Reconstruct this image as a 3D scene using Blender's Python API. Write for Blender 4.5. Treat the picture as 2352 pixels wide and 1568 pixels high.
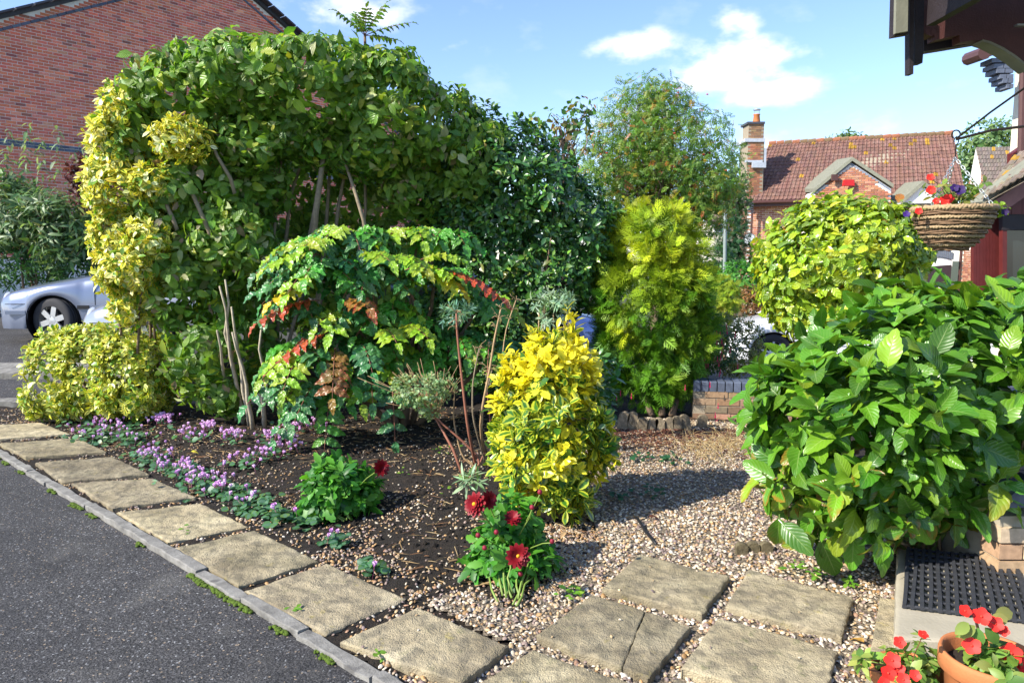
import bpy, math, random
import numpy as np
from mathutils import Vector, Matrix

# ------------------------------------------------------------------ camera, sky, sun, exposure
scene = bpy.context.scene
for o in list(bpy.data.objects):
    bpy.data.objects.remove(o)
EYE, PITCH, FPX, CX, CY = 1.5, math.radians(6.55), 1653.7, 1176.0, 784.0
cam_data = bpy.data.cameras.new('camera')
cam_data.sensor_width = 36.0
cam_data.lens = FPX / 2352 * 36.0
cam_data.clip_start, cam_data.clip_end = 0.05, 3000
camera = bpy.data.objects.new('camera', cam_data)
scene.collection.objects.link(camera)
camera.location = (0, 0, EYE)
camera.rotation_euler = (math.radians(90) - PITCH, 0, 0)
scene.camera = camera

SUN_EL, SUN_AZ = math.radians(37), math.atan2(-0.88, -0.475)      # azimuth measured from +Y towards +X
world = bpy.data.worlds.new('World')
scene.world = world
world.use_nodes = True
wn, wl = world.node_tree.nodes, world.node_tree.links
wn.clear()
sky = wn.new('ShaderNodeTexSky')
sky.sky_type = 'NISHITA'
sky.sun_disc = False
sky.sun_elevation, sky.sun_rotation = SUN_EL, SUN_AZ
sky.air_density, sky.dust_density, sky.ozone_density = 1.0, 0.3, 3.0
bg = wn.new('ShaderNodeBackground')
bg.inputs['Strength'].default_value = 0.148
wout = wn.new('ShaderNodeOutputWorld')

def _ray(px, py):
    x, u = (px - CX) / FPX, -(py - CY) / FPX
    return np.array((x, math.cos(PITCH) + u * math.sin(PITCH), -math.sin(PITCH) + u * math.cos(PITCH)))

wgeo = wn.new('ShaderNodeTexCoord')
wnoise = wn.new('ShaderNodeTexNoise')
wnoise.inputs['Scale'].default_value = 13.0
wnoise.inputs['Detail'].default_value = 5
wnoise.inputs['Roughness'].default_value = 0.55
wmap = wn.new('ShaderNodeMapping')
wmap.inputs['Scale'].default_value = (1.0, 1.0, 1.9)
wl.new(wgeo.outputs['Generated'], wmap.inputs['Vector'])
wl.new(wmap.outputs['Vector'], wnoise.inputs['Vector'])

def wmath(op, a, b=None, clamp=False):
    n = wn.new('ShaderNodeMath')
    n.operation = op
    n.use_clamp = clamp
    for i, v in enumerate((a, b)):
        if v is None:
            continue
        if isinstance(v, (int, float)):
            n.inputs[i].default_value = v
        else:
            wl.new(v, n.inputs[i])
    return n.outputs[0]

cloud = None       # every cloud bank: a direction, a width and a height, broken up by noise
for (px, py, rx, rz, amp) in ((1690, 150, .125, .05, .85), (1685, 70, .045, .04, .8), (1455, 112, .09, .035, .75), (1770, 210, .09, .03, .8), (1560, 170, .13, .035, .6),
                              (1055, 100, .055, .018, .5), (790, 22, .12, .04, .75), (2220, 170, .05, .016, .3),
                              (1560, 300, .42, .06, .45)):
    d = _ray(px, py)
    d = d / np.linalg.norm(d)
    side = np.array((d[1], -d[0], 0)) / math.hypot(d[0], d[1])
    up = np.cross(side, d)
    acc = None
    for axis, r in ((side, rx), (up, rz)):
        dt = wn.new('ShaderNodeVectorMath')
        dt.operation = 'DOT_PRODUCT'
        wl.new(wgeo.outputs['Generated'], dt.inputs[0])
        dt.inputs[1].default_value = tuple(axis)
        q = wmath('POWER', wmath('ABSOLUTE', wmath('DIVIDE', dt.outputs['Value'], r)), 2.0)
        acc = q if acc is None else wmath('ADD', acc, q)
    dt = wn.new('ShaderNodeVectorMath')
    dt.operation = 'DOT_PRODUCT'
    wl.new(wgeo.outputs['Generated'], dt.inputs[0])
    dt.inputs[1].default_value = tuple(d)
    front = wmath('GREATER_THAN', dt.outputs['Value'], 0.3)
    m = wmath('MULTIPLY', wmath('MULTIPLY', wmath('SUBTRACT', 1.0, acc, True), front), amp)
    cloud = m if cloud is None else wmath('MAXIMUM', cloud, m)
far_cloud = wmath('MULTIPLY', wmath('SUBTRACT', wnoise.outputs['Fac'], 0.55, True), 0.8)
shape = wmath('ADD', cloud, wmath('MULTIPLY', wmath('SUBTRACT', wnoise.outputs['Fac'], 0.5), 2.4))
ramp = wn.new('ShaderNodeValToRGB')
ramp.color_ramp.elements[0].position, ramp.color_ramp.elements[1].position = 0.25, 0.98
ramp.color_ramp.interpolation = 'EASE'
wl.new(shape, ramp.inputs['Fac'])
mask = wmath('MULTIPLY', ramp.outputs['Color'], wmath('MULTIPLY', cloud, 1.7, True))
mask = wmath('MAXIMUM', mask, far_cloud)
wmix = wn.new('ShaderNodeMixRGB')
wmix.inputs['Color2'].default_value = (5.0, 5.1, 5.4, 1)
wl.new(wmath('MULTIPLY', mask, 0.92), wmix.inputs['Fac'])
wtone = wn.new('ShaderNodeMixRGB')
wtone.blend_type = 'MULTIPLY'
wtone.inputs['Fac'].default_value = 1.0
wtone.inputs['Color2'].default_value = (0.90, 0.90, 1.0, 1)
wl.new(sky.outputs['Color'], wtone.inputs['Color1'])
wl.new(wtone.outputs['Color'], wmix.inputs['Color1'])
wl.new(wmix.outputs['Color'], bg.inputs['Color'])
wl.new(bg.outputs['Background'], wout.inputs['Surface'])

sun_data = bpy.data.lights.new('sun', 'SUN')
sun_data.energy = 4.7
sun_data.angle = math.radians(0.53)
sun_data.color = (1.0, 0.94, 0.83)
sun = bpy.data.objects.new('sun', sun_data)
scene.collection.objects.link(sun)
sun.rotation_euler = Vector((-math.sin(SUN_AZ) * math.cos(SUN_EL), -math.cos(SUN_AZ) * math.cos(SUN_EL), -math.sin(SUN_EL))).to_track_quat('-Z', 'Y').to_euler()
scene.view_settings.view_transform = 'Standard'
scene.view_settings.look = 'None'
scene.view_settings.gamma = 1
scene.view_settings.use_curve_mapping = False
scene.view_settings.exposure = 0.97

scene.cycles.max_bounces = 6
scene.cycles.diffuse_bounces = 3
scene.cycles.glossy_bounces = 2
scene.cycles.transmission_bounces = 3

# ------------------------------------------------------------------ helpers
rng = np.random.default_rng(7)
random.seed(7)
COL = scene.collection
MATS = {}

def at(px, py, depth):
    r = _ray(px, py)
    t = depth / r[1]
    return np.array((r[0] * t, depth, EYE + r[2] * t))

def gp(px, py, z=0.0):
    r = _ray(px, py)
    t = (z - EYE) / r[2]
    return np.array((r[0] * t, r[1] * t, z))

def to_px(P):
    P = np.asarray(P, float)
    z = P[..., 2] - EYE
    d = P[..., 1] * math.cos(PITCH) - z * math.sin(PITCH)
    u = P[..., 1] * math.sin(PITCH) + z * math.cos(PITCH)
    return CX + FPX * P[..., 0] / np.maximum(d, .05), CY - FPX * u / np.maximum(d, .05), d

def unit(v):
    v = np.asarray(v, float)
    return v / np.maximum(np.linalg.norm(v, axis=-1, keepdims=True), 1e-9)

def s01(t):
    t = np.clip(t, 0, 1)
    return t * t * (3 - 2 * t)

def ground_z(x, y):
    left = 0.36 * s01((y - 6.8) / 3.5) * s01((-x - 2.5) / 3.0)
    right = -0.75 * s01((y - 7.4) / 13) * s01((x - .5) / 5.0)
    return left + right

class MB:
    """collects verts and faces of ONE mesh object"""
    def __init__(s):
        s.v, s.f, s.tint, s.lf, s.n = [], [], [], [], 0
    def add(s, V, F, tint=(1, 1, 1, 1), lf=None):
        V = np.asarray(V, float).reshape(-1, 3)
        for f in F:
            f = np.asarray(f, int)
            if f.size:
                s.f.append(f + s.n)
        s.v.append(V)
        t = np.ones((len(V), 4))
        tt = np.asarray(tint, float)
        t[:, :tt.shape[-1]] = tt
        s.tint.append(t)
        s.lf.append(np.zeros((len(V), 4)) if lf is None else lf)
        s.n += len(V)
        return s
    def box(s, c, size, R=None, tint=(1, 1, 1, 1), taper=1.0):
        x, y, z = np.asarray(size) / 2
        V = np.array([(-x, -y, -z), (x, -y, -z), (x, y, -z), (-x, y, -z), (-x * taper, -y * taper, z), (x * taper, -y * taper, z), (x * taper, y * taper, z), (-x * taper, y * taper, z)])
        if R is not None:
            V = V @ np.asarray(R).T
        return s.add(V + np.asarray(c), [np.array([(0, 3, 2, 1), (4, 5, 6, 7), (0, 1, 5, 4), (1, 2, 6, 5), (2, 3, 7, 6), (3, 0, 4, 7)])], tint)
    def tube(s, pts, r, sides=6, tint=(1, 1, 1, 1), cap=True):
        pts = np.asarray(pts, float)
        n = len(pts)
        r = np.broadcast_to(np.asarray(r, float), (n,)) if np.ndim(r) else np.full(n, r)
        t = unit(np.gradient(pts, axis=0))
        ref = np.array((0.31, 0.17, 0.93)) if abs(t[0, 2]) < .8 else np.array((0.93, 0.2, 0.1))
        a = unit(np.cross(t, ref))
        b = np.cross(t, a)
        ang = np.arange(sides) * 2 * math.pi / sides
        V = pts[:, None] + r[:, None, None] * (a[:, None] * np.cos(ang)[None, :, None] + b[:, None] * np.sin(ang)[None, :, None])
        i = np.arange(n - 1)[:, None] * sides
        j = np.arange(sides)[None]
        jn = (j + 1) % sides
        F = np.stack([i + j, i + jn, i + sides + jn, i + sides + j], -1).reshape(-1, 4)
        fs = [F]
        if cap:
            fs += [np.arange(sides)[None, ::-1], (np.arange(sides) + (n - 1) * sides)[None]]
        return s.add(V.reshape(-1, 3), fs, tint)
    def lathe(s, prof, c=(0, 0, 0), sides=24, tint=(1, 1, 1, 1), axis=None):
        prof = np.asarray(prof, float)
        ang = np.arange(sides) * 2 * math.pi / sides
        V = np.stack([prof[:, 0:1] * np.cos(ang), prof[:, 0:1] * np.sin(ang), np.repeat(prof[:, 1:2], sides, 1)], -1).reshape(-1, 3)
        if axis is not None:
            z = unit(axis)
            x = unit(np.cross((0.13, .2, 1) if abs(z[2]) < .9 else (1, 0.1, 0), z))
            V = V @ np.array([x, np.cross(z, x), z])
        i = np.arange(len(prof) - 1)[:, None] * sides
        j = np.arange(sides)[None]
        jn = (j + 1) % sides
        return s.add(V + np.asarray(c), [np.stack([i + j, i + jn, i + sides + jn, i + sides + j], -1).reshape(-1, 4)], tint)
    def prism(s, poly, ext, tint=(1, 1, 1, 1)):
        """planar polygon (n,3) pushed along the vector ext"""
        P = np.asarray(poly, float)
        n = len(P)
        V = np.vstack([P, P + np.asarray(ext)])
        i = np.arange(n)
        j = (i + 1) % n
        return s.add(V, [i[None, ::-1], (i + n)[None], np.stack([i, j, j + n, i + n], -1)], tint)
    def mesh(s, name, base=(0, 0, 0), smooth=False):
        me = bpy.data.meshes.new(name)
        V = (np.vstack(s.v) - np.asarray(base)).astype(np.float32)
        idx = np.concatenate([f.ravel() for f in s.f])
        tot = np.concatenate([np.full(len(f), f.shape[1]) for f in s.f])
        me.vertices.add(len(V))
        me.vertices.foreach_set('co', V.ravel())
        me.loops.add(len(idx))
        me.loops.foreach_set('vertex_index', idx.astype(np.int32))
        me.polygons.add(len(tot))
        me.polygons.foreach_set('loop_start', np.concatenate([[0], np.cumsum(tot)[:-1]]).astype(np.int32))
        me.polygons.foreach_set('loop_total', tot.astype(np.int32))
        me.polygons.foreach_set('use_smooth', np.full(len(tot), smooth))
        for nm, arr in (('tint', s.tint), ('lf', s.lf)):
            at_ = me.attributes.new(nm, 'FLOAT_COLOR', 'POINT')
            at_.data.foreach_set('color', np.vstack(arr).astype(np.float32).ravel())
        me.update(calc_edges=True)
        me.validate()
        return me

def link(name, me, mat, parent=None, loc=(0, 0, 0)):
    o = bpy.data.objects.new(name, me)
    COL.objects.link(o)
    if me is not None and mat is not None and not me.materials:
        me.materials.append(MATS[mat] if isinstance(mat, str) else mat)
    o.location = loc
    if parent is not None:
        o.parent = parent
    return o

def part(name, mb, mat, parent=None, smooth=False, base=None, kind=None):
    """one mesh object; under a thing its mesh is stored relative to the thing's base"""
    b = np.zeros(3)
    q = parent
    while q is not None:
        b = b + np.array(q.location)
        q = q.parent
    if base is not None:
        o = link(name, mb.mesh(name, np.asarray(base), smooth), mat, parent, tuple(np.asarray(base) - b))
    else:
        o = link(name, mb.mesh(name, b, smooth), mat, parent)
    if kind:
        o['kind'] = kind
    return o

def tag(o, label, cat, group=None):
    o['label'], o['category'] = label, cat
    if group:
        o['group'] = group
    return o

def thing(name, label, cat, loc, group=None):
    o = bpy.data.objects.new(name, None)
    o.empty_display_size = 0.1
    COL.objects.link(o)
    o.location = tuple(float(v) for v in loc)
    return tag(o, label, cat, group)

def struct(name, mb, mat, smooth=False):
    return part(name, mb, mat, smooth=smooth, kind='structure')

# ------------------------------------------------------------------ materials
class NT:
    def __init__(s, name):
        m = bpy.data.materials.new(name)
        m.use_nodes = True
        s.m, s.n, s.l = m, m.node_tree.nodes, m.node_tree.links
        s.p = s.n['Principled BSDF']
        MATS[name] = m
    def node(s, typ, **kw):
        n = s.n.new(typ)
        for k, v in kw.items():
            if k in n.inputs:
                if hasattr(v, 'is_linked') or hasattr(v, 'links'):
                    s.l.new(v, n.inputs[k])
                else:
                    n.inputs[k].default_value = v
            else:
                setattr(n, k, v)
        return n
    def math(s, op, a, b=0.0, clamp=False):
        n = s.n.new('ShaderNodeMath')
        n.operation, n.use_clamp = op, clamp
        for i, v in enumerate((a, b)):
            if isinstance(v, (int, float)):
                n.inputs[i].default_value = v
            else:
                s.l.new(v, n.inputs[i])
        return n.outputs[0]
    def noise(s, scale, detail=4, vec=None, rough=.5):
        n = s.n.new('ShaderNodeTexNoise')
        n.inputs['Scale'].default_value, n.inputs['Detail'].default_value, n.inputs['Roughness'].default_value = scale, detail, rough
        if vec is None:
            if not hasattr(s, 'pos'):
                s.pos = s.n.new('ShaderNodeNewGeometry').outputs['Position']
            vec = s.pos
        s.l.new(vec, n.inputs['Vector'])
        return n.outputs['Fac']
    def mix(s, fac, a, b, typ='MIX'):
        n = s.n.new('ShaderNodeMixRGB')
        n.blend_type = typ
        for k, v in (('Fac', fac), ('Color1', a), ('Color2', b)):
            if isinstance(v, (int, float)):
                n.inputs[k].default_value = v
            elif isinstance(v, tuple):
                n.inputs[k].default_value = (*v[:3], 1)
            else:
                s.l.new(v, n.inputs[k])
        return n.outputs['Color']
    def ramp(s, fac, stops):
        n = s.n.new('ShaderNodeValToRGB')
        e = n.color_ramp.elements
        while len(e) < len(stops):
            e.new(.5)
        for q, (p, c) in zip(e, stops):
            q.position = p
            q.color = (*c[:3], 1) if isinstance(c, tuple) else (c, c, c, 1)
        s.l.new(fac, n.inputs['Fac'])
        return n.outputs['Color']
    def base(s, col):
        if isinstance(col, tuple):
            s.p.inputs['Base Color'].default_value = (*col[:3], 1)
        else:
            s.l.new(col, s.p.inputs['Base Color'])
        return s
    def bump(s, h, strength=.3, dist=.01):
        n = s.n.new('ShaderNodeBump')
        n.inputs['Strength'].default_value, n.inputs['Distance'].default_value = strength, dist
        s.l.new(h, n.inputs['Height'])
        s.l.new(n.outputs['Normal'], s.p.inputs['Normal'])
        return s
    def set(s, **kw):
        for k, v in kw.items():
            k = k.replace('_', ' ')
            if isinstance(v, (int, float, tuple)):
                s.p.inputs[k].default_value = v
            else:
                s.l.new(v, s.p.inputs[k])
        return s
    def tint(s):
        a = s.n.new('ShaderNodeAttribute')
        a.attribute_name = 'tint'
        oi = s.n.new('ShaderNodeObjectInfo')
        s.alpha = s.math('MULTIPLY', a.outputs['Alpha'], oi.outputs['Alpha'])
        return s.mix(1.0, a.outputs['Color'], oi.outputs['Color'], 'MULTIPLY')

def plain(name, col, rough=.6, metal=0.0, var=.25, scale=12, bump=.15, spec=.4, coat=0.0):
    t = NT(name)
    n = t.noise(scale, 5)
    t.base(t.mix(n, tuple(c * (1 - var) for c in col), tuple(min(1, c * (1 + var)) for c in col)))
    t.set(Roughness=rough, Metallic=metal)
    t.p.inputs['Specular IOR Level'].default_value = spec
    if coat:
        t.p.inputs['Coat Weight'].default_value = coat
        t.p.inputs['Coat Roughness'].default_value = .05
    if bump:
        t.bump(t.noise(scale * 8, 3), bump, .005)
    return t

def tinted(name, rough=.7, var=.3, scale=30, bump=.3, dist=.004, spec=.3, det=4):
    """colour comes from the piece itself (tint attribute / object colour), with grain"""
    t = NT(name)
    n = t.noise(scale, det)
    t.base(t.mix(1.0, t.tint(), t.ramp(n, [(.25, 1 - var), (.75, 1 + var * .4)]), 'MULTIPLY'))
    t.set(Roughness=rough)
    t.p.inputs['Specular IOR Level'].default_value = spec
    if bump:
        t.bump(t.noise(scale * 5, det), bump, dist)
    return t

def leafmat(name, inner=None, e0=.35, e1=.65, veins=0, rough=.4, trans=.3, spec=.5, back=1.25, vein_col=.25, coat=0, tip=None, vb=.5):
    t = NT(name)
    c = t.tint()
    a = t.n.new('ShaderNodeAttribute')
    a.attribute_name = 'lf'
    sep = t.n.new('ShaderNodeSeparateColor')
    t.l.new(a.outputs['Color'], sep.inputs[0])
    r, g = sep.outputs[0], sep.outputs[1]
    nz = t.noise(38, 2)
    if inner is not None:
        w = t.math('ADD', r, t.math('MULTIPLY', t.math('SUBTRACT', nz, .5), .7))
        f = t.math('DIVIDE', t.math('SUBTRACT', w, e0), e1 - e0, True)
        f = t.math('SUBTRACT', 1.0, t.math('MULTIPLY', t.math('SUBTRACT', 1.0, f), t.alpha))
        c = t.mix(f, inner, c)
    if tip is not None:     # autumn colour that runs in from the margin
        w = t.math('ADD', t.math('MULTIPLY', t.math('ADD', r, g), .5), t.math('MULTIPLY', t.math('SUBTRACT', nz, .5), .8))
        c = t.mix(t.math('MULTIPLY', t.math('DIVIDE', t.math('SUBTRACT', w, .45), .3, True), t.alpha), c, tip)
    c = t.mix(t.math('MULTIPLY', nz, .55), c, t.mix(1.0, c, (.62, .72, .55), 'MULTIPLY'))
    if veins:
        ph = t.math('SUBTRACT', t.math('MULTIPLY', g, float(veins)), t.math('MULTIPLY', r, veins * .28))
        wv = t.math('ABSOLUTE', t.math('SINE', t.math('MULTIPLY', ph, math.pi)))
        line = t.math('SUBTRACT', 1.0, t.math('DIVIDE', wv, .22, True))
        mid = t.math('SUBTRACT', 1.0, t.math('DIVIDE', r, .07, True))
        ln = t.math('MAXIMUM', t.math('MULTIPLY', line, .6), mid)
        c = t.mix(t.math('MULTIPLY', ln, vein_col), c, t.mix(.55, c, (.75, .85, .35)))
        t.bump(t.math('SUBTRACT', wv, mid), vb, .006)
    geo = t.n.new('ShaderNodeNewGeometry')
    cb = t.mix(geo.outputs['Backfacing'], c, t.mix(1.0, c, (back, back, back * 1.05), 'MULTIPLY'))
    t.base(cb)
    t.set(Roughness=rough)
    t.p.inputs['Specular IOR Level'].default_value = spec
    if coat:
        t.p.inputs['Coat Weight'].default_value = coat
        t.p.inputs['Coat Roughness'].default_value = .18
    tr = t.n.new('ShaderNodeBsdfTranslucent')
    t.l.new(t.mix(1.0, cb, (1.5, 1.45, .6), 'MULTIPLY'), tr.inputs['Color'])
    ms = t.n.new('ShaderNodeMixShader')
    ms.inputs[0].default_value = trans
    t.l.new(t.p.outputs[0], ms.inputs[1])
    t.l.new(tr.outputs[0], ms.inputs[2])
    t.l.new(ms.outputs[0], t.n['Material Output'].inputs['Surface'])
    return t

plain('bark', (.16, .11, .07), .85, var=.5, scale=25, bump=.6)
plain('pale_bark', (.24, .19, .125), .85, var=.5, scale=30, bump=.6)
plain('young_bark', (.42, .36, .26), .85, var=.4, scale=30, bump=.5)
plain('red_stem', (.26, .10, .06), .7, var=.4)
plain('dry_stem', (.38, .25, .13), .8, var=.45, scale=40)
plain('green_stem', (.18, .26, .05), .5)
plain('moss', (.08, .13, .01), .95, var=.6, scale=60, bump=.8)
plain('lead', (.42, .45, .50), .5, var=.3)
plain('white_paint', (.78, .79, .80), .45, var=.06)
plain('cream_render', (.68, .62, .48), .8, var=.1)
plain('dark_timber', (.022, .016, .018), .6, var=.5, scale=20, bump=.4)
plain('red_timber', (.105, .018, .016), .45, var=.35, scale=14, bump=.3)
plain('plank_timber', (.085, .030, .027), .6, var=.3, scale=20, bump=.3)
plain('terracotta', (.46, .16, .055), .75, var=.25, scale=18, bump=.2)
plain('potting_soil', (.028, .018, .012), .95, var=.6, scale=60, bump=1)
plain('black_rubber', (.032, .034, .04), .75, var=.5, scale=30, bump=.4)
plain('concrete', (.36, .32, .24), .85, var=.22, scale=9, bump=.35)
plain('mortar', (.80, .77, .72), .9, var=.2, scale=20)
plain('dark_mortar', (.30, .25, .18), .9, var=.35, scale=20)
plain('galvanised', (.50, .54, .55), .35, .8, var=.2, bump=0)
plain('grey_paint', (.25, .30, .29), .45, var=.15, bump=0)
plain('iron', (.03, .022, .018), .5, .5, var=.3)
plain('tyre', (.03, .03, .033), .8, var=.3, bump=.2)
plain('alloy', (.55, .56, .58), .32, .85, var=.1, bump=0)
plain('trim_black', (.012, .012, .014), .5, var=.2, bump=0)
plain('silver_paint', (.19, .22, .30), .32, .5, var=.03, bump=0, coat=.8)
plain('pale_silver_paint', (.30, .31, .34), .28, .5, var=.03, bump=0, coat=.8)
plain('blue_paint', (.10, .16, .42), .25, .4, var=.04, bump=0, coat=.9)
plain('white_car_paint', (.74, .76, .80), .3, 0, var=.02, bump=0, coat=.9)
plain('wicker', (.20, .12, .065), .7, var=.6, scale=50, bump=.4)
plain('pale_rope', (.38, .27, .15), .8, var=.4, scale=60, bump=.5)
plain('gutter', (.09, .04, .035), .4, var=.2, bump=0)
plain('red_plastic', (.55, .02, .02), .4, var=.1, bump=0)
plain('dark_door', (.035, .025, .03), .4, var=.2, bump=0)
plain('dish', (.42, .46, .48), .5, var=.1, bump=0)
t = NT('glass')
t.base((.018, .026, .028)).set(Roughness=.04)
t.p.inputs['Specular IOR Level'].default_value = .8
t = NT('headlight_glass')
t.base((.55, .58, .62)).set(Roughness=.08, Metallic=.4)
t.p.inputs['Coat Weight'].default_value = 1
tinted('brick', .85, .3, 40)
tinted('blue_brick', .5, .3, 30, .15, spec=.5)
tinted('tile', .85, .4, 22, .4)
tinted('pebble', .6, .3, 90, 0, .002, det=2)
tinted('petal', .55, .18, 60, 0, .002, det=2)
tinted('log', .9, .5, 40, .8, .01)
t = tinted('litter', .9, .4, 60, .4)

# riven concrete slabs: lichen, stains, worn grit
t = NT('slab')
c = t.ramp(t.noise(3.2, 6), [(.3, (.23, .185, .11)), (.5, (.41, .34, .21)), (.72, (.53, .455, .295))])
c = t.mix(t.ramp(t.noise(14, 5), [(.46, 0.0), (.62, .65)]), c, (.15, .13, .09))
c = t.mix(t.ramp(t.noise(9, 4, rough=.7), [(.62, 0.0), (.7, .5)]), c, (.36, .29, .05))
c = t.mix(t.ramp(t.noise(260, 2), [(.42, .35), (.6, 0.0)]), c, (.14, .11, .07))
c = t.mix(1.0, c, t.tint(), 'MULTIPLY')
rnd = t.n.new('ShaderNodeObjectInfo').outputs['Random']
c = t.mix(t.math('MULTIPLY', rnd, t.ramp(t.noise(5, 4), [(.38, 0.0), (.6, .9)])), c, t.mix(1.0, c, (.62, .63, .60), 'MULTIPLY'))
c = t.mix(t.math('MULTIPLY', t.math('SUBTRACT', 1.0, rnd), t.ramp(t.noise(11, 5, rough=.7), [(.58, 0.0), (.68, .75)])), c, (.16, .16, .07))
t.base(c).set(Roughness=.9)
t.bump(t.math('ADD', t.noise(160, 4), t.math('MULTIPLY', t.noise(22, 5), 2.2)), .8, .010)
t = NT('kerb_concrete')
c = t.ramp(t.noise(12, 6, rough=.65), [(.3, (.10, .095, .085)), (.55, (.21, .20, .18)), (.8, (.32, .31, .28))])
c = t.mix(t.ramp(t.noise(7, 2), [(.66, 0.0), (.70, .8)]), c, (.09, .085, .08))
t.base(c).set(Roughness=.9).bump(t.noise(120, 5), .6, .006)
t = NT('asphalt')
vor = t.n.new('ShaderNodeTexVoronoi')
vor.inputs['Scale'].default_value = 150
g1 = t.noise(130, 3, rough=.6)
t.l.new(t.pos, vor.inputs['Vector'])
sepv = t.n.new('ShaderNodeSeparateColor')
t.l.new(vor.outputs['Color'], sepv.inputs[0])
c = t.ramp(g1, [(.36, (.009, .008, .008)), (.50, (.046, .043, .043)), (.66, (.130, .124, .122))])
c = t.mix(t.math('GREATER_THAN', sepv.outputs[1], .975), c, (.30, .30, .30))
c = t.mix(t.math('GREATER_THAN', sepv.outputs[0], .985), c, (.34, .26, .18))
c = t.mix(t.ramp(t.noise(.8, 5, rough=.65), [(.36, .75), (.56, 0.0)]), c, t.mix(1.0, c, (.42, .42, .44), 'MULTIPLY'))
c = t.mix(t.ramp(t.noise(2.6, 3), [(.58, 0.0), (.72, .35)]), c, (.16, .15, .135))
t.base(c).set(Roughness=.72)
t.bump(t.math('ADD', g1, t.math('MULTIPLY', t.noise(320, 2), .35)), .9, .012)
t = NT('soil')
c = t.ramp(t.noise(28, 8, rough=.7), [(.3, (.008, .005, .003)), (.55, (.026, .017, .010)), (.75, (.07, .045, .026))])
t.base(c).set(Roughness=.95).bump(t.math('ADD', t.noise(45, 8, rough=.7), t.noise(160, 3)), 1.0, .03)
t = NT('gravel_bed')
c = t.ramp(t.noise(90, 3), [(.35, (.06, .045, .03)), (.55, (.24, .19, .13)), (.75, (.40, .33, .24))])
t.base(c).set(Roughness=.95).bump(t.noise(90, 4), 1.0, .02)
t = NT('earth')
c = t.ramp(t.noise(2.2, 8, rough=.7), [(.3, (.03, .035, .015)), (.55, (.06, .07, .025)), (.75, (.10, .09, .05))])
t.base(c).set(Roughness=.95).bump(t.noise(30, 6), .8, .03)

leafmat('viburnum_leaf', veins=7, rough=.36, trans=.30, spec=.45, back=1.5, vein_col=.3)
leafmat('evergreen_leaf', rough=.34, trans=.16, spec=.5, coat=.12, back=1.3)
leafmat('variegated_leaf', inner=(.10, .22, .025), e0=.12, e1=.42, rough=.38, trans=.2, back=1.1)
leafmat('golden_leaf', inner=(.05, .16, .018), e0=.32, e1=.60, rough=.34, trans=.2, coat=.2)
leafmat('camellia_leaf', rough=.3, trans=.24, spec=.5, coat=.35, vein_col=.25, veins=4)
leafmat('hydrangea_leaf', veins=8, rough=.34, trans=.17, vein_col=.32, back=1.2, coat=.05, spec=.45, vb=.22, tip=(.34, .13, .02))
leafmat('mahonia_leaf', rough=.36, trans=.2, spec=.5, coat=.12, tip=(.50, .03, .025), veins=4, vein_col=.2)
leafmat('soft_leaf', rough=.45, trans=.3, spec=.4)
leafmat('conifer_spray', rough=.5, trans=.22, spec=.3)
leafmat('cyclamen_leaf', inner=(.10, .20, .12), e0=.3, e1=.5, rough=.4, trans=.2)

# ------------------------------------------------------------------ foliage engine
def leaf_t(W=.5, a=.7, b=.8, rows=4, cols=3, fold=.25, droop=.2, teeth=0, tooth=.15, wave=0., seed=0, petiole=0.):
    r = np.random.default_rng(seed)
    u = np.linspace(0.004, .996, rows + 1)
    w = u ** a * (1 - u) ** b
    w = w / w.max() * W / 2
    if teeth:
        w = w * (1 + tooth * np.where(np.arange(rows + 1) % 2 == 1, 1, -1) * (u > .12))
    v = np.linspace(-1, 1, cols)
    X = w[:, None] * v[None]
    Y = np.repeat(u[:, None], cols, 1) + 0 * X
    if teeth:
        Y = Y + .03 * (np.abs(v)[None] == 1) * np.where(np.arange(rows + 1) % 2 == 1, 1, 0)[:, None]
    Z = fold * np.abs(X) - droop * Y ** 2 + wave * np.sin(u * 9 + r.random() * 6)[:, None] * v[None] * W / 2
    V = np.stack([X, Y + petiole, Z], -1).reshape(-1, 3)
    i = np.arange(rows)[:, None] * cols
    j = np.arange(cols - 1)[None]
    F = np.stack([i + j, i + j + 1, i + cols + j + 1, i + cols + j], -1).reshape(-1, 4)
    lf = np.zeros((len(V), 4))
    lf[:, 0] = np.repeat(np.abs(v)[None], rows + 1, 0).ravel()
    lf[:, 1] = np.repeat(u[:, None], cols, 1).ravel()
    if petiole:
        n = len(V)
        s = .012
        V = np.vstack([V, [(-s, 0, 0), (s, 0, 0), (s, petiole + .01, 0), (-s, petiole + .01, 0)]])
        F = np.vstack([F, [(n, n + 1, n + 2, n + 3)]])
        lf = np.vstack([lf, np.zeros((4, 4))])
    return dict(V=V, F=F, lf=lf)

def merge_t(items):
    """items: (template, matrix4) -> one template"""
    V, F, L, n = [], [], [], 0
    for tp, M in items:
        M = np.asarray(M)
        V.append(tp['V'] @ M[:3, :3].T + M[:3, 3])
        F.append(tp['F'] + n)
        L.append(tp['lf'])
        n += len(tp['V'])
    return dict(V=np.vstack(V), F=np.vstack(F), lf=np.vstack(L))

def frame(d, n):
    d = unit(d)
    s = unit(np.cross(d, n))
    return s, d, np.cross(s, d)

def mat4(loc, d, n, L, W=None):
    s, d, n = frame(np.asarray(d, float), np.asarray(n, float))
    M = np.eye(4)
    M[:3, 0], M[:3, 1], M[:3, 2], M[:3, 3] = s * (W or L), d * L, n * L, loc
    return M

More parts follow.
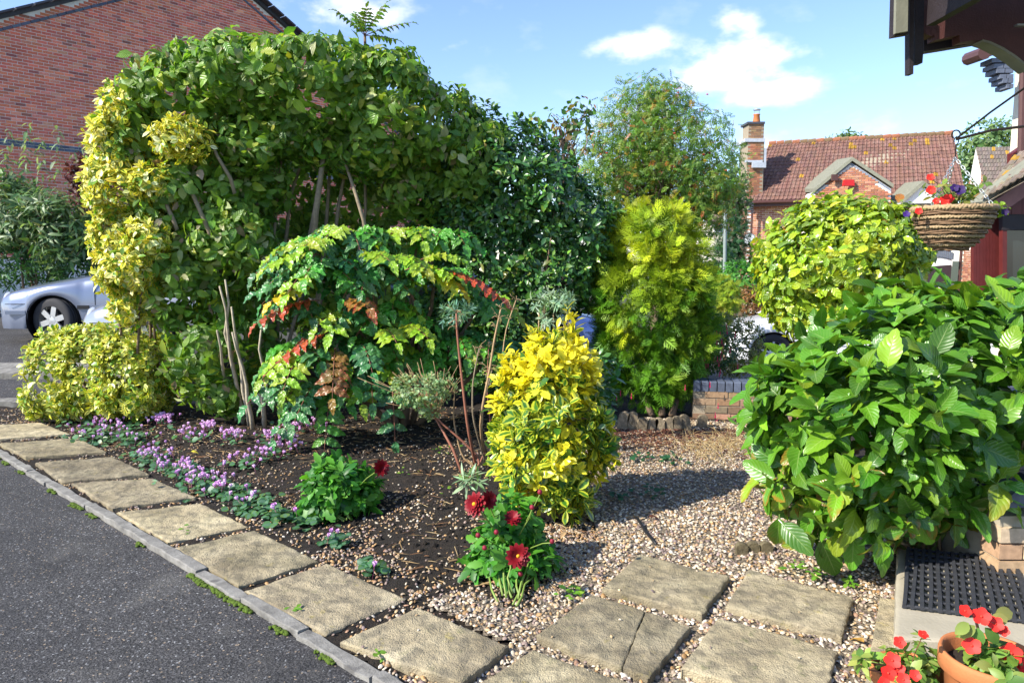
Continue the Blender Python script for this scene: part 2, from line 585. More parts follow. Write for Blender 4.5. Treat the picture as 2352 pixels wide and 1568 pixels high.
def lump_noise(P, seed, wl=(.6, .28), amp=(1., .5)):
    r = np.random.default_rng(seed)
    out = np.zeros(len(P))
    for w, a in zip(wl, amp):
        for _ in range(5):
            k = unit(r.normal(size=3)) * 2 * math.pi / w * r.uniform(.7, 1.3)
            out += a / 3 * np.sin(P @ k + r.random() * 6.3)
    return out

def blob_world(specs):
    C, R = [], []
    for (px, py, dep, rx, rz, ry) in specs:
        C.append(at(px, py, dep))
        R.append((rx * dep / FPX, ry, rz * dep / FPX))
    return np.array(C), np.array(R)

def blob_shoots(C, R, count, depth=.3, lump=.10, boxy=1., away=.3, seed=1, wl=(.6, .28), zmin=.02, keep=.8, holes=9.):
    r = np.random.default_rng(seed)
    A = R[:, 0] * R[:, 2] + R[:, 1] * R[:, 2] + R[:, 0] * R[:, 1]
    P_, N_ = [], []
    tot = 0
    while tot < count:
        m = count * 2
        k = r.choice(len(C), m, p=A / A.sum())
        d = unit(r.normal(size=(m, 3)))
        if boxy != 1:
            d = np.sign(d) * np.abs(d) ** boxy
        base = C[k] + R[k] * d
        f = 1 + lump * lump_noise(base, seed, wl)
        dp = depth * r.random(m) ** 2
        P = C[k] + R[k] * d * (f * (1 - dp))[:, None]
        N = unit(d / R[k])
        ok = P[:, 2] > ground_z(P[:, 0], P[:, 1]) + zmin
        for j in range(len(C)):
            q = np.linalg.norm((P - C[j]) / R[j], axis=1)
            ok &= ~((k != j) & (q < keep))
        face = np.einsum('ij,ij->i', N, unit(np.array((0, 0, EYE)) - P))
        ok &= (face > -.15) | (r.random(m) < away)
        if holes < 5:
            ok &= (lump_noise(base, seed + 9, (.45, .2), (1, .8)) < holes) | (dp > depth * .55)
        P_.append(P[ok])
        N_.append(N[ok])
        tot += ok.sum()
        if len(P_) > 30:
            break
    P, N = np.vstack(P_), np.vstack(N_)
    return P[:count], N[:count]

def whorl(P, N, n, spacing, length, el=(.1, .8), up=.4, jit=.35, opposite=False, grav=.15, lift=.35, seed=2, vary=.25):
    """n leaves along every shoot; returns leaf bases, directions, normals, lengths, shoot index, axes"""
    r = np.random.default_rng(seed)
    m = len(P)
    ax = unit(N + np.array((0, 0, up)) + r.normal(size=(m, 3)) * jit)
    a1 = unit(np.cross(ax, r.normal(size=(m, 3))))
    a2 = np.cross(ax, a1)
    ph0 = r.random(m) * 6.28
    out = []
    for k in range(n):
        ph = ph0 + ((k % 2) * math.pi + (k // 2) * math.pi / 2 if opposite else k * 2.4) + r.normal(size=m) * .25
        e = el[0] + (el[1] - el[0]) * k / max(1, n - 1) + r.normal(size=m) * .2
        rad = a1 * np.cos(ph)[:, None] + a2 * np.sin(ph)[:, None]
        d = unit(rad * np.cos(e)[:, None] + ax * np.sin(e)[:, None] + np.array((0, 0, -grav)))
        nn = ax * np.cos(e)[:, None] - rad * np.sin(e)[:, None] + np.array((0, 0, lift)) + r.normal(size=(m, 3)) * .15
        pos = P + ax * ((k // 2 if opposite else k) * spacing)[..., None] if np.ndim(spacing) else P + ax * ((k // 2 if opposite else k) * spacing)
        L = length * (1 + vary * r.normal(size=m).clip(-1.8, 1.8)) * (1 - .25 * k / n)
        out.append((pos, d, nn, L, np.arange(m)))
    pos, d, nn, L, idx = (np.concatenate(x) for x in zip(*out))
    return pos, d, nn, L, idx, ax

def emit(parent, pos, d, nn, L, tint, temps, mat, top=300, name='leaf', mass='foliage', wscale=1.0, seed=3, vis=None):
    """leaves as parts: the `top` that show largest each an object, the rest one mesh"""
    r = np.random.default_rng(seed)
    s = unit(np.cross(d, nn))
    d = unit(d)
    n = np.cross(s, d)
    m = len(pos)
    var = r.integers(0, len(temps), m)
    Wd = L * wscale * r.uniform(.85, 1.15, m)
    tint = np.asarray(tint, float)
    if tint.shape[1] == 3:
        tint = np.hstack([tint, np.ones((m, 1))])
    single = np.zeros(m, bool)
    if top:
        cen = pos + d * (L / 2)[:, None]
        px, py, dep = to_px(cen)
        face = np.abs(np.einsum('ij,ij->i', n, unit(np.array((0, 0, EYE)) - cen)))
        size = L * FPX / dep
        cell = max(6., float(np.median(size)) * .55)
        key = np.floor(px / cell).astype(int) * 100003 + np.floor(py / cell).astype(int)
        order = np.argsort(dep)
        _, first = np.unique(key[order], return_index=True)
        front = order[first]
        ins = (px[front] > 0) & (px[front] < 2352) & (py[front] > 0) & (py[front] < 1568)
        if vis is not None:
            ins &= vis(px[front], py[front])
        front = front[ins]
        score = (size * size * (face + .15))[front]
        single[front[np.argsort(-score)[:top]]] = True
    base = np.array(parent.location) if parent is not None else np.zeros(3)
    meshes = []
    for i, tp in enumerate(temps):
        if single.any():
            mb = MB().add(tp['V'], [tp['F']], lf=tp['lf'])
            me = mb.mesh(name, smooth=True)
            me.materials.append(MATS[mat])
            meshes.append(me)
    for i in np.nonzero(single)[0]:
        o = bpy.data.objects.new(name, meshes[var[i]])
        COL.objects.link(o)
        o.parent = parent
        o.matrix_basis = Matrix(((s[i, 0] * Wd[i], d[i, 0] * L[i], n[i, 0] * L[i], pos[i, 0] - base[0]),
                                 (s[i, 1] * Wd[i], d[i, 1] * L[i], n[i, 1] * L[i], pos[i, 1] - base[1]),
                                 (s[i, 2] * Wd[i], d[i, 2] * L[i], n[i, 2] * L[i], pos[i, 2] - base[2]), (0, 0, 0, 1)))
        o.color = tuple(tint[i])
    rest = ~single
    if rest.any():
        mb = MB()
        for i, tp in enumerate(temps):
            q = np.nonzero(rest & (var == i))[0]
            if not len(q):
                continue
            T = tp['V']
            V = pos[q][:, None] + s[q][:, None] * (T[None, :, 0:1] * Wd[q][:, None, None]) + d[q][:, None] * (T[None, :, 1:2] * L[q][:, None, None]) + n[q][:, None] * (T[None, :, 2:3] * L[q][:, None, None])
            nv = len(T)
            F = (tp['F'][None] + (np.arange(len(q)) * nv)[:, None, None]).reshape(-1, tp['F'].shape[1])
            lf = np.tile(tp['lf'], (len(q), 1))
            mb.add(V.reshape(-1, 3), [F], np.repeat(tint[q], nv, 0), lf)
        part(mass, mb, mat, parent, True, kind='stuff')

def vary_tint(n, cols, weights=None, jit=.15, seed=5, bias=None):
    """each leaf takes one of the kind's colours, with a little spread"""
    r = np.random.default_rng(seed)
    cols = np.asarray(cols, float)
    if cols.shape[1] == 3:
        cols = np.hstack([cols, np.ones((len(cols), 1))])
    k = r.choice(len(cols), n, p=None if weights is None else np.asarray(weights) / np.sum(weights))
    t = cols[k].copy()
    t[:, :3] *= np.exp(r.normal(size=(n, 1)) * jit)
    t[:, :3] *= np.exp(r.normal(size=(n, 3)) * jit * .4)
    return t.clip(0, 1)

def bend(p0, p1, n=7, sag=(0, 0, 0), jit=.02, seed=0):
    r = np.random.default_rng(seed)
    t = np.linspace(0, 1, n)[:, None]
    P = np.asarray(p0) * (1 - t) + np.asarray(p1) * t + np.asarray(sag) * (4 * t * (1 - t))
    j = r.normal(size=(n, 3)) * jit
    j[0] = 0
    return P + j

def in_poly(px, py, poly):
    poly = np.asarray(poly, float)
    ins = np.zeros(len(px), bool)
    x0, y0 = poly[:, 0], poly[:, 1]
    x1, y1 = np.roll(x0, -1), np.roll(y0, -1)
    for a, b, c, e in zip(x0, y0, x1, y1):
        if b == e:
            continue
        cond = (b > py) != (e > py)
        ins ^= cond & (px < (c - a) * (py - b) / (e - b) + a)
    return ins

def grid_sheet(xs, ys, zf, keep=None):
    xs, ys = np.asarray(xs, float), np.asarray(ys, float)
    X, Y = np.meshgrid(xs, ys)
    V = np.stack([X, Y, zf(X, Y)], -1).reshape(-1, 3)
    i = np.arange(len(ys) - 1)[:, None] * len(xs)
    j = np.arange(len(xs) - 1)[None]
    F = np.stack([i + j, i + j + 1, i + len(xs) + j + 1, i + len(xs) + j], -1).reshape(-1, 4)
    if keep is not None:
        c = V[F].mean(1)
        F = F[keep(c[:, 0], c[:, 1])]
    return V, F

def sheet_obj(name, mat, xs, ys, zf, keep=None, smooth=True):
    V, F = grid_sheet(xs, ys, zf, keep)
    return struct(name, MB().add(V, [F]), mat, smooth)

# ------------------------------------------------------------------ the setting
gx = np.concatenate([np.linspace(-400, -40, 12), np.linspace(-36, -8, 15), np.arange(-7.5, 8, .5), np.linspace(8, 40, 20), np.linspace(50, 400, 12)])
gy = np.concatenate([np.linspace(-30, 0, 7), np.arange(.5, 14, .5), np.linspace(14.5, 60, 40), np.linspace(75, 900, 16)])
sheet_obj('ground', 'earth', gx, gy, lambda x, y: ground_z(x, y) - .09)

K0, K1 = gp(0, 1037, 0), gp(796, 1503, 0)            # middle of the edging strip
KD = unit((K1 - K0)[:2])
KN = np.array((-KD[1], KD[0]))                        # towards the garden
if KN @ (gp(900, 1200)[:2] - K0[:2]) < 0:
    KN = -KN
def kdist(x, y):
    return (x - K0[0]) * KN[0] + (y - K0[1]) * KN[1]

# driveway: a strip along the edging
S = np.linspace(-9, 9, 60)
Wd = np.concatenate([[-.03], np.linspace(-.4, -7, 16)])
PX = K0[0] + KD[0] * S[None] + KN[0] * Wd[:, None]
PY = K0[1] + KD[1] * S[None] + KN[1] * Wd[:, None]
V = np.stack([PX, PY, -.028 + 0 * PX], -1).reshape(-1, 3)
ii = np.arange(len(Wd) - 1)[:, None] * len(S)
jj = np.arange(len(S) - 1)[None]
F = np.stack([ii + jj, ii + jj + 1, ii + len(S) + jj + 1, ii + len(S) + jj], -1).reshape(-1, 4)
F = F[V[F].mean(1)[:, 1] < 7.1]
struct('driveway', MB().add(V, [F[:, ::-1]]), 'asphalt')
sheet_obj('road', 'asphalt', np.linspace(-40, 12, 105), np.linspace(8.75, 15.5, 18), lambda x, y: ground_z(x, y) - .012)
sheet_obj('footway', 'asphalt', np.linspace(-40, -2.0, 77), np.linspace(7.45, 8.2, 4), lambda x, y: ground_z(x, y) - .004)
kerb = bpy.data.objects.new('kerb', None)
COL.objects.link(kerb)
kerb['kind'] = 'structure'
def kerb_run(p0, p1, w, h, zt, joints):
    d = unit(np.asarray(p1) - np.asarray(p0))
    L = np.linalg.norm(np.asarray(p1) - np.asarray(p0))
    for a, b in zip(joints[:-1], joints[1:]):
        a, b = a * L + .004, b * L - .004
        n = max(3, int((b - a) / .06))
        s = np.linspace(a, b, n)
        mb = MB()
        e = rng.normal(size=(n, 2)) * .0035
        off = rng.normal() * .003
        rows = []
        for side, z in ((-w / 2, -h), (-w / 2, -.004), (-w / 2 + .005, 0), (w / 2 - .005, 0), (w / 2, -.004), (w / 2, -h)):
            jx = e[:, 0] if side < 0 else e[:, 1]
            x = p0[0] + d[0] * s - d[1] * (side + jx + off)
            y = p0[1] + d[1] * s + d[0] * (side + jx + off)
            rows.append(np.stack([x, y, zt(x, y) + z + rng.normal(size=n) * .0015 + off], -1))
        V = np.stack(rows, 1).reshape(-1, 3)
        i = np.arange(n - 1)[:, None] * 6
        j = np.arange(5)[None]
        F = np.stack([i + j, i + j + 1, i + 6 + j + 1, i + 6 + j], -1).reshape(-1, 4)
        mb.add(V, [F, np.arange(6)[None, ::-1], (np.arange(6) + (n - 1) * 6)[None]])
        part('kerb_stone', mb, 'kerb_concrete', kerb, False)
kL = np.linalg.norm((K1 - K0)[:2])
jpx = [gp(*q)[:2] for q in ((70, 1078), (107, 1105), (205, 1157), (455, 1310), (556, 1370), (685, 1450), (862, 1545))]
js = [float((q - K0[:2]) @ KD / kL) for q in jpx]
kerb_run(K0[:2], K1[:2], .058, .10, lambda x, y: 0 * x - .004, [-2.6, -2.1, -1.6, -1.1, -.55] + [js[0] - .45] + js + [js[-1] + .28, js[-1] + .56, js[-1] + .84])
kerb_run((-14, 7.36), (-2.5, 7.36), .14, .12, lambda x, y: ground_z(x, y) + .02, np.linspace(0, 1, 14))
kerb_run((-14, 8.5), (-2.0, 8.5), .42, .12, lambda x, y: ground_z(x, y) + .035, np.linspace(0, 1, 14))

# garden soil
def soil_z(x, y):
    P = np.stack([np.ravel(x), np.ravel(y), 0 * np.ravel(x)], -1)
    n = lump_noise(P, 41, (.5, .17, .09), (.5, .5, .4)).reshape(np.shape(x))
    mound = .05 * s01((kdist(x, y) - .7) / .8) * s01((.35 - x) / .6) + .030 * (1 - s01((kdist(x, y) - .5) / .3)) * s01((-.25 - x) / .3)
    return ground_z(x, y) - .052 + .012 * n + mound
sheet_obj('flower_bed', 'soil', np.arange(-6.5, 5.2, .05), np.arange(1.2, 8.6, .05), soil_z,
          lambda x, y: (kdist(x, y) > .03) & ((y < 7.28) | (x > -2.2)))

# paving slabs (corner pixels of the photograph laid on the ground)
K_ = 2352 / 3840
SLABS = [((2261, 2203), (2396, 2080), (2735, 2160), (2634, 2304)), ((2720, 2270), (2806, 2133), (3199, 2234), (3155, 2382)),
         ((2010, 2381), (2224, 2225), (2590, 2344), (2436, 2535)), ((2552, 2506), (2693, 2313), (3141, 2439), (3078, 2650)),
         ((1275, 2402), (1568, 2273), (1906, 2420), (1729, 2556)), ((918, 2209), (1225, 2108), (1520, 2240), (1223, 2372)),
         ((655, 2050), (955, 1986), (1194, 2099), (894, 2192)), ((438, 1918), (753, 1884), (931, 1970), (631, 2030)),
         ((266, 1808), (575, 1793), (735, 1862), (422, 1903)), ((131, 1731), (425, 1712), (560, 1775), (232, 1805)),
         ((-10, 1662), (290, 1642), (400, 1692), (95, 1713)), ((-130, 1600), (150, 1583), (262, 1625), (-30, 1645)),
         ((1770, 2570), (2000, 2432), (2395, 2566), (2230, 2770)), ((3225, 2660), (3300, 2235), (3460, 2262), (3420, 2700)),
         ((2400, 2800), (2530, 2545), (3050, 2690), (2990, 2960)), ((1700, 2790), (1995, 2610), (2200, 2790), (1950, 3000))]
paving = bpy.data.objects.new('paving', None)
COL.objects.link(paving)
paving['kind'] = 'structure'
slab_polys = []
def make_slab(q, seed, parent, z=0., th=.05, mat='slab', n=22, relief=.0030, nm='paving_slab'):
    r = np.random.default_rng(seed)
    q = np.asarray(q)
    u = np.concatenate([[0, .012], np.linspace(.03, .97, n), [.988, 1]])
    Uu, Vv = np.meshgrid(u, u)
    P = (q[0] * ((1 - Uu) * (1 - Vv))[..., None] + q[1] * ((1 - Uu) * Vv)[..., None] + q[2] * (Uu * Vv)[..., None] + q[3] * (Uu * (1 - Vv))[..., None])
    flat = P.reshape(-1, 3).copy()
    ca, sa = math.cos(seed * 1.9), math.sin(seed * 1.9)
    rot = np.stack([flat[:, 0] * ca + flat[:, 1] * sa, (-flat[:, 0] * sa + flat[:, 1] * ca) * 3.2, 0 * flat[:, 0]], -1)
    h = lump_noise(rot, seed + 100, (.55, .22, .1), (.7, .6, .35))
    h = np.tanh(h * 2.6) * relief + lump_noise(flat, seed + 300, (.06,), (.0008,))
    ed = np.minimum(np.minimum(Uu, 1 - Uu), np.minimum(Vv, 1 - Vv)).ravel()
    flat[:, 2] = z + h + np.where(ed < .006, -.006, np.where(ed < .02, -.0008, 0)) + r.normal() * .002
    edge = ed < .006
    flat[edge, :2] += r.normal(size=(edge.sum(), 2)) * .002
    m = len(u)
    i = np.arange(m - 1)[:, None] * m
    j = np.arange(m - 1)[None]
    F = np.stack([i + j, i + j + 1, i + m + j + 1, i + m + j], -1).reshape(-1, 4)
    ring = np.concatenate([np.arange(m), np.arange(1, m) * m + m - 1, (m - 1) * m + np.arange(m - 2, -1, -1), np.arange(m - 2, 0, -1) * m])
    low = flat[ring].copy()
    low[:, 2] = z - th
    k = len(ring)
    V = np.vstack([flat, low, flat[ring]])
    a = np.arange(k)
    b = (a + 1) % k
    side = np.stack([m * m + k + a, m * m + a, m * m + b, m * m + k + b], -1)
    nrm = np.cross(q[3] - q[0], q[1] - q[0])[2]
    if nrm < 0:
        F, side = F[:, ::-1], side[:, ::-1]
    tn = 1 + r.normal() * .13
    return part(nm, MB().add(V, [F, side], tint=(tn, tn, tn * (1 + r.normal() * .02), 1)), mat, parent, True)
for i, q in enumerate(SLABS):
    W4 = [gp(x * K_, y * K_) for x, y in q]
    slab_polys.append([(w[0], w[1]) for w in W4])
    if i == 2:       # the slab that has cracked right across
        a, b = W4[1] * .44 + W4[2] * .56, W4[0] * .22 + W4[3] * .78
        g = unit(W4[2] - W4[1]) * .0017
        make_slab((W4[0], W4[1], a - g, b - g), 11, paving)
        make_slab((b + g, a + g, W4[2], W4[3]), 11, paving)
    else:
        make_slab(W4, i + 3, paving)

# ---- gravel: a bed sheet and the loose pebbles lying on it
def pxpoly(pts, z=-.04):
    return [tuple(gp(x, y, z)[:2]) for x, y in pts]
GRAVEL = pxpoly([(1330, 975), (1480, 960), (1760, 975), (1900, 1100), (2120, 1290), (2200, 1480), (2230, 1800), (900, 1800), (880, 1545), (1075, 1568), (1170, 1480), (965, 1385), (1080, 1360), (1200, 1410), (1330, 1330), (1390, 1260), (1360, 1190)])
PATHCORE = GRAVEL
xs, ys = np.arange(-.6, 3.2, .04), np.arange(1.6, 7.3, .04)
def gravel_z(x, y):
    P = np.stack([np.ravel(x), np.ravel(y), 0 * np.ravel(x)], -1)
    return ground_z(x, y) - .036 + .006 * lump_noise(P, 77, (.6, .2), (.6, .4)).reshape(np.shape(x))
sheet_obj('gravel_path', 'gravel_bed', xs, ys, gravel_z, lambda x, y: in_poly(x, y, GRAVEL))
ico = []
ph = (1 + 5 ** .5) / 2
IV = unit(np.array([(-1, ph, 0), (1, ph, 0), (-1, -ph, 0), (1, -ph, 0), (0, -1, ph), (0, 1, ph), (0, -1, -ph), (0, 1, -ph), (ph, 0, -1), (ph, 0, 1), (-ph, 0, -1), (-ph, 0, 1)]))
IF = np.array([(0, 11, 5), (0, 5, 1), (0, 1, 7), (0, 7, 10), (0, 10, 11), (1, 5, 9), (5, 11, 4), (11, 10, 2), (10, 7, 6), (7, 1, 8), (3, 9, 4), (3, 4, 2), (3, 2, 6), (3, 6, 8), (3, 8, 9), (4, 9, 5), (2, 4, 11), (6, 2, 10), (8, 6, 7), (9, 8, 1)])
OV = np.array([(1.1, 0, 0), (0, 1.1, 0), (-1.1, 0, 0), (0, -1.1, 0), (0, 0, 1.), (0, 0, -1.)])
OF = np.array([(0, 1, 4), (1, 2, 4), (2, 3, 4), (3, 0, 4), (1, 0, 5), (2, 1, 5), (3, 2, 5), (0, 3, 5)])
# ten-sided pebble: two hexagon-ish rings closed by quads
hx = np.arange(5) * 2 * math.pi / 5
CV = np.vstack([np.stack([np.cos(hx), np.sin(hx), 0 * hx - .15], -1), np.stack([.62 * np.cos(hx + .6), .62 * np.sin(hx + .6), 0 * hx + .75], -1), [(0, 0, .95)]])
CF = np.array([(i, (i + 1) % 5, 5 + i) for i in range(5)] + [((i + 1) % 5, 5 + (i + 1) % 5, 5 + i) for i in range(5)] + [(5 + i, 5 + (i + 1) % 5, 10) for i in range(5)])
PEB = np.array([(.62, .55, .44), (.50, .37, .22), (.42, .26, .12), (.30, .23, .21), (.24, .19, .19), (.70, .66, .60), (.45, .37, .29), (.36, .22, .15)])
def pebbles(name, P, size, parent=None, seed=0, wts=(.24, .2, .08, .12, .08, .12, .12, .04)):
    r = np.random.default_rng(seed)
    n = len(P)
    k = r.choice(len(PEB), n, p=np.array(wts) / sum(wts))
    col = (np.array((.84, .80, .74)) * PEB[k] * np.exp(r.normal(size=(n, 1)) * .2)).clip(0, .85)
    mb = MB()
    far = P[:, 1] > 4.3
    for q, BV, BF in ((~far, CV, CF), (far, OV, OF)):
        m = int(q.sum())
        if not m:
            continue
        a = r.random(m) * 6.28
        sc = size[q][:, None] * np.stack([r.uniform(.8, 1.3, m), r.uniform(.6, 1.0, m), r.uniform(.4, .7, m)], -1)
        T = BV[None] * (1 + r.normal(size=(m, len(BV), 1)) * .12) * sc[:, None]
        tilt = r.normal(size=(m, 2)) * .3
        T[..., 2] += T[..., 0] * tilt[:, None, 0] + T[..., 1] * tilt[:, None, 1]
        c, s = np.cos(a)[:, None], np.sin(a)[:, None]
        V = np.stack([T[..., 0] * c - T[..., 1] * s, T[..., 0] * s + T[..., 1] * c, T[..., 2]], -1) + P[q][:, None]
        F = (BF[None] + (np.arange(m) * len(BV))[:, None, None]).reshape(-1, BF.shape[1])
        mb.add(V.reshape(-1, 3), [F], np.repeat(col[q], len(BV), 0))
    return part(name, mb, 'pebble', parent, True, kind='stuff')
def off_slab(P, grow=0.):
    ok = np.ones(len(P), bool)
    for s in slab_polys:
        ok &= ~in_poly(P[:, 0], P[:, 1], s)
    return ok
r = np.random.default_rng(12)
n = 60000
P = np.stack([r.uniform(-.5, 3.0, n), r.uniform(1.7, 6.9, n)], -1)
P = P[in_poly(P[:, 0], P[:, 1], GRAVEL) & off_slab(P)]
hid = (P[:, 0] > 1.35 + (P[:, 1] - 2.2) * .42) & (r.random(len(P)) < .8)      # behind the big bush and the step: thinner
P = P[~hid]
gz = gravel_z(P[:, 0], P[:, 1]) + r.uniform(0, .008, len(P))
pebbles('gravel', np.c_[P, gz], r.uniform(.0065, .0125, len(P)) * r.choice([.8, 1, 1.15], len(P)), seed=5)
n = 90000
P = np.stack([r.uniform(-5.5, 1.0, n), r.uniform(2.0, 7.2, n)], -1)
kd = kdist(P[:, 0], P[:, 1])
pn = lump_noise(np.c_[P, 0 * P[:, 0]], 99, (.7, .3), (1, .6))
prob = np.clip(1.1 - (kd - .45) / 1.3, .2, 1) * np.clip(.62 + pn * .55, .12, 1)
prob = np.where((P[:, 0] < -1.2), prob * .55, prob)
ok = (kd > .05) & off_slab(P) & ~in_poly(P[:, 0], P[:, 1], GRAVEL) & (r.random(n) < prob)
P = P[ok]
P = P[(P[:, 1] < 7.2)]
pebbles('bed_pebbles', np.c_[P, soil_z(P[:, 0], P[:, 1]) + .004], r.uniform(.005, .0115, len(P)), seed=6, wts=(.14, .22, .2, .12, .12, .05, .1, .1))
P = np.array([gp(r.normal(1340, 75), r.normal(1290, 75), -.04)[:2] for _ in range(6000)])
P = P[off_slab(P) & ~in_poly(P[:, 0], P[:, 1], GRAVEL) & (kdist(P[:, 0], P[:, 1]) > .3)]
pebbles('bed_pebbles', np.c_[P, soil_z(P[:, 0], P[:, 1]) + .004], r.uniform(.005, .0115, len(P)), seed=16, wts=(.14, .22, .2, .12, .12, .05, .1, .1))
n = 160        # a few strays on the slabs
P = np.stack([r.uniform(-.6, 1.8, n), r.uniform(2.1, 3.7, n)], -1)
P = P[~off_slab(P)][:34]
pebbles('stray_pebbles', np.c_[P, 0 * P[:, 0] + .006], r.uniform(.004, .009, len(P)), seed=8)
# moss along the drive side of the edging, soil clods in the bed
mp, n = [], 2600
s = r.uniform(-2.5, 5.5, n)
w = -.034 - np.abs(r.normal(size=n)) * .012
mn = lump_noise(np.c_[s, 0 * s, 0 * s], 55, (.9, .3), (1, .7))
k = mn > .05
P = np.c_[K0[0] + KD[0] * s + KN[0] * w, K0[1] + KD[1] * s + KN[1] * w, -.022 + 0 * s][k]
mb = MB()
T = IV[None] * r.uniform(.003, .010, len(P))[:, None, None] * np.array((1.3, 1.3, .8))
mb.add((T + P[:, None]).reshape(-1, 3), [(IF[None] + (np.arange(len(P)) * 12)[:, None, None]).reshape(-1, 3)])
part('moss', mb, 'moss', None, True, kind='stuff')
n = 5200
P = np.stack([r.uniform(-4.5, 1.0, n), r.uniform(2.4, 6.8, n)], -1)
ok = (kdist(P[:, 0], P[:, 1]) > .55) & off_slab(P) & ~in_poly(P[:, 0], P[:, 1], GRAVEL)
P = P[ok]
T = IV[None] * (1 + r.normal(size=(len(P), 12, 1)) * .22) * (r.uniform(.004, .016, len(P)) * r.choice([.6, 1, 1.4], len(P)))[:, None, None]
mb = MB()
mb.add((T + np.c_[P, soil_z(P[:, 0], P[:, 1])][:, None]).reshape(-1, 3), [(IF[None] + (np.arange(len(P)) * 12)[:, None, None]).reshape(-1, 3)])
part('soil_clods', mb, 'soil', None, False, kind='stuff')
# straw, bark flakes and fallen leaves lying on the bed and the back of the path
mb = MB()
n = 4200
P = np.stack([r.uniform(-3.4, 2.4, n), r.uniform(3.2, 6.9, n)], -1)
dn = lump_noise(np.c_[P, 0 * P[:, 0]], 31, (.8, .3), (1, .5))
P = P[(kdist(P[:, 0], P[:, 1]) > .6) & off_slab(P) & ((dn > .1) | (P[:, 1] > 5.2)) & (~in_poly(P[:, 0], P[:, 1], GRAVEL) | (P[:, 1] > 5.5))]
for p in P:
    L, a = r.uniform(.02, .11), r.random() * 6.28
    z = float(soil_z(p[0], p[1])) + .012
    c = np.array(((.36, .24, .11), (.22, .11, .05), (.45, .33, .17), (.15, .08, .04))[r.integers(4)]) * r.uniform(.7, 1.2)
    q = np.array((math.cos(a), math.sin(a), r.normal() * .12))
    w_ = r.choice([.0015, .002, .004, .009], p=[.4, .3, .2, .1])
    e = np.array((-q[1], q[0], 0)) * w_
    c0 = np.array((p[0], p[1], z))
    mb.add([c0 - q * L / 2 - e, c0 + q * L / 2 - e * .5, c0 + q * L / 2 + e * .5, c0 - q * L / 2 + e, c0 + np.array((0, 0, .004))], [np.array([(0, 1, 4), (1, 2, 4), (2, 3, 4), (3, 0, 4)])], c)
for k in range(1500):      # dropped leaves at wall and logs, their dark colour also painting in shade
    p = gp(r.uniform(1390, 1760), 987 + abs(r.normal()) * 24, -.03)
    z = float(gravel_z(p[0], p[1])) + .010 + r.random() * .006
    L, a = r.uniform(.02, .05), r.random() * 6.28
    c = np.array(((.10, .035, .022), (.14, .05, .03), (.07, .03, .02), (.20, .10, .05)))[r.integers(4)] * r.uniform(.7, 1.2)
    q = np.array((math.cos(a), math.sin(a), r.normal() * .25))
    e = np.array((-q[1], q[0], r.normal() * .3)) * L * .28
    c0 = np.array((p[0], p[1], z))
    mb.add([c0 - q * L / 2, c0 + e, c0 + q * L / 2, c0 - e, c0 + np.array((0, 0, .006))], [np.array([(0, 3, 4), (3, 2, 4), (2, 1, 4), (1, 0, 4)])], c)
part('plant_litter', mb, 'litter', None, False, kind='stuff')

# ------------------------------------------------------------------ masonry and roofs
RED = [(.70, .185, .11), (.74, .22, .12), (.64, .17, .115), (.76, .31, .19), (.38, .13, .10), (.70, .24, .165)]
REDW = [.3, .24, .22, .07, .06, .11]
ORANGE = [(.42, .17, .09), (.48, .21, .11), (.36, .14, .085), (.52, .27, .16)]
BUFF = [(.52, .37, .22), (.46, .31, .18), (.40, .25, .15), (.55, .42, .28)]
BLUE = [(.075, .095, .15), (.06, .075, .12), (.095, .115, .17)]
TILE = [(.20, .105, .080), (.215, .115, .088), (.185, .10, .08), (.225, .125, .10)]

def pieces(parent, M, tint, tmpl, mat, name, mass, top=300, vis=None):
    """alike pieces: M (n,4,4) world matrices on one template"""
    n = len(M)
    px, py, dep = to_px(M[:, :3, 3])
    single = np.zeros(n, bool)
    if top:
        ok = (px > -10) & (px < 2362) & (py > -10) & (py < 1578)
        if vis is not None:
            ok &= vis(px, py)
        q = np.nonzero(ok)[0]
        single[q[np.argsort(dep[q])[:top]]] = True
    b = np.zeros(3)
    q = parent
    while q is not None:
        b = b + np.array(q.location)
        q = q.parent
    V0, F0 = tmpl
    me = None
    for i in np.nonzero(single)[0]:
        if me is None:
            me = MB().add(V0, [F0]).mesh(name)
            me.materials.append(MATS[mat])
        o = bpy.data.objects.new(name, me)
        COL.objects.link(o)
        o.parent = parent
        m = M[i].copy()
        m[:3, 3] -= b
        o.matrix_basis = Matrix(m.tolist())
        o.color = (*tint[i][:3], 1)
    q = np.nonzero(~single)[0]
    if len(q):
        V = np.einsum('nij,kj->nki', M[q][:, :3, :3], V0) + M[q][:, None, :3, 3]
        F = (F0[None] + (np.arange(len(q)) * len(V0))[:, None, None]).reshape(-1, F0.shape[1])
        part(mass, MB().add(V.reshape(-1, 3), [F], np.repeat(tint[q][:, :3], len(V0), 0)), mat, parent, kind='stuff')

BRICK_T = (np.array([(-.5, 0, -.5), (.5, 0, -.5), (.5, 0, .5), (-.5, 0, .5), (-.488, -1, -.46), (.488, -1, -.46), (.488, -1, .46), (-.488, -1, .46)]),
           np.array([(4, 5, 6, 7), (0, 1, 5, 4), (1, 2, 6, 5), (2, 3, 7, 6), (3, 0, 4, 7)]))

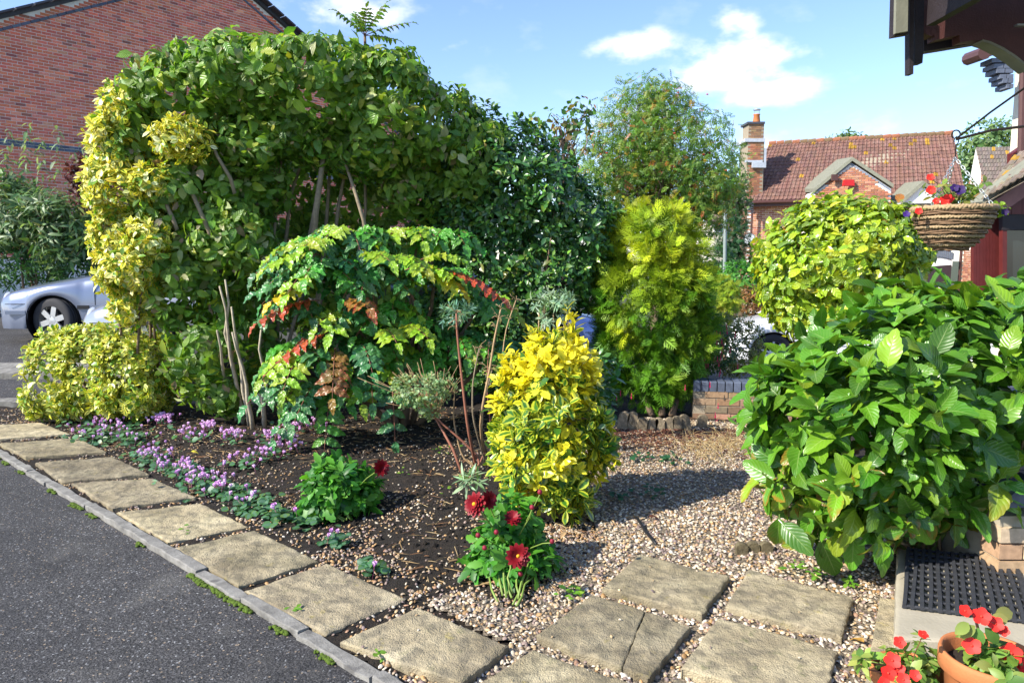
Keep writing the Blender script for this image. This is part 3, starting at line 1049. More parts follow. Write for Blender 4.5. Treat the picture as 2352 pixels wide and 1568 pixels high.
def brick_wall(parent, O, U, s_rng, z_rng, inside, cols, wts=None, top=300, vis=None, L=.215, Hh=.065, gap=.010, proud=.010, mat='brick', name='brick', mass='brickwork', seed=1, Zv=None):
    r = np.random.default_rng(seed)
    O, U = np.asarray(O, float), unit(np.asarray(U, float))
    Zv = np.array((0, 0, 1.)) if Zv is None else unit(np.asarray(Zv, float))
    Nn = unit(np.cross(U, Zv))
    if Nn @ (np.array((0, 0, EYE)) - O) < 0:
        Nn = -Nn
    S, Z = [], []
    for i, z in enumerate(np.arange(z_rng[0] + Hh / 2, z_rng[1], Hh + gap)):
        s = np.arange(s_rng[0] + (L + gap) / 2 * (i % 2) + L / 2, s_rng[1], L + gap)
        S.append(s)
        Z.append(np.full(len(s), z))
    S, Z = np.concatenate(S), np.concatenate(Z)
    ok = inside(S, Z)
    S, Z = S[ok], Z[ok]
    n = len(S)
    M = np.tile(np.eye(4), (n, 1, 1))
    flip = 1 if np.cross(U, -Nn) @ Zv > 0 else -1
    M[:, :3, 0] = U * L * flip
    M[:, :3, 1] = -Nn * (proud * r.uniform(.6, 1.2, n))[:, None]
    M[:, :3, 2] = Zv * Hh
    M[:, :3, 3] = O + U * S[:, None] + Zv * Z[:, None]
    pieces(parent, M, vary_tint(n, cols, wts, .12, seed), BRICK_T, mat, name, mass, top, vis)

def tile_t(roll=.16):
    x = np.linspace(-.5, .5, 7)
    prof = .22 * np.maximum(0, np.cos((x + .12) * 2 * math.pi)) + .0
    V, F = [], []
    for y, dz in ((-.56, .10), (.5, -.05)):
        for a, p in zip(x, prof):
            V.append((a, y, p + dz))
    for a, p in zip(x, prof):
        V.append((a, -.56, p - .12))
    F = [(i, i + 1, 8 + i, 7 + i) for i in range(6)] + [(14 + i, 15 + i, i + 1, i) for i in range(6)]
    return np.array(V), np.array(F)
TILE_T = tile_t()

def roof_patch(parent, RL, RR, ER, EL, nc, nr, cols, wts=None, top=300, vis=None, seed=2, inside=None, name='roof_tile', mass='roof_tiling', lichen=.05):
    r = np.random.default_rng(seed)
    RL, RR, ER, EL = (np.asarray(q, float) for q in (RL, RR, ER, EL))
    u, v = np.meshgrid((np.arange(nc) + .5) / nc, (np.arange(nr) + .5) / nr)
    u, v = u.ravel(), v.ravel()
    if inside is not None:
        k = inside(u, v)
        u, v = u[k], v[k]
    P = (EL * ((1 - u) * (1 - v))[:, None] + ER * (u * (1 - v))[:, None] + RL * ((1 - u) * v)[:, None] + RR * (u * v)[:, None])
    X = (ER - EL) * (1 - v)[:, None] + (RR - RL) * v[:, None]
    Y = (RL - EL) * (1 - u)[:, None] + (RR - ER) * u[:, None]
    Nz = unit(np.cross(X, Y))
    M = np.tile(np.eye(4), (len(P), 1, 1))
    M[:, :3, 0] = X / nc * .985
    M[:, :3, 1] = Y / nr
    M[:, :3, 2] = Nz * np.linalg.norm(X, axis=1)[:, None] / nc
    M[:, :3, 3] = P + Nz * (.03 + r.normal(size=(len(P), 1)) * .004)
    t = vary_tint(len(P), cols, wts, .07, seed)
    k = r.random(len(P)) < lichen * (1 + 4 * v ** 6)
    t[k, :3] = np.array((.42, .24, .03)) * r.uniform(.6, 1.1, (k.sum(), 1))
    pieces(parent, M, t, TILE_T, 'tile', name, mass, top, vis)
    part('roof_deck', MB().add(np.array([EL, ER, RR, RL]) - np.array((0, 0, .03)), [np.array([(0, 1, 2, 3)])]), 'dark_mortar', parent)

def on_plane(px, py, O, U):
    """the point of an upright wall plane (origin O, horizontal direction U) seen at a pixel -> (s, z)"""
    r = _ray(px, py)
    A = np.array([[r[0], -U[0]], [r[1], -U[1]]])
    t, s = np.linalg.solve(A, np.asarray(O[:2], float))
    return s, EYE + t * r[2]

# ---- red brick house on the left
HO, HU = np.array((-12.37, 17.4, 0)), np.array((.625, .78, 0))
house = thing('brick_house', 'large red brick house with blue brick bands and a steep gable behind the hedge', 'house', (-8, 22, 0))
l1, l2 = on_plane(0, 45, HO, HU), on_plane(115, 0, HO, HU)
r1, r2 = on_plane(580, 0, HO, HU), on_plane(668, 62, HO, HU)
ml = .5 * ((l2[1] - l1[1]) / (l2[0] - l1[0]) + (r1[1] - r2[1]) / (r2[0] - r1[0]))
apex_s = (r1[1] - l1[1] + ml * (l1[0] + r1[0])) / (2 * ml)
apex_z = l1[1] + ml * (apex_s - l1[0])
apex_z = .5 * (apex_z + r1[1] + ml * (r1[0] - apex_s))
def left_inside(s, z):
    return (z < apex_z - ml * np.abs(s - apex_s) - .06) & (s < apex_s + (apex_z - 5.6) / ml)
half = (apex_z - 5.6) / ml
def hp(s, z, out=0.):
    return HO + HU * s + np.array((0, 0, z)) + np.array((.78, -.625, 0)) * out
part('wall', MB().prism([hp(apex_s - half, -1), hp(apex_s + half, -1), hp(apex_s + half, 5.6), hp(apex_s, apex_z), hp(apex_s - half, 5.6)], np.array((-.78, .625, 0)) * 6), 'mortar', house)
band = [on_plane(0, 308, HO, HU)[1], on_plane(0, 339, HO, HU)[1]]
bz = .5 * (band[0] + band[1])
visL = lambda px, py: ((px < 205) & (py < 330)) | ((py < 75) & (px < 650)) | ((px < 260) & (py < 200))
kb = int(round(bz / .075))
brick_wall(house, HO, HU, (-6, apex_s + half), (.0, apex_z), lambda s, z: left_inside(s, z) & (np.abs(z - (kb * .075 - .005)) > .07) & (z > 1.5), RED, REDW, 300, visL, seed=11)
brick_wall(house, HO, HU, (-6, apex_s + half), ((kb - 1) * .075, kb * .075 + .06), lambda s, z: left_inside(s, z), BLUE, None, 90, lambda px, py: (px < 230) & (py < 400), proud=.022, mat='blue_brick', name='blue_brick', mass='blue_brickwork', seed=12)
for sg in (-1, 1):       # a blue course that follows each verge, the tiled verge above it
    ang = math.atan(ml)
    dirv = HU * math.cos(ang) * sg * -1 + np.array((0, 0, math.sin(ang)))
    L = half / math.cos(ang)
    o = hp(apex_s + sg * half, 5.6 - .27, .004)
    brick_wall(house, o, dirv, (0, L), (0, .07), lambda s, z: s > -1, BLUE, None, 40, None, proud=.03, mat='blue_brick', name='blue_brick', mass='blue_brickwork', seed=13, Zv=np.cross(dirv, (.78, -.625, 0)) * (1 if np.cross(dirv, (.78, -.625, 0))[2] > 0 else -1))
    a, b = hp(apex_s + sg * (half + .5), 5.6 - .5 * ml, .12), hp(apex_s, apex_z, .12)
    nb = np.array((0, 0, .05))
    part('roof', MB().prism([a, b, b + nb * 2.2, a + nb * 2.2], np.array((-.78, .625, 0)) * 6.3), 'tile_dark' if 'tile_dark' in MATS else plain('tile_dark', (.06, .065, .08), .7, var=.4).m, house)
    n = 22
    for i in range(n):
        t = (i + .5) / n
        c = a * (1 - t) + b * t + nb * 2.4
        mb = MB().box(c, (.42, .5, .045), np.array([unit(b - a), np.array((-.78, .625, 0)), unit(np.cross(b - a, (-.78, .625, 0)))]).T)
        part('verge_tile', mb, 'tile_dark', house)

# ---- brown-roofed brick house across the way
D2 = {}
RL, RR, ER, EL = at(1766, 332, 32.5), at(2189, 308, 30.), at(2217, 447, 27.3), at(1714, 462, 29.6)
h2 = thing('brick_house', 'orange brick house with brown tiled roof, chimney stack and small front gable', 'house', (14, 31, -.7))
visR = lambda px, py: ~((px > 1850) & (px < 2050) & (py > 372) & (py > 372 + np.abs(px - 1953) * .75)) & ~((px > 2100) & (px < 2290) & (py > 410))
roof_patch(h2, RL, RR, ER, EL, 48, 17, TILE, None, 300, visR, seed=21, lichen=.02)
back = np.array((1.9, 4.2, -3.1))
part('roof_back', MB().add([RL, RR, RR + back, RL + back], [np.array([(0, 1, 2, 3)])]), 'tile_dark', h2)
for i in range(22):      # ridge tiles
    t0, t1 = i / 22, (i + .96) / 22
    part('ridge_tile', MB().tube([RL * (1 - t0) + RR * t0 + (0, 0, .02), RL * (1 - t1) + RR * t1 + (0, 0, .05)], .11, 8, tint=(.20 + .12 * (random.random() < .35), .13, .07)), 'tile', h2)
eu = unit((ER - EL) * np.array((1, 1, 0)))
wz = EL[2] - .1
w0 = EL + np.array((.25, .45, 0)); w0[2] = -.75
wl_ = np.linalg.norm((ER - EL)[:2]) - .3
en = np.cross(eu, (0, 0, 1.))
en = en if en[1] < 0 else -en
part('wall', MB().prism([w0, w0 + eu * wl_, w0 + eu * wl_ + (0, 0, wz + .75), w0 + (0, 0, wz + .75)], -en * 5.0), 'mortar', h2)
gs0 = on_plane(2122, 600, w0, eu); gs1 = on_plane(2188, 600, w0, eu)
def h2_in(s, z):
    return ~((s > gs0[0] - .9) & (s < gs1[0]) & (z < gs1[1] + .75 + .2))
brick_wall(h2, w0, eu, (0, wl_), (0.1, wz + .72), h2_in, ORANGE, None, 200, lambda px, py: ((px < 1760) & (px > 1712)) | ((px > 2120) & (px < 2230) & (py > 540)), seed=22)
# left end wall below the stack, its shade painted in as darker brick
side = at(1700, 560, 30.8) - at(1716, 560, 29.9)
su = np.array((side[0], side[1], 0))
brick_wall(h2, w0 + np.array((0, -.02, 0)), su, (0.02, 1.0), (0.1, wz + .6), lambda s, z: z > -9, [(.22, .10, .06), (.17, .075, .05), (.26, .12, .07)], None, 60, lambda px, py: py < 600, seed=23)
part('gutter', MB().tube([EL + (-.1, -.05, -.06), ER + (0, -.05, -.06)], .065, 8), 'gutter', h2)
part('fascia', MB().prism([EL + (0, 0.02, -.22), ER + (0, .02, -.22), ER + (0, .02, -.02), EL + (0, .02, -.02)], (0, .03, 0)), 'gutter', h2)
dp = at(1727, 470, 29.45)
part('downpipe', MB().tube([dp, dp + (.1, .25, -.25), dp + (.1, .3, -4.3)], .045, 8), 'gutter', h2)
# chimney: lower breast, flashing, stack, cap, pot
def box_px(x0, x1, y0, y1, d, dy, name, mat, parent, brick=None, seed=0, top=60):
    a, b = at(x0, y1, d), at(x1, y0, d)
    part(name, MB().box(((a[0] + b[0]) / 2, d + dy / 2, (a[2] + b[2]) / 2), (b[0] - a[0], dy, b[2] - a[2])), mat, parent)
    if brick is not None:
        brick_wall(parent, (a[0], d - .001, 0), (1, 0, 0), (.0, b[0] - a[0] - .1), (a[2], b[2] - .03), lambda s, z: s < b[0] - a[0] - .1, brick, None, top, None, seed=seed, L=.2)
box_px(1713, 1756, 325, 470, 29.75, 1.0, 'chimney_breast', 'dark_mortar', h2, [(.36, .15, .08), (.42, .19, .10), (.30, .14, .08)], 24)
box_px(1718.5, 1755.5, 283, 324, 30.0, .75, 'chimney_stack', 'dark_mortar', h2, [(.30, .17, .09), (.24, .15, .09), (.34, .20, .11)], 25)
box_px(1711, 1757.5, 318, 326, 29.7, 1.1, 'chimney_ledge', 'lead', h2)
box_px(1717, 1757.5, 279.5, 284.5, 29.93, .9, 'chimney_cap', 'tile_dark', h2)
box_px(1712, 1752, 368, 373, 29.68, .1, 'lead_flashing', 'lead', h2)
box_px(1728, 1760, 373, 385, 29.6, .1, 'lead_flashing', 'lead', h2)
box_px(1753, 1761, 340, 376, 29.75, .5, 'lead_flashing', 'lead', h2)
pc = at(1737.5, 280, 30.4)
part('chimney_pot', MB().lathe([(.14, -.1), (.15, .0), (.12, .25), (.14, .27), (.14, .30), (.10, .30)], pc, 14), 'terracotta', h2, True)
part('chimney_cowl', MB().tube([pc + (-.1, 0, .3), pc + (-.1, 0, .48)], .015).tube([pc + (.1, 0, .3), pc + (.1, 0, .48)], .015).lathe([(.0, .52), (.15, .5), (.15, .46), (.0, .46)], pc, 14), 'galvanised', h2)
# louvre box, dish
lb = at(1724, 480, 29.3)
for i in range(5):
    part('louvre', MB().box(at(1724, 467 + i * 5.2, 29.4), (.20, .12, .055)), 'tile_dark', h2)
dc = at(1721, 549, 29.0)
part('satellite_dish', MB().lathe([(0, .06), (.12, .05), (.2, .02), (.25, -.02), (.2, .01), (.12, .04), (0, .05)], dc, 18, axis=(-.5, -.8, .35)), 'dish', h2, True)
part('dish_arm', MB().tube([dc, dc + (-.15, -.28, .02)], .012).tube([dc, dc + (.1, .4, -.1)], .018), 'galvanised', h2)
# front gable with blue brick verge lines
ga = [at(1865, 444, 27.9), at(2047, 434, 26.9), at(1953, 372, 27.4)]
part('gable_wall', MB().prism([ga[0] + (0, 0, -3.6), ga[1] + (0, 0, -3.5), ga[1], ga[2], ga[0]], (.3, 1.6, 0)), 'mortar', h2)
gu = unit((ga[1] - ga[0]) * np.array((1, 1, 0)))
go = ga[0].copy(); go[2] = 0
gl = np.linalg.norm((ga[1] - ga[0])[:2])
gsl = (ga[2][2] - ga[0][2]) / (gl / 2)
brick_wall(h2, go + (-.012, -.035, 0), gu, (0, gl), (ga[0][2] - 3, ga[2][2]), lambda s, z: z < ga[0][2] + gsl * np.minimum(s, gl - s) - .12, ORANGE, None, 200, lambda px, py: py < 450, seed=26)
for i, (a, b) in enumerate(((ga[0], ga[2]), (ga[1], ga[2]))):
    out = np.array((0, -.16, 0))
    part('verge', MB().prism([a + out + (0, 0, .02), b + out + (0, 0, .02), b + out + (0, 0, .16), a + out + (0, 0, .16)], (.4, 2.2, .2)), plain('moss_board', (.20, .20, .15), .8, var=.4).m if 'moss_board' not in MATS else 'moss_board', h2)
    for k, (dz, nm) in enumerate(((-.10, 'blue_brick'), (-.36, 'blue_brick'))):
        n = 9
        for j in range(n):
            t0, t1 = (j + .04) / n, (j + .96) / n
            p, q = a * (1 - t0) + b * t0 + (0, -.012, dz), a * (1 - t1) + b * t1 + (0, -.012, dz)
            o = part('blue_brick', MB().prism([p, q, q + (0, 0, .09), p + (0, 0, .09)], (0, .03, 0), tint=(.22, .25, .32)), 'blue_brick', h2)
part('alarm_box', MB().box(at(1949, 420, 27.2), (.42, .12, .22), taper=.85), 'red_plastic', h2)
part('vent', MB().box(at(1917, 408, 27.4), (.22, .1, .22)), 'gutter', h2)
# white dormer gable and its window
wa = [at(2068, 468, 26.6), at(2170, 466, 26.3), at(2116, 426, 26.4)]
part('dormer_gable', MB().prism([wa[0], wa[1], wa[2]], (.2, 1.4, 0)), 'white_paint', h2)
for a, b in ((wa[0], wa[2]), (wa[1], wa[2])):
    part('verge', MB().prism([a + (0, -.12, .0), b + (0, -.12, .0), b + (0, -.12, .16), a + (0, -.12, .16)], (.3, 1.8, .1)), 'moss_board', h2)
wi = [at(2094, 560, 26.4), at(2166, 472, 26.4)]
wc, ws = (wi[0] + wi[1]) / 2, wi[1] - wi[0]
win = part('window', MB().box(wc, (ws[0], .14, ws[2])), 'gutter', h2)
for k in (-1, 1):
    part('pane', MB().box(wc + (k * ws[0] * .24, -.075, -.02), (ws[0] * .38, .02, ws[2] * .82)), 'glass', win)
part('window_head', MB().box(wc + (0, -.08, ws[2] * .28), (ws[0] * .86, .03, .05)), 'white_paint', win)
part('window_sill', MB().box(wc + (0, -.06, -ws[2] * .53), (ws[0] * 1.15, .2, .12)), 'blue_brick', h2)
# garage: arch of blue bricks, white lintel, dark door
gA, gB = at(2102, 603, 26.2), at(2188, 597, 25.9)
for i in range(18):
    t = (i + .5) / 18
    p = gA * (1 - t) + gB * t + (0, 0, .12 + .16 * math.sin(math.pi * t))
    part('arch_brick', MB().box(p, (.085, .12, .24), tint=(.14, .17, .22)), 'blue_brick', h2)
part('garage_frame', MB().prism([gA + (0, 0, -.25), gB + (0, 0, -.25), gB + (0, 0, .0), (gA + gB) / 2 + (0, 0, .16), gA + (0, 0, .0)], (0, .1, 0)), 'white_paint', h2)
part('garage_door', MB().prism([gA + (.06, .0, -2.1), gB + (-.06, .0, -2.1), gB + (-.06, -.02, -.17), gA + (.06, -.02, -.17)], (0, -.04, 0)), 'dark_door', h2)
g2 = at(2212, 520, 26.1)
part('downpipe', MB().tube([g2 + (0, 0, .6), g2 + (0, 0, -2.8)], .05, 8), 'gutter', h2)

# ---- pale house beyond, left of the stack
h3 = thing('cream_house', 'distant cream walled house with pale brown tiled roof beside the lamp post', 'house', (13.5, 44, -1))
roof_patch(h3, at(1640, 457, 47), at(1760, 456, 47), at(1770, 506, 43), at(1622, 508, 43), 34, 12, [(.30, .22, .17), (.27, .19, .15)], None, 60, lambda px, py: px < 1710, seed=31, lichen=.02)
a, b = at(1626, 600, 43.3), at(1770, 507, 43.3)
part('wall', MB().box(((a[0] + b[0]) / 2, 45, (a[2] + b[2]) / 2), (b[0] - a[0], 3.2, b[2] - a[2])), 'cream_render', h3)
for x0, x1 in ((1640, 1662), (1668, 1676)):
    a, b = at(x0, 533, 43.2), at(x1, 514, 43.2)
    w = part('window', MB().box(((a[0] + b[0]) / 2, 43.35, (a[2] + b[2]) / 2), (b[0] - a[0], .12, b[2] - a[2])), 'white_paint', h3)
    part('pane', MB().box(((a[0] + b[0]) / 2, 43.27, (a[2] + b[2]) / 2), (b[0] - a[0] - .12, .06, b[2] - a[2] - .12)), 'glass', w)
# ---- grey-roofed house on the right behind the basket
h4 = thing('tiled_house', 'grey-brown tiled roof end with orange brick gable seen beside the hanging basket', 'house', (16, 26, -.7))
roof_patch(h4, at(2241, 340, 24.8), at(2360, 338, 24.0), at(2375, 428, 22.6), at(2262, 432, 23.6), 16, 10, [(.16, .13, .11), (.18, .145, .125)], None, 90, lambda px, py: px < 2312, seed=41, lichen=.03)
gq = [at(2224, 432, 25.6), at(2262, 433, 23.7), at(2241, 342, 24.75)]
part('gable_wall', MB().prism([gq[0] + (0, 0, -4), gq[1] + (0, 0, -4), gq[1], gq[2], gq[0]], (1.2, .8, -.1)), 'mortar', h4)
gu = unit((gq[1] - gq[0]) * np.array((1, 1, 0)))
gl4 = np.linalg.norm((gq[1] - gq[0])[:2])
brick_wall(h4, gq[0] * np.array((1, 1, 0)) + (-.03, -.02, 0), gu, (0, gl4), (gq[0][2] - 4, gq[2][2]), lambda s, z: (s > .1) & (s < gl4 - .1) & (z < gq[0][2] - .1 + (gq[2][2] - gq[0][2]) * np.minimum(s / (.45 * gl4), (gl4 - s) / (.55 * gl4))), ORANGE, None, 60, None, seed=42)
roof_patch(h4, at(2225, 424, 24), at(2300, 424, 23), at(2310, 470, 21), at(2215, 470, 22), 12, 4, [(.16, .13, .11), (.20, .16, .14)], None, 30, None, seed=43, lichen=.03)

# ---- next-door house at the right edge
h5 = thing('buff_house', 'buff brick house with stepped blue corbel and dark red porch at right edge', 'house', (7.2, 10, 0))
a, b = at(2318, 800, 10.0), at(2318, 60, 10.0)
part('wall', MB().box((a[0] + 1.5, 10.15, 2.3), (3.0, .3, 5.6)), 'cream_render', h5)
brick_wall(h5, (a[0], 9.999, 0), (1, 0, 0), (.0, 1.6), (1.8, 5.0), lambda s, z: s < 2, BUFF, None, 90, None, seed=51)
for i, (x0, y1) in enumerate(((2275.5, 145), (2281, 158), (2287, 169), (2295, 182), (2301, 192), (2310, 204))):
    p, q = at(x0, y1, 9.9), at(2326, y1 - 11, 9.9)
    for j in range(2):
        c0, c1 = (p[0], (p[0] + q[0]) / 2 - .006) if j == 0 else ((p[0] + q[0]) / 2 + .006, q[0])
        part('corbel_brick', MB().box(((c0 + c1) / 2, 10.0, (p[2] + q[2]) / 2), (c1 - c0, .24, q[2] - p[2] - .006), tint=(.13, .15, .20)), 'blue_brick', h5)
p = at(2262, 122, 9.8)
part('gutter', MB().tube([p, p + (.03, .4, .03)], .085, 10), 'gutter', h5)
part('eaves_board', MB().prism([at(2268, 130, 9.8), at(2290, 95, 9.8), at(2420, 40, 9.8), at(2420, 75, 9.8), at(2300, 120, 9.8)], (0, .15, 0)), 'gutter', h5)
part('downpipe', MB().tube([at(2350, 150, 9.7), at(2343, 420, 9.7)], .04, 8), 'gutter', h5)
part('upper_window', MB().prism([at(2327, 392, 9.8), at(2327, 352, 9.8), at(2370, 322, 9.8), at(2370, 380, 9.8)], (0, .12, 0)), 'red_timber', h5)
part('window_pane', MB().prism([at(2331, 384, 9.75), at(2331, 356, 9.75), at(2370, 332, 9.75), at(2370, 374, 9.75)], (0, .06, 0)), 'glass', h5)
# its porch: tiled verge, barge board, boarded gable, red frame with glass
roof_patch(h5, at(2330, 365, 9.0), at(2460, 290, 8.6), at(2400, 385, 7.2), at(2258, 462, 7.6), 9, 8, [(.24, .19, .14), (.20, .16, .12), (.28, .23, .17)], None, 40, None, seed=52, lichen=.05)
part('verge', MB().prism([at(2256, 463, 7.6), at(2400, 352, 7.6), at(2400, 378, 7.6), at(2262, 472, 7.6)], (0, .25, 0)), 'moss_board', h5)
part('barge_board', MB().prism([at(2270, 470, 7.65), at(2400, 384, 7.65), at(2400, 420, 7.65), at(2306, 486, 7.65)], (0, .06, 0)), plain('faded_timber', (.26, .12, .11), .6, var=.3).m, h5)
for k in range(4):
    part('gable_plank', MB().prism([at(2300 + k * 24, 492, 7.72), at(2323 + k * 24, 492, 7.72), at(2323 + k * 24, 400, 7.72), at(2300 + k * 24, 420, 7.72)], (0, .03, 0)), 'red_timber', h5)
for k in range(9):       # red boarded cheek and posts
    x0 = 2236 + k * 7.4
    part('cheek_plank', MB().prism([at(x0, 760, 7.9), at(x0 + 6.9, 760, 7.9), at(x0 + 6.9, 492, 7.9), at(x0, 492, 7.9)], (0, .05 + .03 * (k % 2), 0)), 'red_timber', h5)
part('glazing', MB().prism([at(2309, 760, 7.8), at(2420, 760, 7.8), at(2420, 525, 7.8), at(2309, 525, 7.8)], (0, .03, 0)), 'glass', h5)
part('glazing_bar', MB().prism([at(2303, 760, 7.74), at(2313, 760, 7.74), at(2313, 492, 7.74), at(2303, 492, 7.74)], (0, .06, 0)), 'red_timber', h5)
part('recess_shade', MB().prism([at(2303, 528, 7.73), at(2420, 528, 7.73), at(2420, 492, 7.73), at(2303, 492, 7.73)], (0, .06, 0)), 'dark_timber', h5)  # dark board standing in for the shadowed recess above the glass

# ---- the porch the camera stands beside (top right)
pr = thing('timber_porch', 'dark timber porch roof with stepped bracket and curved brace overhead at right', 'porch', (1.9, 2.7, 2.2))
def slab_px(name, pts, d, th, mat, parent):
    return part(name, MB().prism([at(x, y, d) for x, y in pts], (0, th, 0)), mat, parent)
slab_px('bracket', [(2105, 53), (2108, 62), (2113, 69), (2121, 76), (2131, 81), (2141, 84), (2146, 80), (2147, 93), (2204, 81), (2205, 98), (2230, 94), (2258, 92), (2275, 96), (2290, 102), (2305, 110), (2320, 120), (2336, 130), (2356, 146), (2400, 185), (2440, 230), (2440, -60), (2105, -60)], 2.62, .045, 'plank_timber', pr)
slab_px('tie_beam', [(2122, 119), (2122, 84), (2420, 30), (2420, 70)], 2.70, .05, 'dark_timber', pr)
slab_px('brace_edge', [(2258, 91), (2275, 95), (2305, 109), (2336, 129), (2366, 154), (2366, 161), (2336, 136), (2305, 116), (2275, 101), (2258, 96)], 2.60, .06, 'moss_board', pr)
slab_px('fascia_board', [(2089, 170), (2098, 170), (2101, -60), (2089, -60)], 2.58, .03, 'dark_timber', pr)
slab_px('barge_board', [(2101, 148), (2119, 145), (2121, 118), (2124, -60), (2101, -60)], 2.60, .03, 'dark_timber', pr)
slab_px('undercloak', [(2052, 84), (2087, 78), (2089, -60), (2056, -60)], 2.55, .03, 'dark_timber', pr)
slab_px('verge_slate', [(2057, 77), (2085, 72), (2087, -60), (2060, -60)], 2.53, .015, 'moss_board', pr)
p = at(2060, -70, 2.3)
part('porch_roof', MB().prism([p + (-.05, 0, .1), p + (1.6, 0, .75), p + (1.6, 0, .83), p + (-.05, 0, .18)], (0, -1.4, 0)), 'tile_dark', pr)
part('soffit', MB().prism([p + (.15, .1, .02), p + (1.6, .1, .03), p + (1.6, .1, .06), p + (.15, .1, .05)], (0, -1.2, 0)), 'dark_timber', pr)
q = at(2124, 62, 2.58)
part('shade_board', MB().box((q[0] + .015, 2.58 - .35, q[2] + .4), (.03, .68, .8)), 'dark_timber', pr)  # upright board added to keep the sun off the bracket plank
part('ceiling_clip', MB().box(at(2348, 59, 2.55), (.045, .02, .006)), 'galvanised', pr)

# ---- low garden wall with blue brick-on-edge coping
lw = thing('garden_wall', 'low buff brick garden wall with dark blue brick coping behind the gravel', 'wall', (2.6, 7.2, -.1))
wa_, wb_ = at(1590, 985, 6.95), at(2120, 1000, 6.6)
wd = unit((wb_ - wa_) * np.array((1, 1, 0)))
wn_ = np.array((wd[1], -wd[0], 0))
zt = at(1600, 898, 6.95)[2]
Lw = 3.4
o = np.array((wa_[0], wa_[1], 0))
part('wall_core', MB().prism([o + (0, 0, -.3), o + wd * Lw + (0, 0, -.3), o + wd * Lw + (0, 0, zt), o + (0, 0, zt)], -wn_ * .2), 'dark_mortar', lw)
brick_wall(lw, o + wn_ * .001, wd, (0, Lw), (zt - 5 * .075 - .06, zt - .004), lambda s, z: s < 4, [(.30, .19, .11), (.34, .23, .14), (.26, .16, .10), (.24, .17, .12)], None, 300, None, seed=61, proud=.008)
n = int(Lw / .076)
for i in range(n):
    c = o + wd * (i * .076 + .033) - wn_ * .1
    ch = .012
    w2 = .0325
    prof = [c + wn_ * .112 + (0, 0, zt + .003), c + wn_ * .112 + (0, 0, zt + .09), c + wn_ * .10 + (0, 0, zt + .102), c - wn_ * .11 + (0, 0, zt + .102), c - wn_ * .11 + (0, 0, zt + .003)]
    t_ = .8 + .4 * random.random()
    part('coping_brick', MB().prism([q - wd * w2 for q in prof], wd * w2 * 2, tint=(.10 * t_, .12 * t_, .17 * t_)), 'blue_brick', lw)

# ---- log edging
def log_stub(p, w, h, col, label, grp, lean=0.):
    ang = np.linspace(0, math.pi, 7)
    top = [(math.cos(a) * w / 2, 0, h - .25 * w + math.sin(a) * w * .35) for a in ang]
    prof = [(w / 2, 0, -.05)] + top + [(-w / 2, 0, -.05)]
    Pp = np.array(prof)
    Pp[:, 0] += Pp[:, 2] * lean
    P = Pp + np.array((p[0], p[1], 0)) + (0, 0, p[2])
    o = part('edging_log', MB().prism(P, (0, w * .55, 0), tint=col), 'log', None, base=p)
    tag(o, label, 'log', grp)
for i, (x, y, w, h) in enumerate(((1428, 986, .09, .15), (1451, 986, .09, .15), (1474, 988, .085, .10), (1497, 987, .085, .095), (1517, 987, .08, .10), (1537, 986, .075, .10), (1556, 986, .08, .11), (1578, 985, .085, .12), (1612, 982, .085, .11))):
    g = gp(x, y, -.03)
    log_stub(g, w, h, np.array((.30, .24, .16)) * random.uniform(.7, 1.2), 'weathered log stub in the row under the golden conifer, ' + ('tall one at the left end', 'tall one second from the left', 'third from the left', 'fourth from the left', 'fifth from the left', 'fourth from the right', 'third from the right', 'second from the right', 'set apart at the right end')[i], 'log edging under the conifer', random.uniform(-.25, .25))
for i, (x, y) in enumerate(((1705, 1270), (1732, 1268), (1762, 1268))):
    log_stub(gp(x, y, -.03), .062, .045, np.array((.17, .14, .08)) * random.uniform(.8, 1.2), 'short mossy log stub sunk in the gravel beside the hydrangea, ' + ('left one of three', 'middle one of three', 'right one of three')[i], 'log stubs in the gravel')

# ---- street lamp
lp = at(1664, 640, 20.0)
sl = thing('street_lamp', 'grey-green curved street lamp post beside the golden conifer', 'street lamp', (lp[0], 20, -.6))
pth = [(lp[0], 20, -.6), tuple(at(1664, 640, 20)), tuple(at(1666, 500, 20)), tuple(at(1666, 482, 20)), tuple(at(1662, 470, 20)), tuple(at(1654, 463, 20)), tuple(at(1640, 459, 20)), tuple(at(1618, 458, 20))]
part('post', MB().tube(pth, .05, 8), 'grey_paint', sl, True)
part('lamp_head', MB().lathe([(0, -.02), (.10, 0), (.13, .06), (.09, .11), (0, .13)], at(1612, 462, 20), 12), 'grey_paint', sl, True)

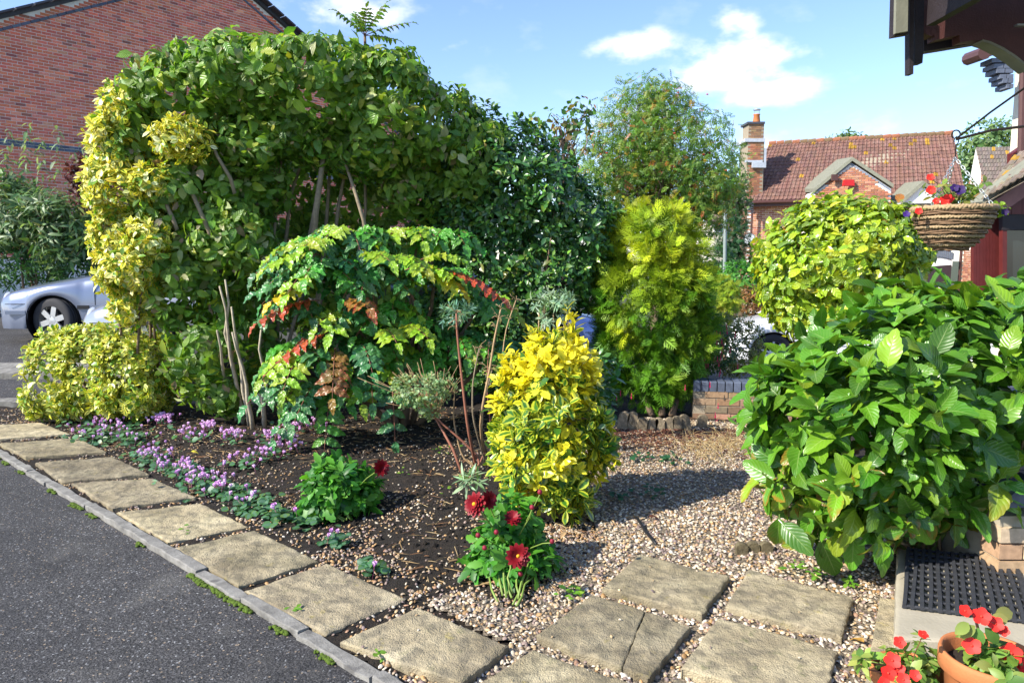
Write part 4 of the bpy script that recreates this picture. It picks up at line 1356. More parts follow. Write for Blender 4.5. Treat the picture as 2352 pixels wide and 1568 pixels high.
# ------------------------------------------------------------------ cars
def interp(x, pts):
    p = np.array(pts)
    return np.interp(x, p[:, 0], p[:, 1])
def make_car(name, label, loc, yaw, paint, spokes=6, rim_col='alloy', scale=1.0, steer=0., z=0., lamp=True):
    car = thing(name, label, 'car', loc)
    car.rotation_euler = (0, 0, yaw)
    car.scale = (scale,) * 3
    def cp(nm, mb, mat, parent=car, smooth=False):
        return link(nm, mb.mesh(nm, (0, 0, 0), smooth), mat, parent)
    Lc = 4.5
    ax = (.86, 3.58)
    xs_ = np.unique(np.concatenate([np.linspace(0, .3, 10), np.linspace(.3, Lc - .2, 90), np.linspace(Lc - .2, Lc, 8)]))
    zt = interp(xs_, [(0, .60), (.04, .67), (.15, .73), (.5, .82), (.95, .90), (1.35, .965), (1.7, .98), (3.5, 1.0), (4.0, 1.02), (4.35, 1.0), (4.45, .9), (4.5, .75)])
    zs = interp(xs_, [(0, .55), (.1, .64), (.3, .70), (.8, .81), (1.4, .90), (2.2, .93), (3.5, .95), (4.2, .95), (4.4, .86), (4.5, .7)])
    w = interp(xs_, [(0, .50), (.03, .60), (.1, .70), (.25, .80), (.5, .85), (.9, .875), (3.6, .875), (4.1, .84), (4.35, .77), (4.47, .66), (4.5, .58)])
    zb = np.full(len(xs_), .20)
    zb = np.maximum(zb, interp(xs_, [(0, .30), (.1, .2), (4.4, .22), (4.5, .34)]))
    for a in ax:
        k = np.abs(xs_ - a) < .365
        zb[k] = np.maximum(zb[k], .30 + np.sqrt(.365 ** 2 - (xs_[k] - a) ** 2))
    flare = sum(np.exp(-((xs_ - a) / .40) ** 4) for a in ax) * .018
    rows = []
    for f, ww, inset in ((0, .985, 0), (.04, .992, 0), (.25, 1, 0), (.5, 1.0, 0), (.75, .99, .0), (.93, .955, 0)):
        rows.append((w * ww + flare * (1 - f), zb + (zs - zb) * f))
    rows += [(w * .90, zs + .006), (w * .72, zs + (zt - zs) * .55), (w * .45, zs + (zt - zs) * .9), (w * 0, zt)]
    rows_all = [(-a, b) for a, b in rows] + [(a, b) for a, b in rows[-2::-1]]
    V = np.stack([np.stack([xs_, a, b], -1) for a, b in rows_all], 1)
    m = V.shape[1]
    i = np.arange(len(xs_) - 1)[:, None] * m
    j = np.arange(m - 1)[None]
    F = np.stack([i + j, i + m + j, i + m + j + 1, i + j + 1], -1).reshape(-1, 4)
    cp('body', MB().add(V.reshape(-1, 3), [F, np.arange(m)[None], (np.arange(m) + (len(xs_) - 1) * m)[None, ::-1]]), paint, car, True)
    cp('underbody', MB().box((Lc / 2, 0, .42), (Lc - .3, 1.3, .46)), 'trim_black')
    # greenhouse
    b = [(1.38, .76, .955), (4.02, .72, 1.0)]
    tp = [(2.15, .56, 1.40), (3.35, .56, 1.40)]
    G = np.array([(b[0][0], -b[0][1], b[0][2]), (b[0][0] - .18, 0, .955), (b[0][0], b[0][1], b[0][2]), (b[1][0], b[1][1], b[1][2]), (b[1][0] + .1, 0, 1.02), (b[1][0], -b[1][1], b[1][2]),
                  (tp[0][0], -.56, 1.39), (tp[0][0] - .06, 0, 1.42), (tp[0][0], .56, 1.39), (tp[1][0], .56, 1.39), (tp[1][0] + .04, 0, 1.42), (tp[1][0], -.56, 1.39)])
    cp('windscreen', MB().add(G, [np.array([(1, 0, 6, 7), (2, 1, 7, 8)])]), 'glass', car, True)
    cp('rear_window', MB().add(G, [np.array([(4, 3, 9, 10), (5, 4, 10, 11)])]), 'glass', car, True)
    for f in ((0, 5, 11, 6), (3, 2, 8, 9)):
        cp('side_window', MB().add(G[list(f)], [np.array([(0, 1, 2, 3)])]), 'glass')
    roof = G[6:] + np.array((0, 0, .012))
    cp('roof', MB().add(np.vstack([roof, roof - (0, 0, .04)]), [np.array([(1, 0, 5, 4), (2, 1, 4, 3)]), np.array([(i_, (i_ + 1) % 6, 6 + (i_ + 1) % 6, 6 + i_) for i_ in range(6)])]), paint, car, True)
    for sgn in (-1, 1):
        for p0, p1 in (((1.38, .765 * sgn, .955), (2.15, .565 * sgn, 1.40)), ((2.72, .755 * sgn, .965), (2.72, .575 * sgn, 1.40)), ((4.02, .725 * sgn, 1.0), (3.35, .565 * sgn, 1.40))):
            cp('pillar', MB().tube([p0, p1], .028, 6), paint)
        cp('headlight', MB().lathe([(.0, .05), (.075, .045), (.11, .015), (.115, -.01)], (.13, .60 * sgn, .60), 16, axis=(-1, .55 * sgn, .35)), 'headlight_glass', car, True)
        cp('headlight', MB().lathe([(.0, .04), (.055, .035), (.08, .012), (.085, -.01)], (.085, .40 * sgn, .59), 14, axis=(-1, .25 * sgn, .3)), 'headlight_glass', car, True)
        cp('indicator', MB().box((.03, .55 * sgn, .38), (.03, .24, .06)), 'headlight_glass')
        cp('side_moulding', MB().box((2.35, .886 * sgn, .50), (2.1, .022, .055)), paint)
        cp('side_moulding', MB().box((1.27, .886 * sgn, .50), (.16, .03, .05)), 'trim_black')
        cp('side_moulding', MB().box((.36, .835 * sgn, .43), (.26, .05, .05)), paint)
        for xd in (1.42, 2.70):
            cp('door_seam', MB().box((xd, .872 * sgn, .58), (.010, .012, .64)), 'trim_black')
        cp('bumper_seam', MB().box((.36, .842 * sgn, .545), (.26, .012, .009)), 'trim_black')
        cp('door_handle', MB().box((2.5, .875 * sgn, .80), (.2, .04, .03)), paint)
        cp('door_mirror', MB().lathe([(.0, -.1), (.08, -.08), (.1, 0), (.07, .08), (0, .1)], (1.62, .96 * sgn, 1.0), 10), paint, car, True)
        for k, a in enumerate(ax):
            wh = bpy.data.objects.new('wheel', None)
            COL.objects.link(wh)
            wh.parent = car
            wh.location = (a, .78 * sgn, .315)
            wh.rotation_euler = (0, 0, steer if k == 0 else 0)
            r_, w2 = .315, .10
            prof = [(.20, -w2), (.26, -w2 * 1.05), (.295, -w2 * .95), (.312, -w2 * .7), (.3135, -.045), (.306, -.043), (.306, -.037), (.3145, -.035), (.315, -.005), (.307, -.003), (.307, .003), (.315, .005), (.3145, .035), (.306, .037), (.306, .043), (.3135, .045), (.312, w2 * .7), (.295, w2 * .95), (.26, w2 * 1.05), (.20, w2)]
            cp('tyre', MB().lathe(prof, (0, 0, 0), 40, axis=(0, 1, 0)), 'tyre', wh, True)
            mb = MB().lathe([(.19, w2 * .2 * sgn), (.205, w2 * .98 * sgn), (.215, w2 * sgn), (.208, w2 * .9 * sgn)], (0, 0, 0), 32, axis=(0, 1, 0))
            for q in range(spokes):
                an = q * 2 * math.pi / spokes + .3
                R = np.array([(math.cos(an), 0, -math.sin(an)), (0, 1, 0), (math.sin(an), 0, math.cos(an))])
                mb.box(R @ np.array((.125, w2 * .75 * sgn, 0)), (.18, .03, .075 if spokes < 9 else .03), R)
            mb.lathe([(.0, w2 * .95 * sgn), (.05, w2 * .92 * sgn), (.07, w2 * .7 * sgn)], (0, 0, 0), 16, axis=(0, 1, 0))
            cp('rim', mb, rim_col, wh)
            cp('brake_disc', MB().lathe([(0, w2 * .2 * sgn), (.19, w2 * .2 * sgn)], (0, 0, 0), 20, axis=(0, 1, 0)), 'trim_black', wh)
            cp('wheel_well', MB().lathe([(.36, -.14), (.36, .06 * 1)], (a, .74 * sgn, .32), 24, axis=(0, 1, 0)), 'trim_black')
    g = cp('grille', MB().box((.045, 0, .58), (.05, .5, .15)), 'trim_black')
    for k in range(4):
        cp('grille_bar', MB().box((.014, 0, .525 + k * .037), (.02, .5, .014)), 'alloy', g)
    cp('lower_grille', MB().box((.02, 0, .33), (.05, .8, .10)), 'trim_black')
    return car
c0 = at(112, 738, 9.8)
yw = math.radians(6)
wheel_xy = np.array((c0[0], c0[1] + .1))
off = np.array((.86 * math.cos(yw) + .88 * math.sin(yw), .86 * math.sin(yw) - .88 * math.cos(yw)))
z0 = c0[2] - .315
make_car('parked_car', 'silver saloon car parked side-on beyond the low yellow hedge', (wheel_xy[0] - off[0], wheel_xy[1] - off[1], z0), yw, 'silver_paint', 6, steer=math.radians(-16))
c1 = at(214, 716, 8.3)
make_car('parked_car', 'pale silver car nosing out behind the tall hedge, only bonnet and headlight showing', (c1[0] - .1, 8.72, c1[2] - .64), math.radians(4), 'pale_silver_paint', 8)
c2 = at(1330, 735, 10.2)
make_car('parked_car', 'blue car glimpsed through the gap between dark hedge and golden conifer', (c2[0] + .45, c2[1] + .9, c2[2] - .72), math.radians(188), 'blue_paint', 5)
c3 = at(1776, 812, 11.6)
yw = math.radians(-12)
off = np.array((.86 * math.cos(yw) + .88 * math.sin(yw), .86 * math.sin(yw) - .88 * math.cos(yw)))
make_car('parked_car', 'white car behind the yellow-green camellia with a bright alloy wheel showing', (c3[0] - off[0], c3[1] - off[1], c3[2] - .315), yw, 'white_car_paint', 10, 'white_paint')

# ------------------------------------------------------------------ door step, mat, pier, pots
zs_ = .12
st = [gp(2062, 1258, zs_), gp(2440, 1302, zs_), gp(2500, 1500, zs_), gp(2054, 1463, zs_)]
step = make_slab((st[3], st[0], st[1], st[2]), 71, None, z=zs_, th=.17, mat='concrete', relief=.0015, nm='door_step')
tag(step, 'pale concrete door step under the black rubber mat', 'step')
zm = zs_ + .006
mt = thing('door_mat', 'black rubber link mat lying on the concrete door step', 'mat', gp(2200, 1340, zm))
q = [gp(2087, 1264, zm), gp(2327, 1287, zm), gp(2372, 1432, zm), gp(2076, 1394, zm)]
def mat_pt(u, v):
    return q[0] * (1 - u) * (1 - v) + q[1] * u * (1 - v) + q[2] * u * v + q[3] * (1 - u) * v
for i in range(15):
    u = i / 14
    r_ = np.random.default_rng(200 + i)
    vv = np.linspace(-.01, 1.01, 14)
    wob = .006 * np.sin(vv * 5 + r_.random() * 6)
    pts = np.array([mat_pt(u + w_, v) for v, w_ in zip(vv, wob)])
    side = unit(q[1] - q[0])
    mb = MB()
    w2, h2_ = .0085, .016 + r_.uniform(-.002, .002)
    V = np.concatenate([np.stack([p - side * w2 + (0, 0, 0), p - side * w2 * .8 + (0, 0, h2_), p + side * w2 * .8 + (0, 0, h2_), p + side * w2], 0) for p in pts])
    F = []
    for k in range(13):
        for e in range(4):
            F.append((k * 4 + e, k * 4 + (e + 1) % 4, k * 4 + 4 + (e + 1) % 4, k * 4 + 4 + e))
    part('rubber_strip', MB().add(V, [np.array(F)[:, ::-1], np.array([(0, 1, 2, 3)]), np.array([(55, 54, 53, 52)])]), 'black_rubber', mt)
for j in range(11):
    v = j / 10
    pts = np.array([mat_pt(u, v) + (0, 0, .007) for u in np.linspace(-.01, 1.01, 8)])
    part('link_rod', MB().tube(pts, .0068, 6), 'black_rubber', mt)
# pier
pi_ = thing('brick_pier', 'short buff brick pier capped with a chamfered blue brick by the step', 'pier', at(2320, 1272, 3.06))
b0 = at(2290, 1272, 3.06)
pw = .5
part('pier_core', MB().box((b0[0] + pw / 2 + .004, 3.06 + .36, b0[2] - .02), (pw - .01, .70, .38)), 'concrete', pi_)
for k in range(4):
    zc_ = b0[2] - .17 + k * .075 + .035
    for s0, s1 in (((.0, .215), (.225, .44)) if k % 2 else ((.0, .10), (.11, .325), (.335, .5))):
        tt = np.array(BUFF[(k + int(s0 * 50)) % 4]) * random.uniform(.9, 1.15)
        part('brick', MB().box((b0[0] + (s0 + s1) / 2, 3.06 + .05, zc_), (s1 - s0, .13, .065), tint=tt), 'brick', pi_)
zt_ = at(2300, 1160, 3.06)[2]
for s0 in (0, .225):
    x0, x1 = b0[0] + s0 + .004, b0[0] + s0 + .215
    prof = [(x0, zt_), (x0, zt_ + .035), (x0 + .03, zt_ + .066), (x1 - (.03 if s0 == 0 else 0), zt_ + .066), (x1, zt_ + .035), (x1, zt_)]
    part('coping_brick', MB().prism([(x, 3.03, z) for x, z in prof], (0, .105, 0), tint=(.10, .115, .15)), 'blue_brick', pi_)
    for k in range(1, 5):
        part('coping_brick', MB().prism([(x + .015, 3.03 + k * .115, z + .0) for x, z in prof], (0, .105, 0), tint=(.07, .08, .11)), 'blue_brick', pi_)

# ------------------------------------------------------------------ hanging basket
hb = at(2190, 480, 3.9)
bs = thing('hanging_basket', 'woven wicker hanging basket on chains at right', 'basket', hb - (0, 0, .2))
mb_in = MB().lathe([(.192, -.005), (.17, -.09), (.12, -.17), (.07, -.20), (0, -.203)], hb, 28)
part('liner', mb_in, 'potting_soil', bs, True)
part('compost', MB().lathe([(0, -.005), (.1, -.008), (.185, -.02)], hb, 24), 'potting_soil', bs, True)
prof = [(0, .192), (-.024, .190), (-.049, .185), (-.074, .177), (-.098, .167), (-.122, .155), (-.146, .140), (-.169, .122), (-.190, .101), (-.208, .078)]
for i, (dz, R_) in enumerate(prof):
    an = np.linspace(0, 2 * math.pi, 90)
    if i % 2 == 0:
        rr = .011 if i == 0 else .0075
        for k in range(2):
            ph_ = an * 34 + k * math.pi
            P = np.stack([(R_ + rr * .7 * np.cos(ph_)) * np.cos(an), (R_ + rr * .7 * np.cos(ph_)) * np.sin(an), dz + rr * .8 * np.sin(ph_)], -1) + hb
            part('rope_weave', MB().tube(P, rr, 5, cap=False), 'pale_rope', bs, True)
    else:
        for k in range(3):
            ph_ = k * 2.1 + i
            P = np.stack([(R_ + .003 + .003 * np.sin(an * 9 + ph_)) * np.cos(an), (R_ + .003 + .003 * np.sin(an * 9 + ph_)) * np.sin(an), dz + (k - 1) * .0075 + .002 * np.sin(an * 5 + ph_)], -1) + hb
            part('cane', MB().tube(P, .0045, 5, cap=False), 'wicker', bs, True)
for k in range(18):
    P = [hb + np.array((R_ * .985 * math.cos(k * .349), R_ * .985 * math.sin(k * .349), dz)) for dz, R_ in prof]
    part('stake', MB().tube(P, .005, 5), 'wicker', bs)
hook = at(2197, 318, 3.9)
def chain(p0, p1, parent):
    d = p1 - p0
    L = np.linalg.norm(d)
    d = unit(d)
    a = unit(np.cross(d, (0.3, .9, .1)))
    b = np.cross(d, a)
    n = int(L / .019)
    mb = MB()
    for i in range(n):
        c = p0 + d * (i + .5) * L / n
        e = a if i % 2 else b
        an = np.linspace(0, 2 * math.pi, 9)
        P = c + d[None] * (np.cos(an) * .0135)[:, None] + e[None] * (np.sin(an) * .0065)[:, None]
        mb.tube(P, .0022, 4, cap=False)
    part('chain', mb, 'galvanised', parent)
hub = hook - (0, 0, .10)
for an in (math.radians(205), math.radians(-48), math.radians(78)):
    chain(hb + np.array((.188 * math.cos(an), .188 * math.sin(an), 0)), hub, bs)
part('hanger', MB().tube([hub, hub + (0, 0, .07)], .0035, 6).tube([hub + np.array((.012 * math.cos(t_), 0, .088 + .02 * math.sin(t_))) for t_ in np.linspace(-1.6, 3.6, 12)], .003, 5), 'iron', bs)
br = thing('basket_bracket', 'thin black iron bracket arms holding the hanging basket', 'bracket', hook)
part('arm', MB().tube([hook, at(2275, 258, 3.7), at(2420, 155, 3.3)], .0055, 6), 'iron', br)
part('arm', MB().tube([hook + (0, 0, -.005), at(2275, 300, 3.7), at(2420, 282, 3.3)], .0065, 6), 'iron', br)
part('scroll', MB().tube([hook + np.array((.022 * math.cos(t_) - .004, 0, .02 + .022 * math.sin(t_))) for t_ in np.linspace(-1.4, 4.2, 16)], .004, 5), 'iron', br)

# ------------------------------------------------------------------ flowers
def petal_flower(mb, c, n, R_, col, face, cup=.15, wid=.9, seed=0, rot=0.):
    """flat flower of broad petals facing `face`"""
    tp = leaf_t(wid, .9, .35, 4, 3, .1, -.05)
    z = unit(face)
    x = unit(np.cross((.2, .3, .9) if abs(z[2]) < .8 else (1, .1, 0), z))
    y = np.cross(z, x)
    for k in range(n):
        a = rot + k * 2 * math.pi / n
        d = unit(x * math.cos(a) + y * math.sin(a) + z * cup)
        M = mat4(c, d, z - d * cup, R_)
        V = tp['V'] @ M[:3, :3].T + M[:3, 3]
        mb.add(V, [tp['F']], np.asarray(col) * (1 + .12 * math.sin(k * 2.3 + seed)), tp['lf'])
def flower_part(parent, c, n, R_, col, face, eye=None, name='flower', seed=0, cup=.15, layers=1, wid=.9):
    mb = MB()
    for l in range(layers):
        petal_flower(mb, np.asarray(c) + unit(face) * l * R_ * .06, n, R_ * (1 - l * .14), col, face, cup + l * .22, wid, seed + l, l * .37 + seed)
    f = part(name, mb, 'petal', parent, True, base=c)
    if eye is not None:
        part('eye', MB().lathe([(R_ * .16, .0), (R_ * .14, R_ * .1), (0, R_ * .16)], np.asarray(c) + unit(face) * R_ * (.03 + .05 * layers), 8, eye, axis=unit(face)), 'petal', f, True)
    return f
SCARLET = (.80, .02, .012)
def spray_plant(parent, c, radius, height, nleaf, L, cols, seed, mat='soft_leaf', wid=.55, top=120, squash=1.):
    r_ = np.random.default_rng(seed)
    n = nleaf // 5
    P = np.asarray(c) + np.stack([r_.normal(size=n) * radius * .5, r_.normal(size=n) * radius * .5 * squash, r_.uniform(.1, 1, n) * height], -1)
    N = unit(P - np.asarray(c) + (0, 0, height * .3))
    mb = MB()
    for p in P:
        mb.tube(bend(c, p, 5, (0, 0, height * .08), .004, int(abs(p[0]) * 1e4) % 999), [.004, .0035, .003, .0025, .002], 5)
    part('stem', mb, 'green_stem', parent, True)
    pos, d, nn, LL, idx, ax_ = whorl(P, N, 5, L * .12, L, (-.1, .6), .3, .4, seed=seed)
    tp = [leaf_t(wid, .75, .75, 4, 3, .2, .25, seed=k) for k in range(3)]
    emit(parent, pos, d, nn, LL, vary_tint(len(pos), cols, seed=seed), tp, mat, top=top, seed=seed)
def pot(px, py, d, rim_px, label):
    c = at(px, py, d)
    R_ = rim_px * d / FPX / 2
    hgt = c[2] + .03
    p = thing('terracotta_pot', label, 'pot', (c[0], c[1], -.03))
    pr_ = [(R_ * .62, -hgt), (R_ * .66, -hgt + .01), (R_ * .88, -R_ * .42), (R_ * .90, -R_ * .40), (R_ * .97, -R_ * .40), (R_, -R_ * .37), (R_, -.012), (R_ * .975, 0), (R_ * .92, 0), (R_ * .90, -.015), (R_ * .86, -R_ * .5), (R_ * .6, -hgt + .02), (0, -hgt + .02)]
    part('pot_body', MB().lathe(pr_, c, 40), 'terracotta', p, True)
    part('potting_soil', MB().lathe([(0, -.03), (R_ * .4, -.034), (R_ * .89, -.05)], c, 24), 'potting_soil', p, True)
    return c, R_
IMP = [(.17, .30, .05), (.22, .36, .06), (.11, .22, .04), (.30, .36, .09)]
ca, ra = pot(2093, 1537, 2.10, 182, 'smaller terracotta pot of busy lizzies at the bottom edge')
cb, rb = pot(2280, 1502, 2.0, 230, 'larger terracotta pot of busy lizzies at bottom right corner')
pa = thing('busy_lizzie', 'leafy red busy lizzie filling the smaller terracotta pot', 'flowering plant', ca - (0, 0, .035))
spray_plant(pa, ca - (-.015, 0, .03), .085, .085, 190, .04, IMP, 301, top=150)
for k, (x, y, s_) in enumerate(((2066, 1474, 24), (2120, 1457, 20), (2050, 1516, 32), (2062, 1536, 28), (2040, 1545, 30), (2102, 1550, 22), (2075, 1560, 26), (2030, 1568, 24))):
    p = at(x, y, 2.0 - .01 * k)
    flower_part(pa, p, 5, s_ * 1.25 / FPX, SCARLET, (-.3 + .2 * math.sin(k * 2), -.8, .6 if k != 1 else 1.5), (.5, .05, .03), seed=k)
    part('flower_stalk', MB().tube(bend(ca, p, 5, (0, 0, .01), .002, k), .0016, 4), 'red_stem', pa)
for k, (x, y) in enumerate(((1975, 1516), (1992, 1500), (1985, 1535))):
    part('flower_stalk', MB().tube([ca, at(x + 40, y + 8, 2.05), at(x, y, 2.05)], .0025, 5), 'red_stem', pa)
P = np.array([at(1978 + 5 * k, 1512 + 9 * (k % 3), 2.04) for k in range(5)])
pos, d, nn, LL, idx, _ = whorl(P, np.tile((-.8, -.3, .3), (5, 1)), 4, .004, .042, seed=77)
emit(pa, pos, d, nn, LL, vary_tint(len(pos), IMP, seed=9), [leaf_t(.55, .75, .75, 4, 3, .2, .25)], 'soft_leaf', top=20, mass='trailing_leaves')
pb = thing('busy_lizzie', 'sparse tall busy lizzie with bright scarlet flowers in the larger terracotta pot', 'flowering plant', cb - (0, 0, .035))
spray_plant(pb, cb + (-.02, -.03, -.03), .06, .05, 70, .05, IMP, 303, top=80)
spray_plant(pb, at(2300, 1560, 1.93), .07, .05, 60, .05, IMP, 304, top=80)
stem0, stem1 = at(2258, 1465, 1.97), at(2245, 1425, 1.97)
part('stalk', MB().tube(bend(cb - (0, 0, .03), stem1, 6, (-.004, 0, 0), .002, 5), .004, 6), 'red_stem', pb, True)
for k, (x, y, s_) in enumerate(((2254, 1415, 34), (2216, 1402, 24), (2286, 1432, 30), (2232, 1482, 34), (2322, 1500, 40), (2342, 1530, 40), (2305, 1448, 22), (2290, 1520, 24))):
    p = at(x, y, 1.95)
    flower_part(pb, p, 5, s_ * 1.25 / FPX, SCARLET, (-.35 + .25 * math.sin(k * 1.7), -.8, .55), (.55, .05, .03), seed=k + 9)
    part('flower_stalk', MB().tube(bend(stem1 if y < 1460 else cb, p, 5, (0, 0, .006), .001, k), .0016, 4), 'red_stem', pb)
lt = [leaf_t(.6, .75, .7, 5, 3, .2, .2, seed=k) for k in range(2)]
lp_ = np.array([at(2246, 1440, 1.96), at(2240, 1436, 1.96), at(2270, 1425, 1.97), at(2262, 1440, 1.95), at(2225, 1430, 1.96), at(2285, 1410, 1.98)])
ld = np.array([(-.1, -.3, -1), (-.9, -.2, -.5), (.9, -.1, .2), (.6, -.3, -.7), (-.7, -.4, -.2), (.9, 0, .1)])
emit(pb, lp_, ld, np.tile((-.3, -.8, .5), (6, 1)), np.full(6, .058), vary_tint(6, IMP, seed=4), lt, 'soft_leaf', top=6, mass='upper_leaves')
# plants in the basket
bp = thing('basket_flowers', 'red busy lizzies and purple pansies growing out of the hanging basket', 'flowering plant', hb)
spray_plant(bp, hb + (.02, 0, .0), .15, .12, 150, .042, [(.20, .28, .05), (.13, .22, .05), (.30, .30, .08)], 310, top=110)
spray_plant(bp, hb + (.21, -.02, -.02), .06, .03, 90, .038, [(.26, .40, .04), (.32, .44, .06)], 311, top=60)
spray_plant(bp, hb + (-.2, 0, -.03), .05, .02, 25, .035, [(.40, .32, .12), (.22, .26, .06)], 312, top=20)
for k, (x, y, s_, c_) in enumerate(((2137, 408, 15, SCARLET), (2138, 437, 18, SCARLET), (2150, 462, 14, SCARLET), (2172, 460, 22, SCARLET), (2180, 457, 18, SCARLET), (2110, 485, 14, SCARLET), (2204, 437, 22, (.025, .007, .085)), (2192, 432, 16, (.025, .007, .09)), (2082, 492, 14, (.035, .01, .13)), (2308, 487, 14, (.02, .006, .06)))):
    p = at(x, y, 3.8)
    flower_part(bp, p, 5, s_ * 2.3 / FPX, c_, (-.3, -.85, .4 - .2 * (k % 2)), None, seed=k + 30)
    part('flower_stalk', MB().tube(bend(hb + (0, 0, -.02), p, 5, (0, 0, .03), .003, k), .002, 4), 'green_stem', bp)

hs = [gp(1462, 1188, -.02), gp(1474, 1205, -.018), gp(1484, 1222, -.02), gp(1500, 1240, -.022), gp(1508, 1250, -.026)]
tag(part('hose_piece', MB().tube(hs, .008, 7), 'trim_black', None, True, base=hs[2]), 'short black piece of hose lying on the shaded gravel', 'hose')

# ------------------------------------------------------------------ plants
def stems(parent, base, tips, r0, r1, mat, seed, name='stem', sag=.15, n=8, one=False):
    rr = np.random.default_rng(seed)
    mb = MB()
    for i, (b, t_) in enumerate(zip(base, tips)):
        P = bend(b, t_, n, rr.normal(size=3) * sag * .4, .012, seed + i)
        m = mb if one else MB()
        m.tube(P, np.linspace(r0, r1, n) * rr.uniform(.7, 1.2), 7)
        if not one:
            part(name, m, mat, parent, True)
    if one:
        part(name, mb, mat, parent, True)

def shrub(name, label, cat, base, specs, count, per, L, cols, wts, tmpl, mat, seed, spacing=.3, top=300, depth=.3, lump=.10, boxy=1., el=(.1, .8), up=.4, jit=.35, opp=False, grav=.15, lift=.35, wl=(.6, .28), wscale=1., away=.3, tintfn=None, vis=None, parent=None, mass='foliage', trunk=None, twigs=0, jc=.15, vary=.3, group=None, holes=9., shrink=.75):
    b = np.array((base[0], base[1], float(ground_z(base[0], base[1])) - .02))
    t_ = parent or thing(name, label, cat, b, group)
    C, R = blob_world(specs)
    R = np.maximum(R - L * shrink, R * .55)
    P, N = blob_shoots(C, R, count, depth, lump, boxy, away, seed, wl, holes=holes)
    pos, d, nn, LL, idx, ax_ = whorl(P, N, per, L * spacing, L, el, up, jit, opp, grav, lift, seed, vary)
    tint = vary_tint(len(pos), cols, wts, jc, seed)
    if tintfn is not None:
        tint = tintfn(pos, idx, tint, P)
    emit(t_, pos, d, nn, LL, tint, tmpl, mat, top=top, seed=seed, wscale=wscale, vis=vis, mass=mass)
    if trunk is not None:
        nst, r0, mt_ = trunk
        rr = np.random.default_rng(seed + 1)
        k = rr.choice(len(P), nst, replace=False)
        bb = np.tile(b, (nst, 1)) + rr.normal(size=(nst, 3)) * np.array((.08, .08, 0))
        stems(t_, bb, P[k] * .85 + (b + (0, 0, .3)) * .15, r0, r0 * .25, mt_, seed, sag=.12)
    if twigs:
        rr = np.random.default_rng(seed + 2)
        mb = MB()
        k = rr.choice(len(P), min(twigs, len(P)), replace=False)
        for i in k:
            c = C[np.argmin(np.linalg.norm((C - P[i]) / R, axis=1))]
            mb.tube(bend(P[i] * .45 + c * .55, P[i], 4, rr.normal(size=3) * .03, .01, int(i)), [.006, .005, .004, .002], 4)
        part('twigs', mb, 'bark', t_, True, kind='stuff')
    return t_, P, N

# ---- viburnum: tall domed hedge on many pale stems
vt = [leaf_t((.5, .6, .52, .58, .45)[k], .7, .75, 3, 3, (.2, .45, .3, .1, .6)[k], (.2, .5, .7, .35, .15)[k], wave=.14, seed=k) for k in range(5)]
VIB = [(.13, .25, .026), (.18, .32, .036), (.25, .39, .05), (.085, .19, .022), (.40, .44, .20), (.40, .29, .20), (.36, .42, .04)]
VW = [.32, .26, .14, .16, .07, .02, .04]
vb = gp(560, 968)
vspec = [(440, 228, 6.9, 160, 112, .75), (575, 192, 7.0, 190, 108, .85), (730, 205, 7.0, 190, 115, .9), (890, 245, 7.1, 135, 118, .85), (1000, 310, 7.3, 115, 115, .75), (1085, 380, 7.4, 100, 110, .7), (720, 440, 7.9, 170, 130, .35), (900, 470, 7.9, 150, 140, .35), (960, 420, 7.3, 100, 90, .4), (700, 640, 7.6, 200, 130, .3), (900, 680, 7.6, 170, 150, .3), (480, 420, 7.3, 140, 150, .35), (540, 640, 7.1, 130, 170, .35), (540, 440, 6.9, 70, 110, .3), (560, 820, 6.9, 110, 110, .3), (470, 420, 6.55, 75, 90, .25), (560, 540, 6.5, 85, 95, .25), (600, 420, 6.9, 65, 80, .25), (560, 330, 6.6, 90, 70, .3),
         (368, 345, 6.8, 108, 120, .6), (420, 470, 6.7, 105, 130, .5), (430, 640, 6.65, 110, 130, .45), (500, 560, 6.6, 75, 120, .35), (480, 800, 6.55, 120, 120, .4), (520, 900, 6.5, 60, 60, .3), (650, 310, 6.9, 120, 60, .5), (840, 350, 7.0, 130, 60, .5)]
vib, vP, vN = shrub('viburnum_hedge', 'tall domed viburnum hedge of pleated green leaves on pale stems', 'hedge', vb, vspec, 6500, 4, .102, VIB, VW, vt, 'viburnum_leaf', 401, .22, 300, .34, .13, opp=True, holes=.6, shrink=.35, grav=.55, lift=.15, el=(-.35, .5), up=.15, wscale=1.0, twigs=260)
bs_, tp_ = [], []
for (x0, x1, y1, dd) in ((640, 745, 330, 7.0), (660, 700, 300, 7.1), (640, 650, 340, 7.0), (700, 800, 330, 7.2), (780, 850, 350, 7.3), (720, 760, 300, 7.4)):
    bs_.append(gp(x0 if x0 < 640 else 620 + (x0 - 620) * .6, 968 if x0 < 640 else 950, -.03))
    tp_.append(at(x1, y1, dd))
stems(vib, bs_, tp_, .026, .012, 'pale_bark', 402, sag=.16, n=10)
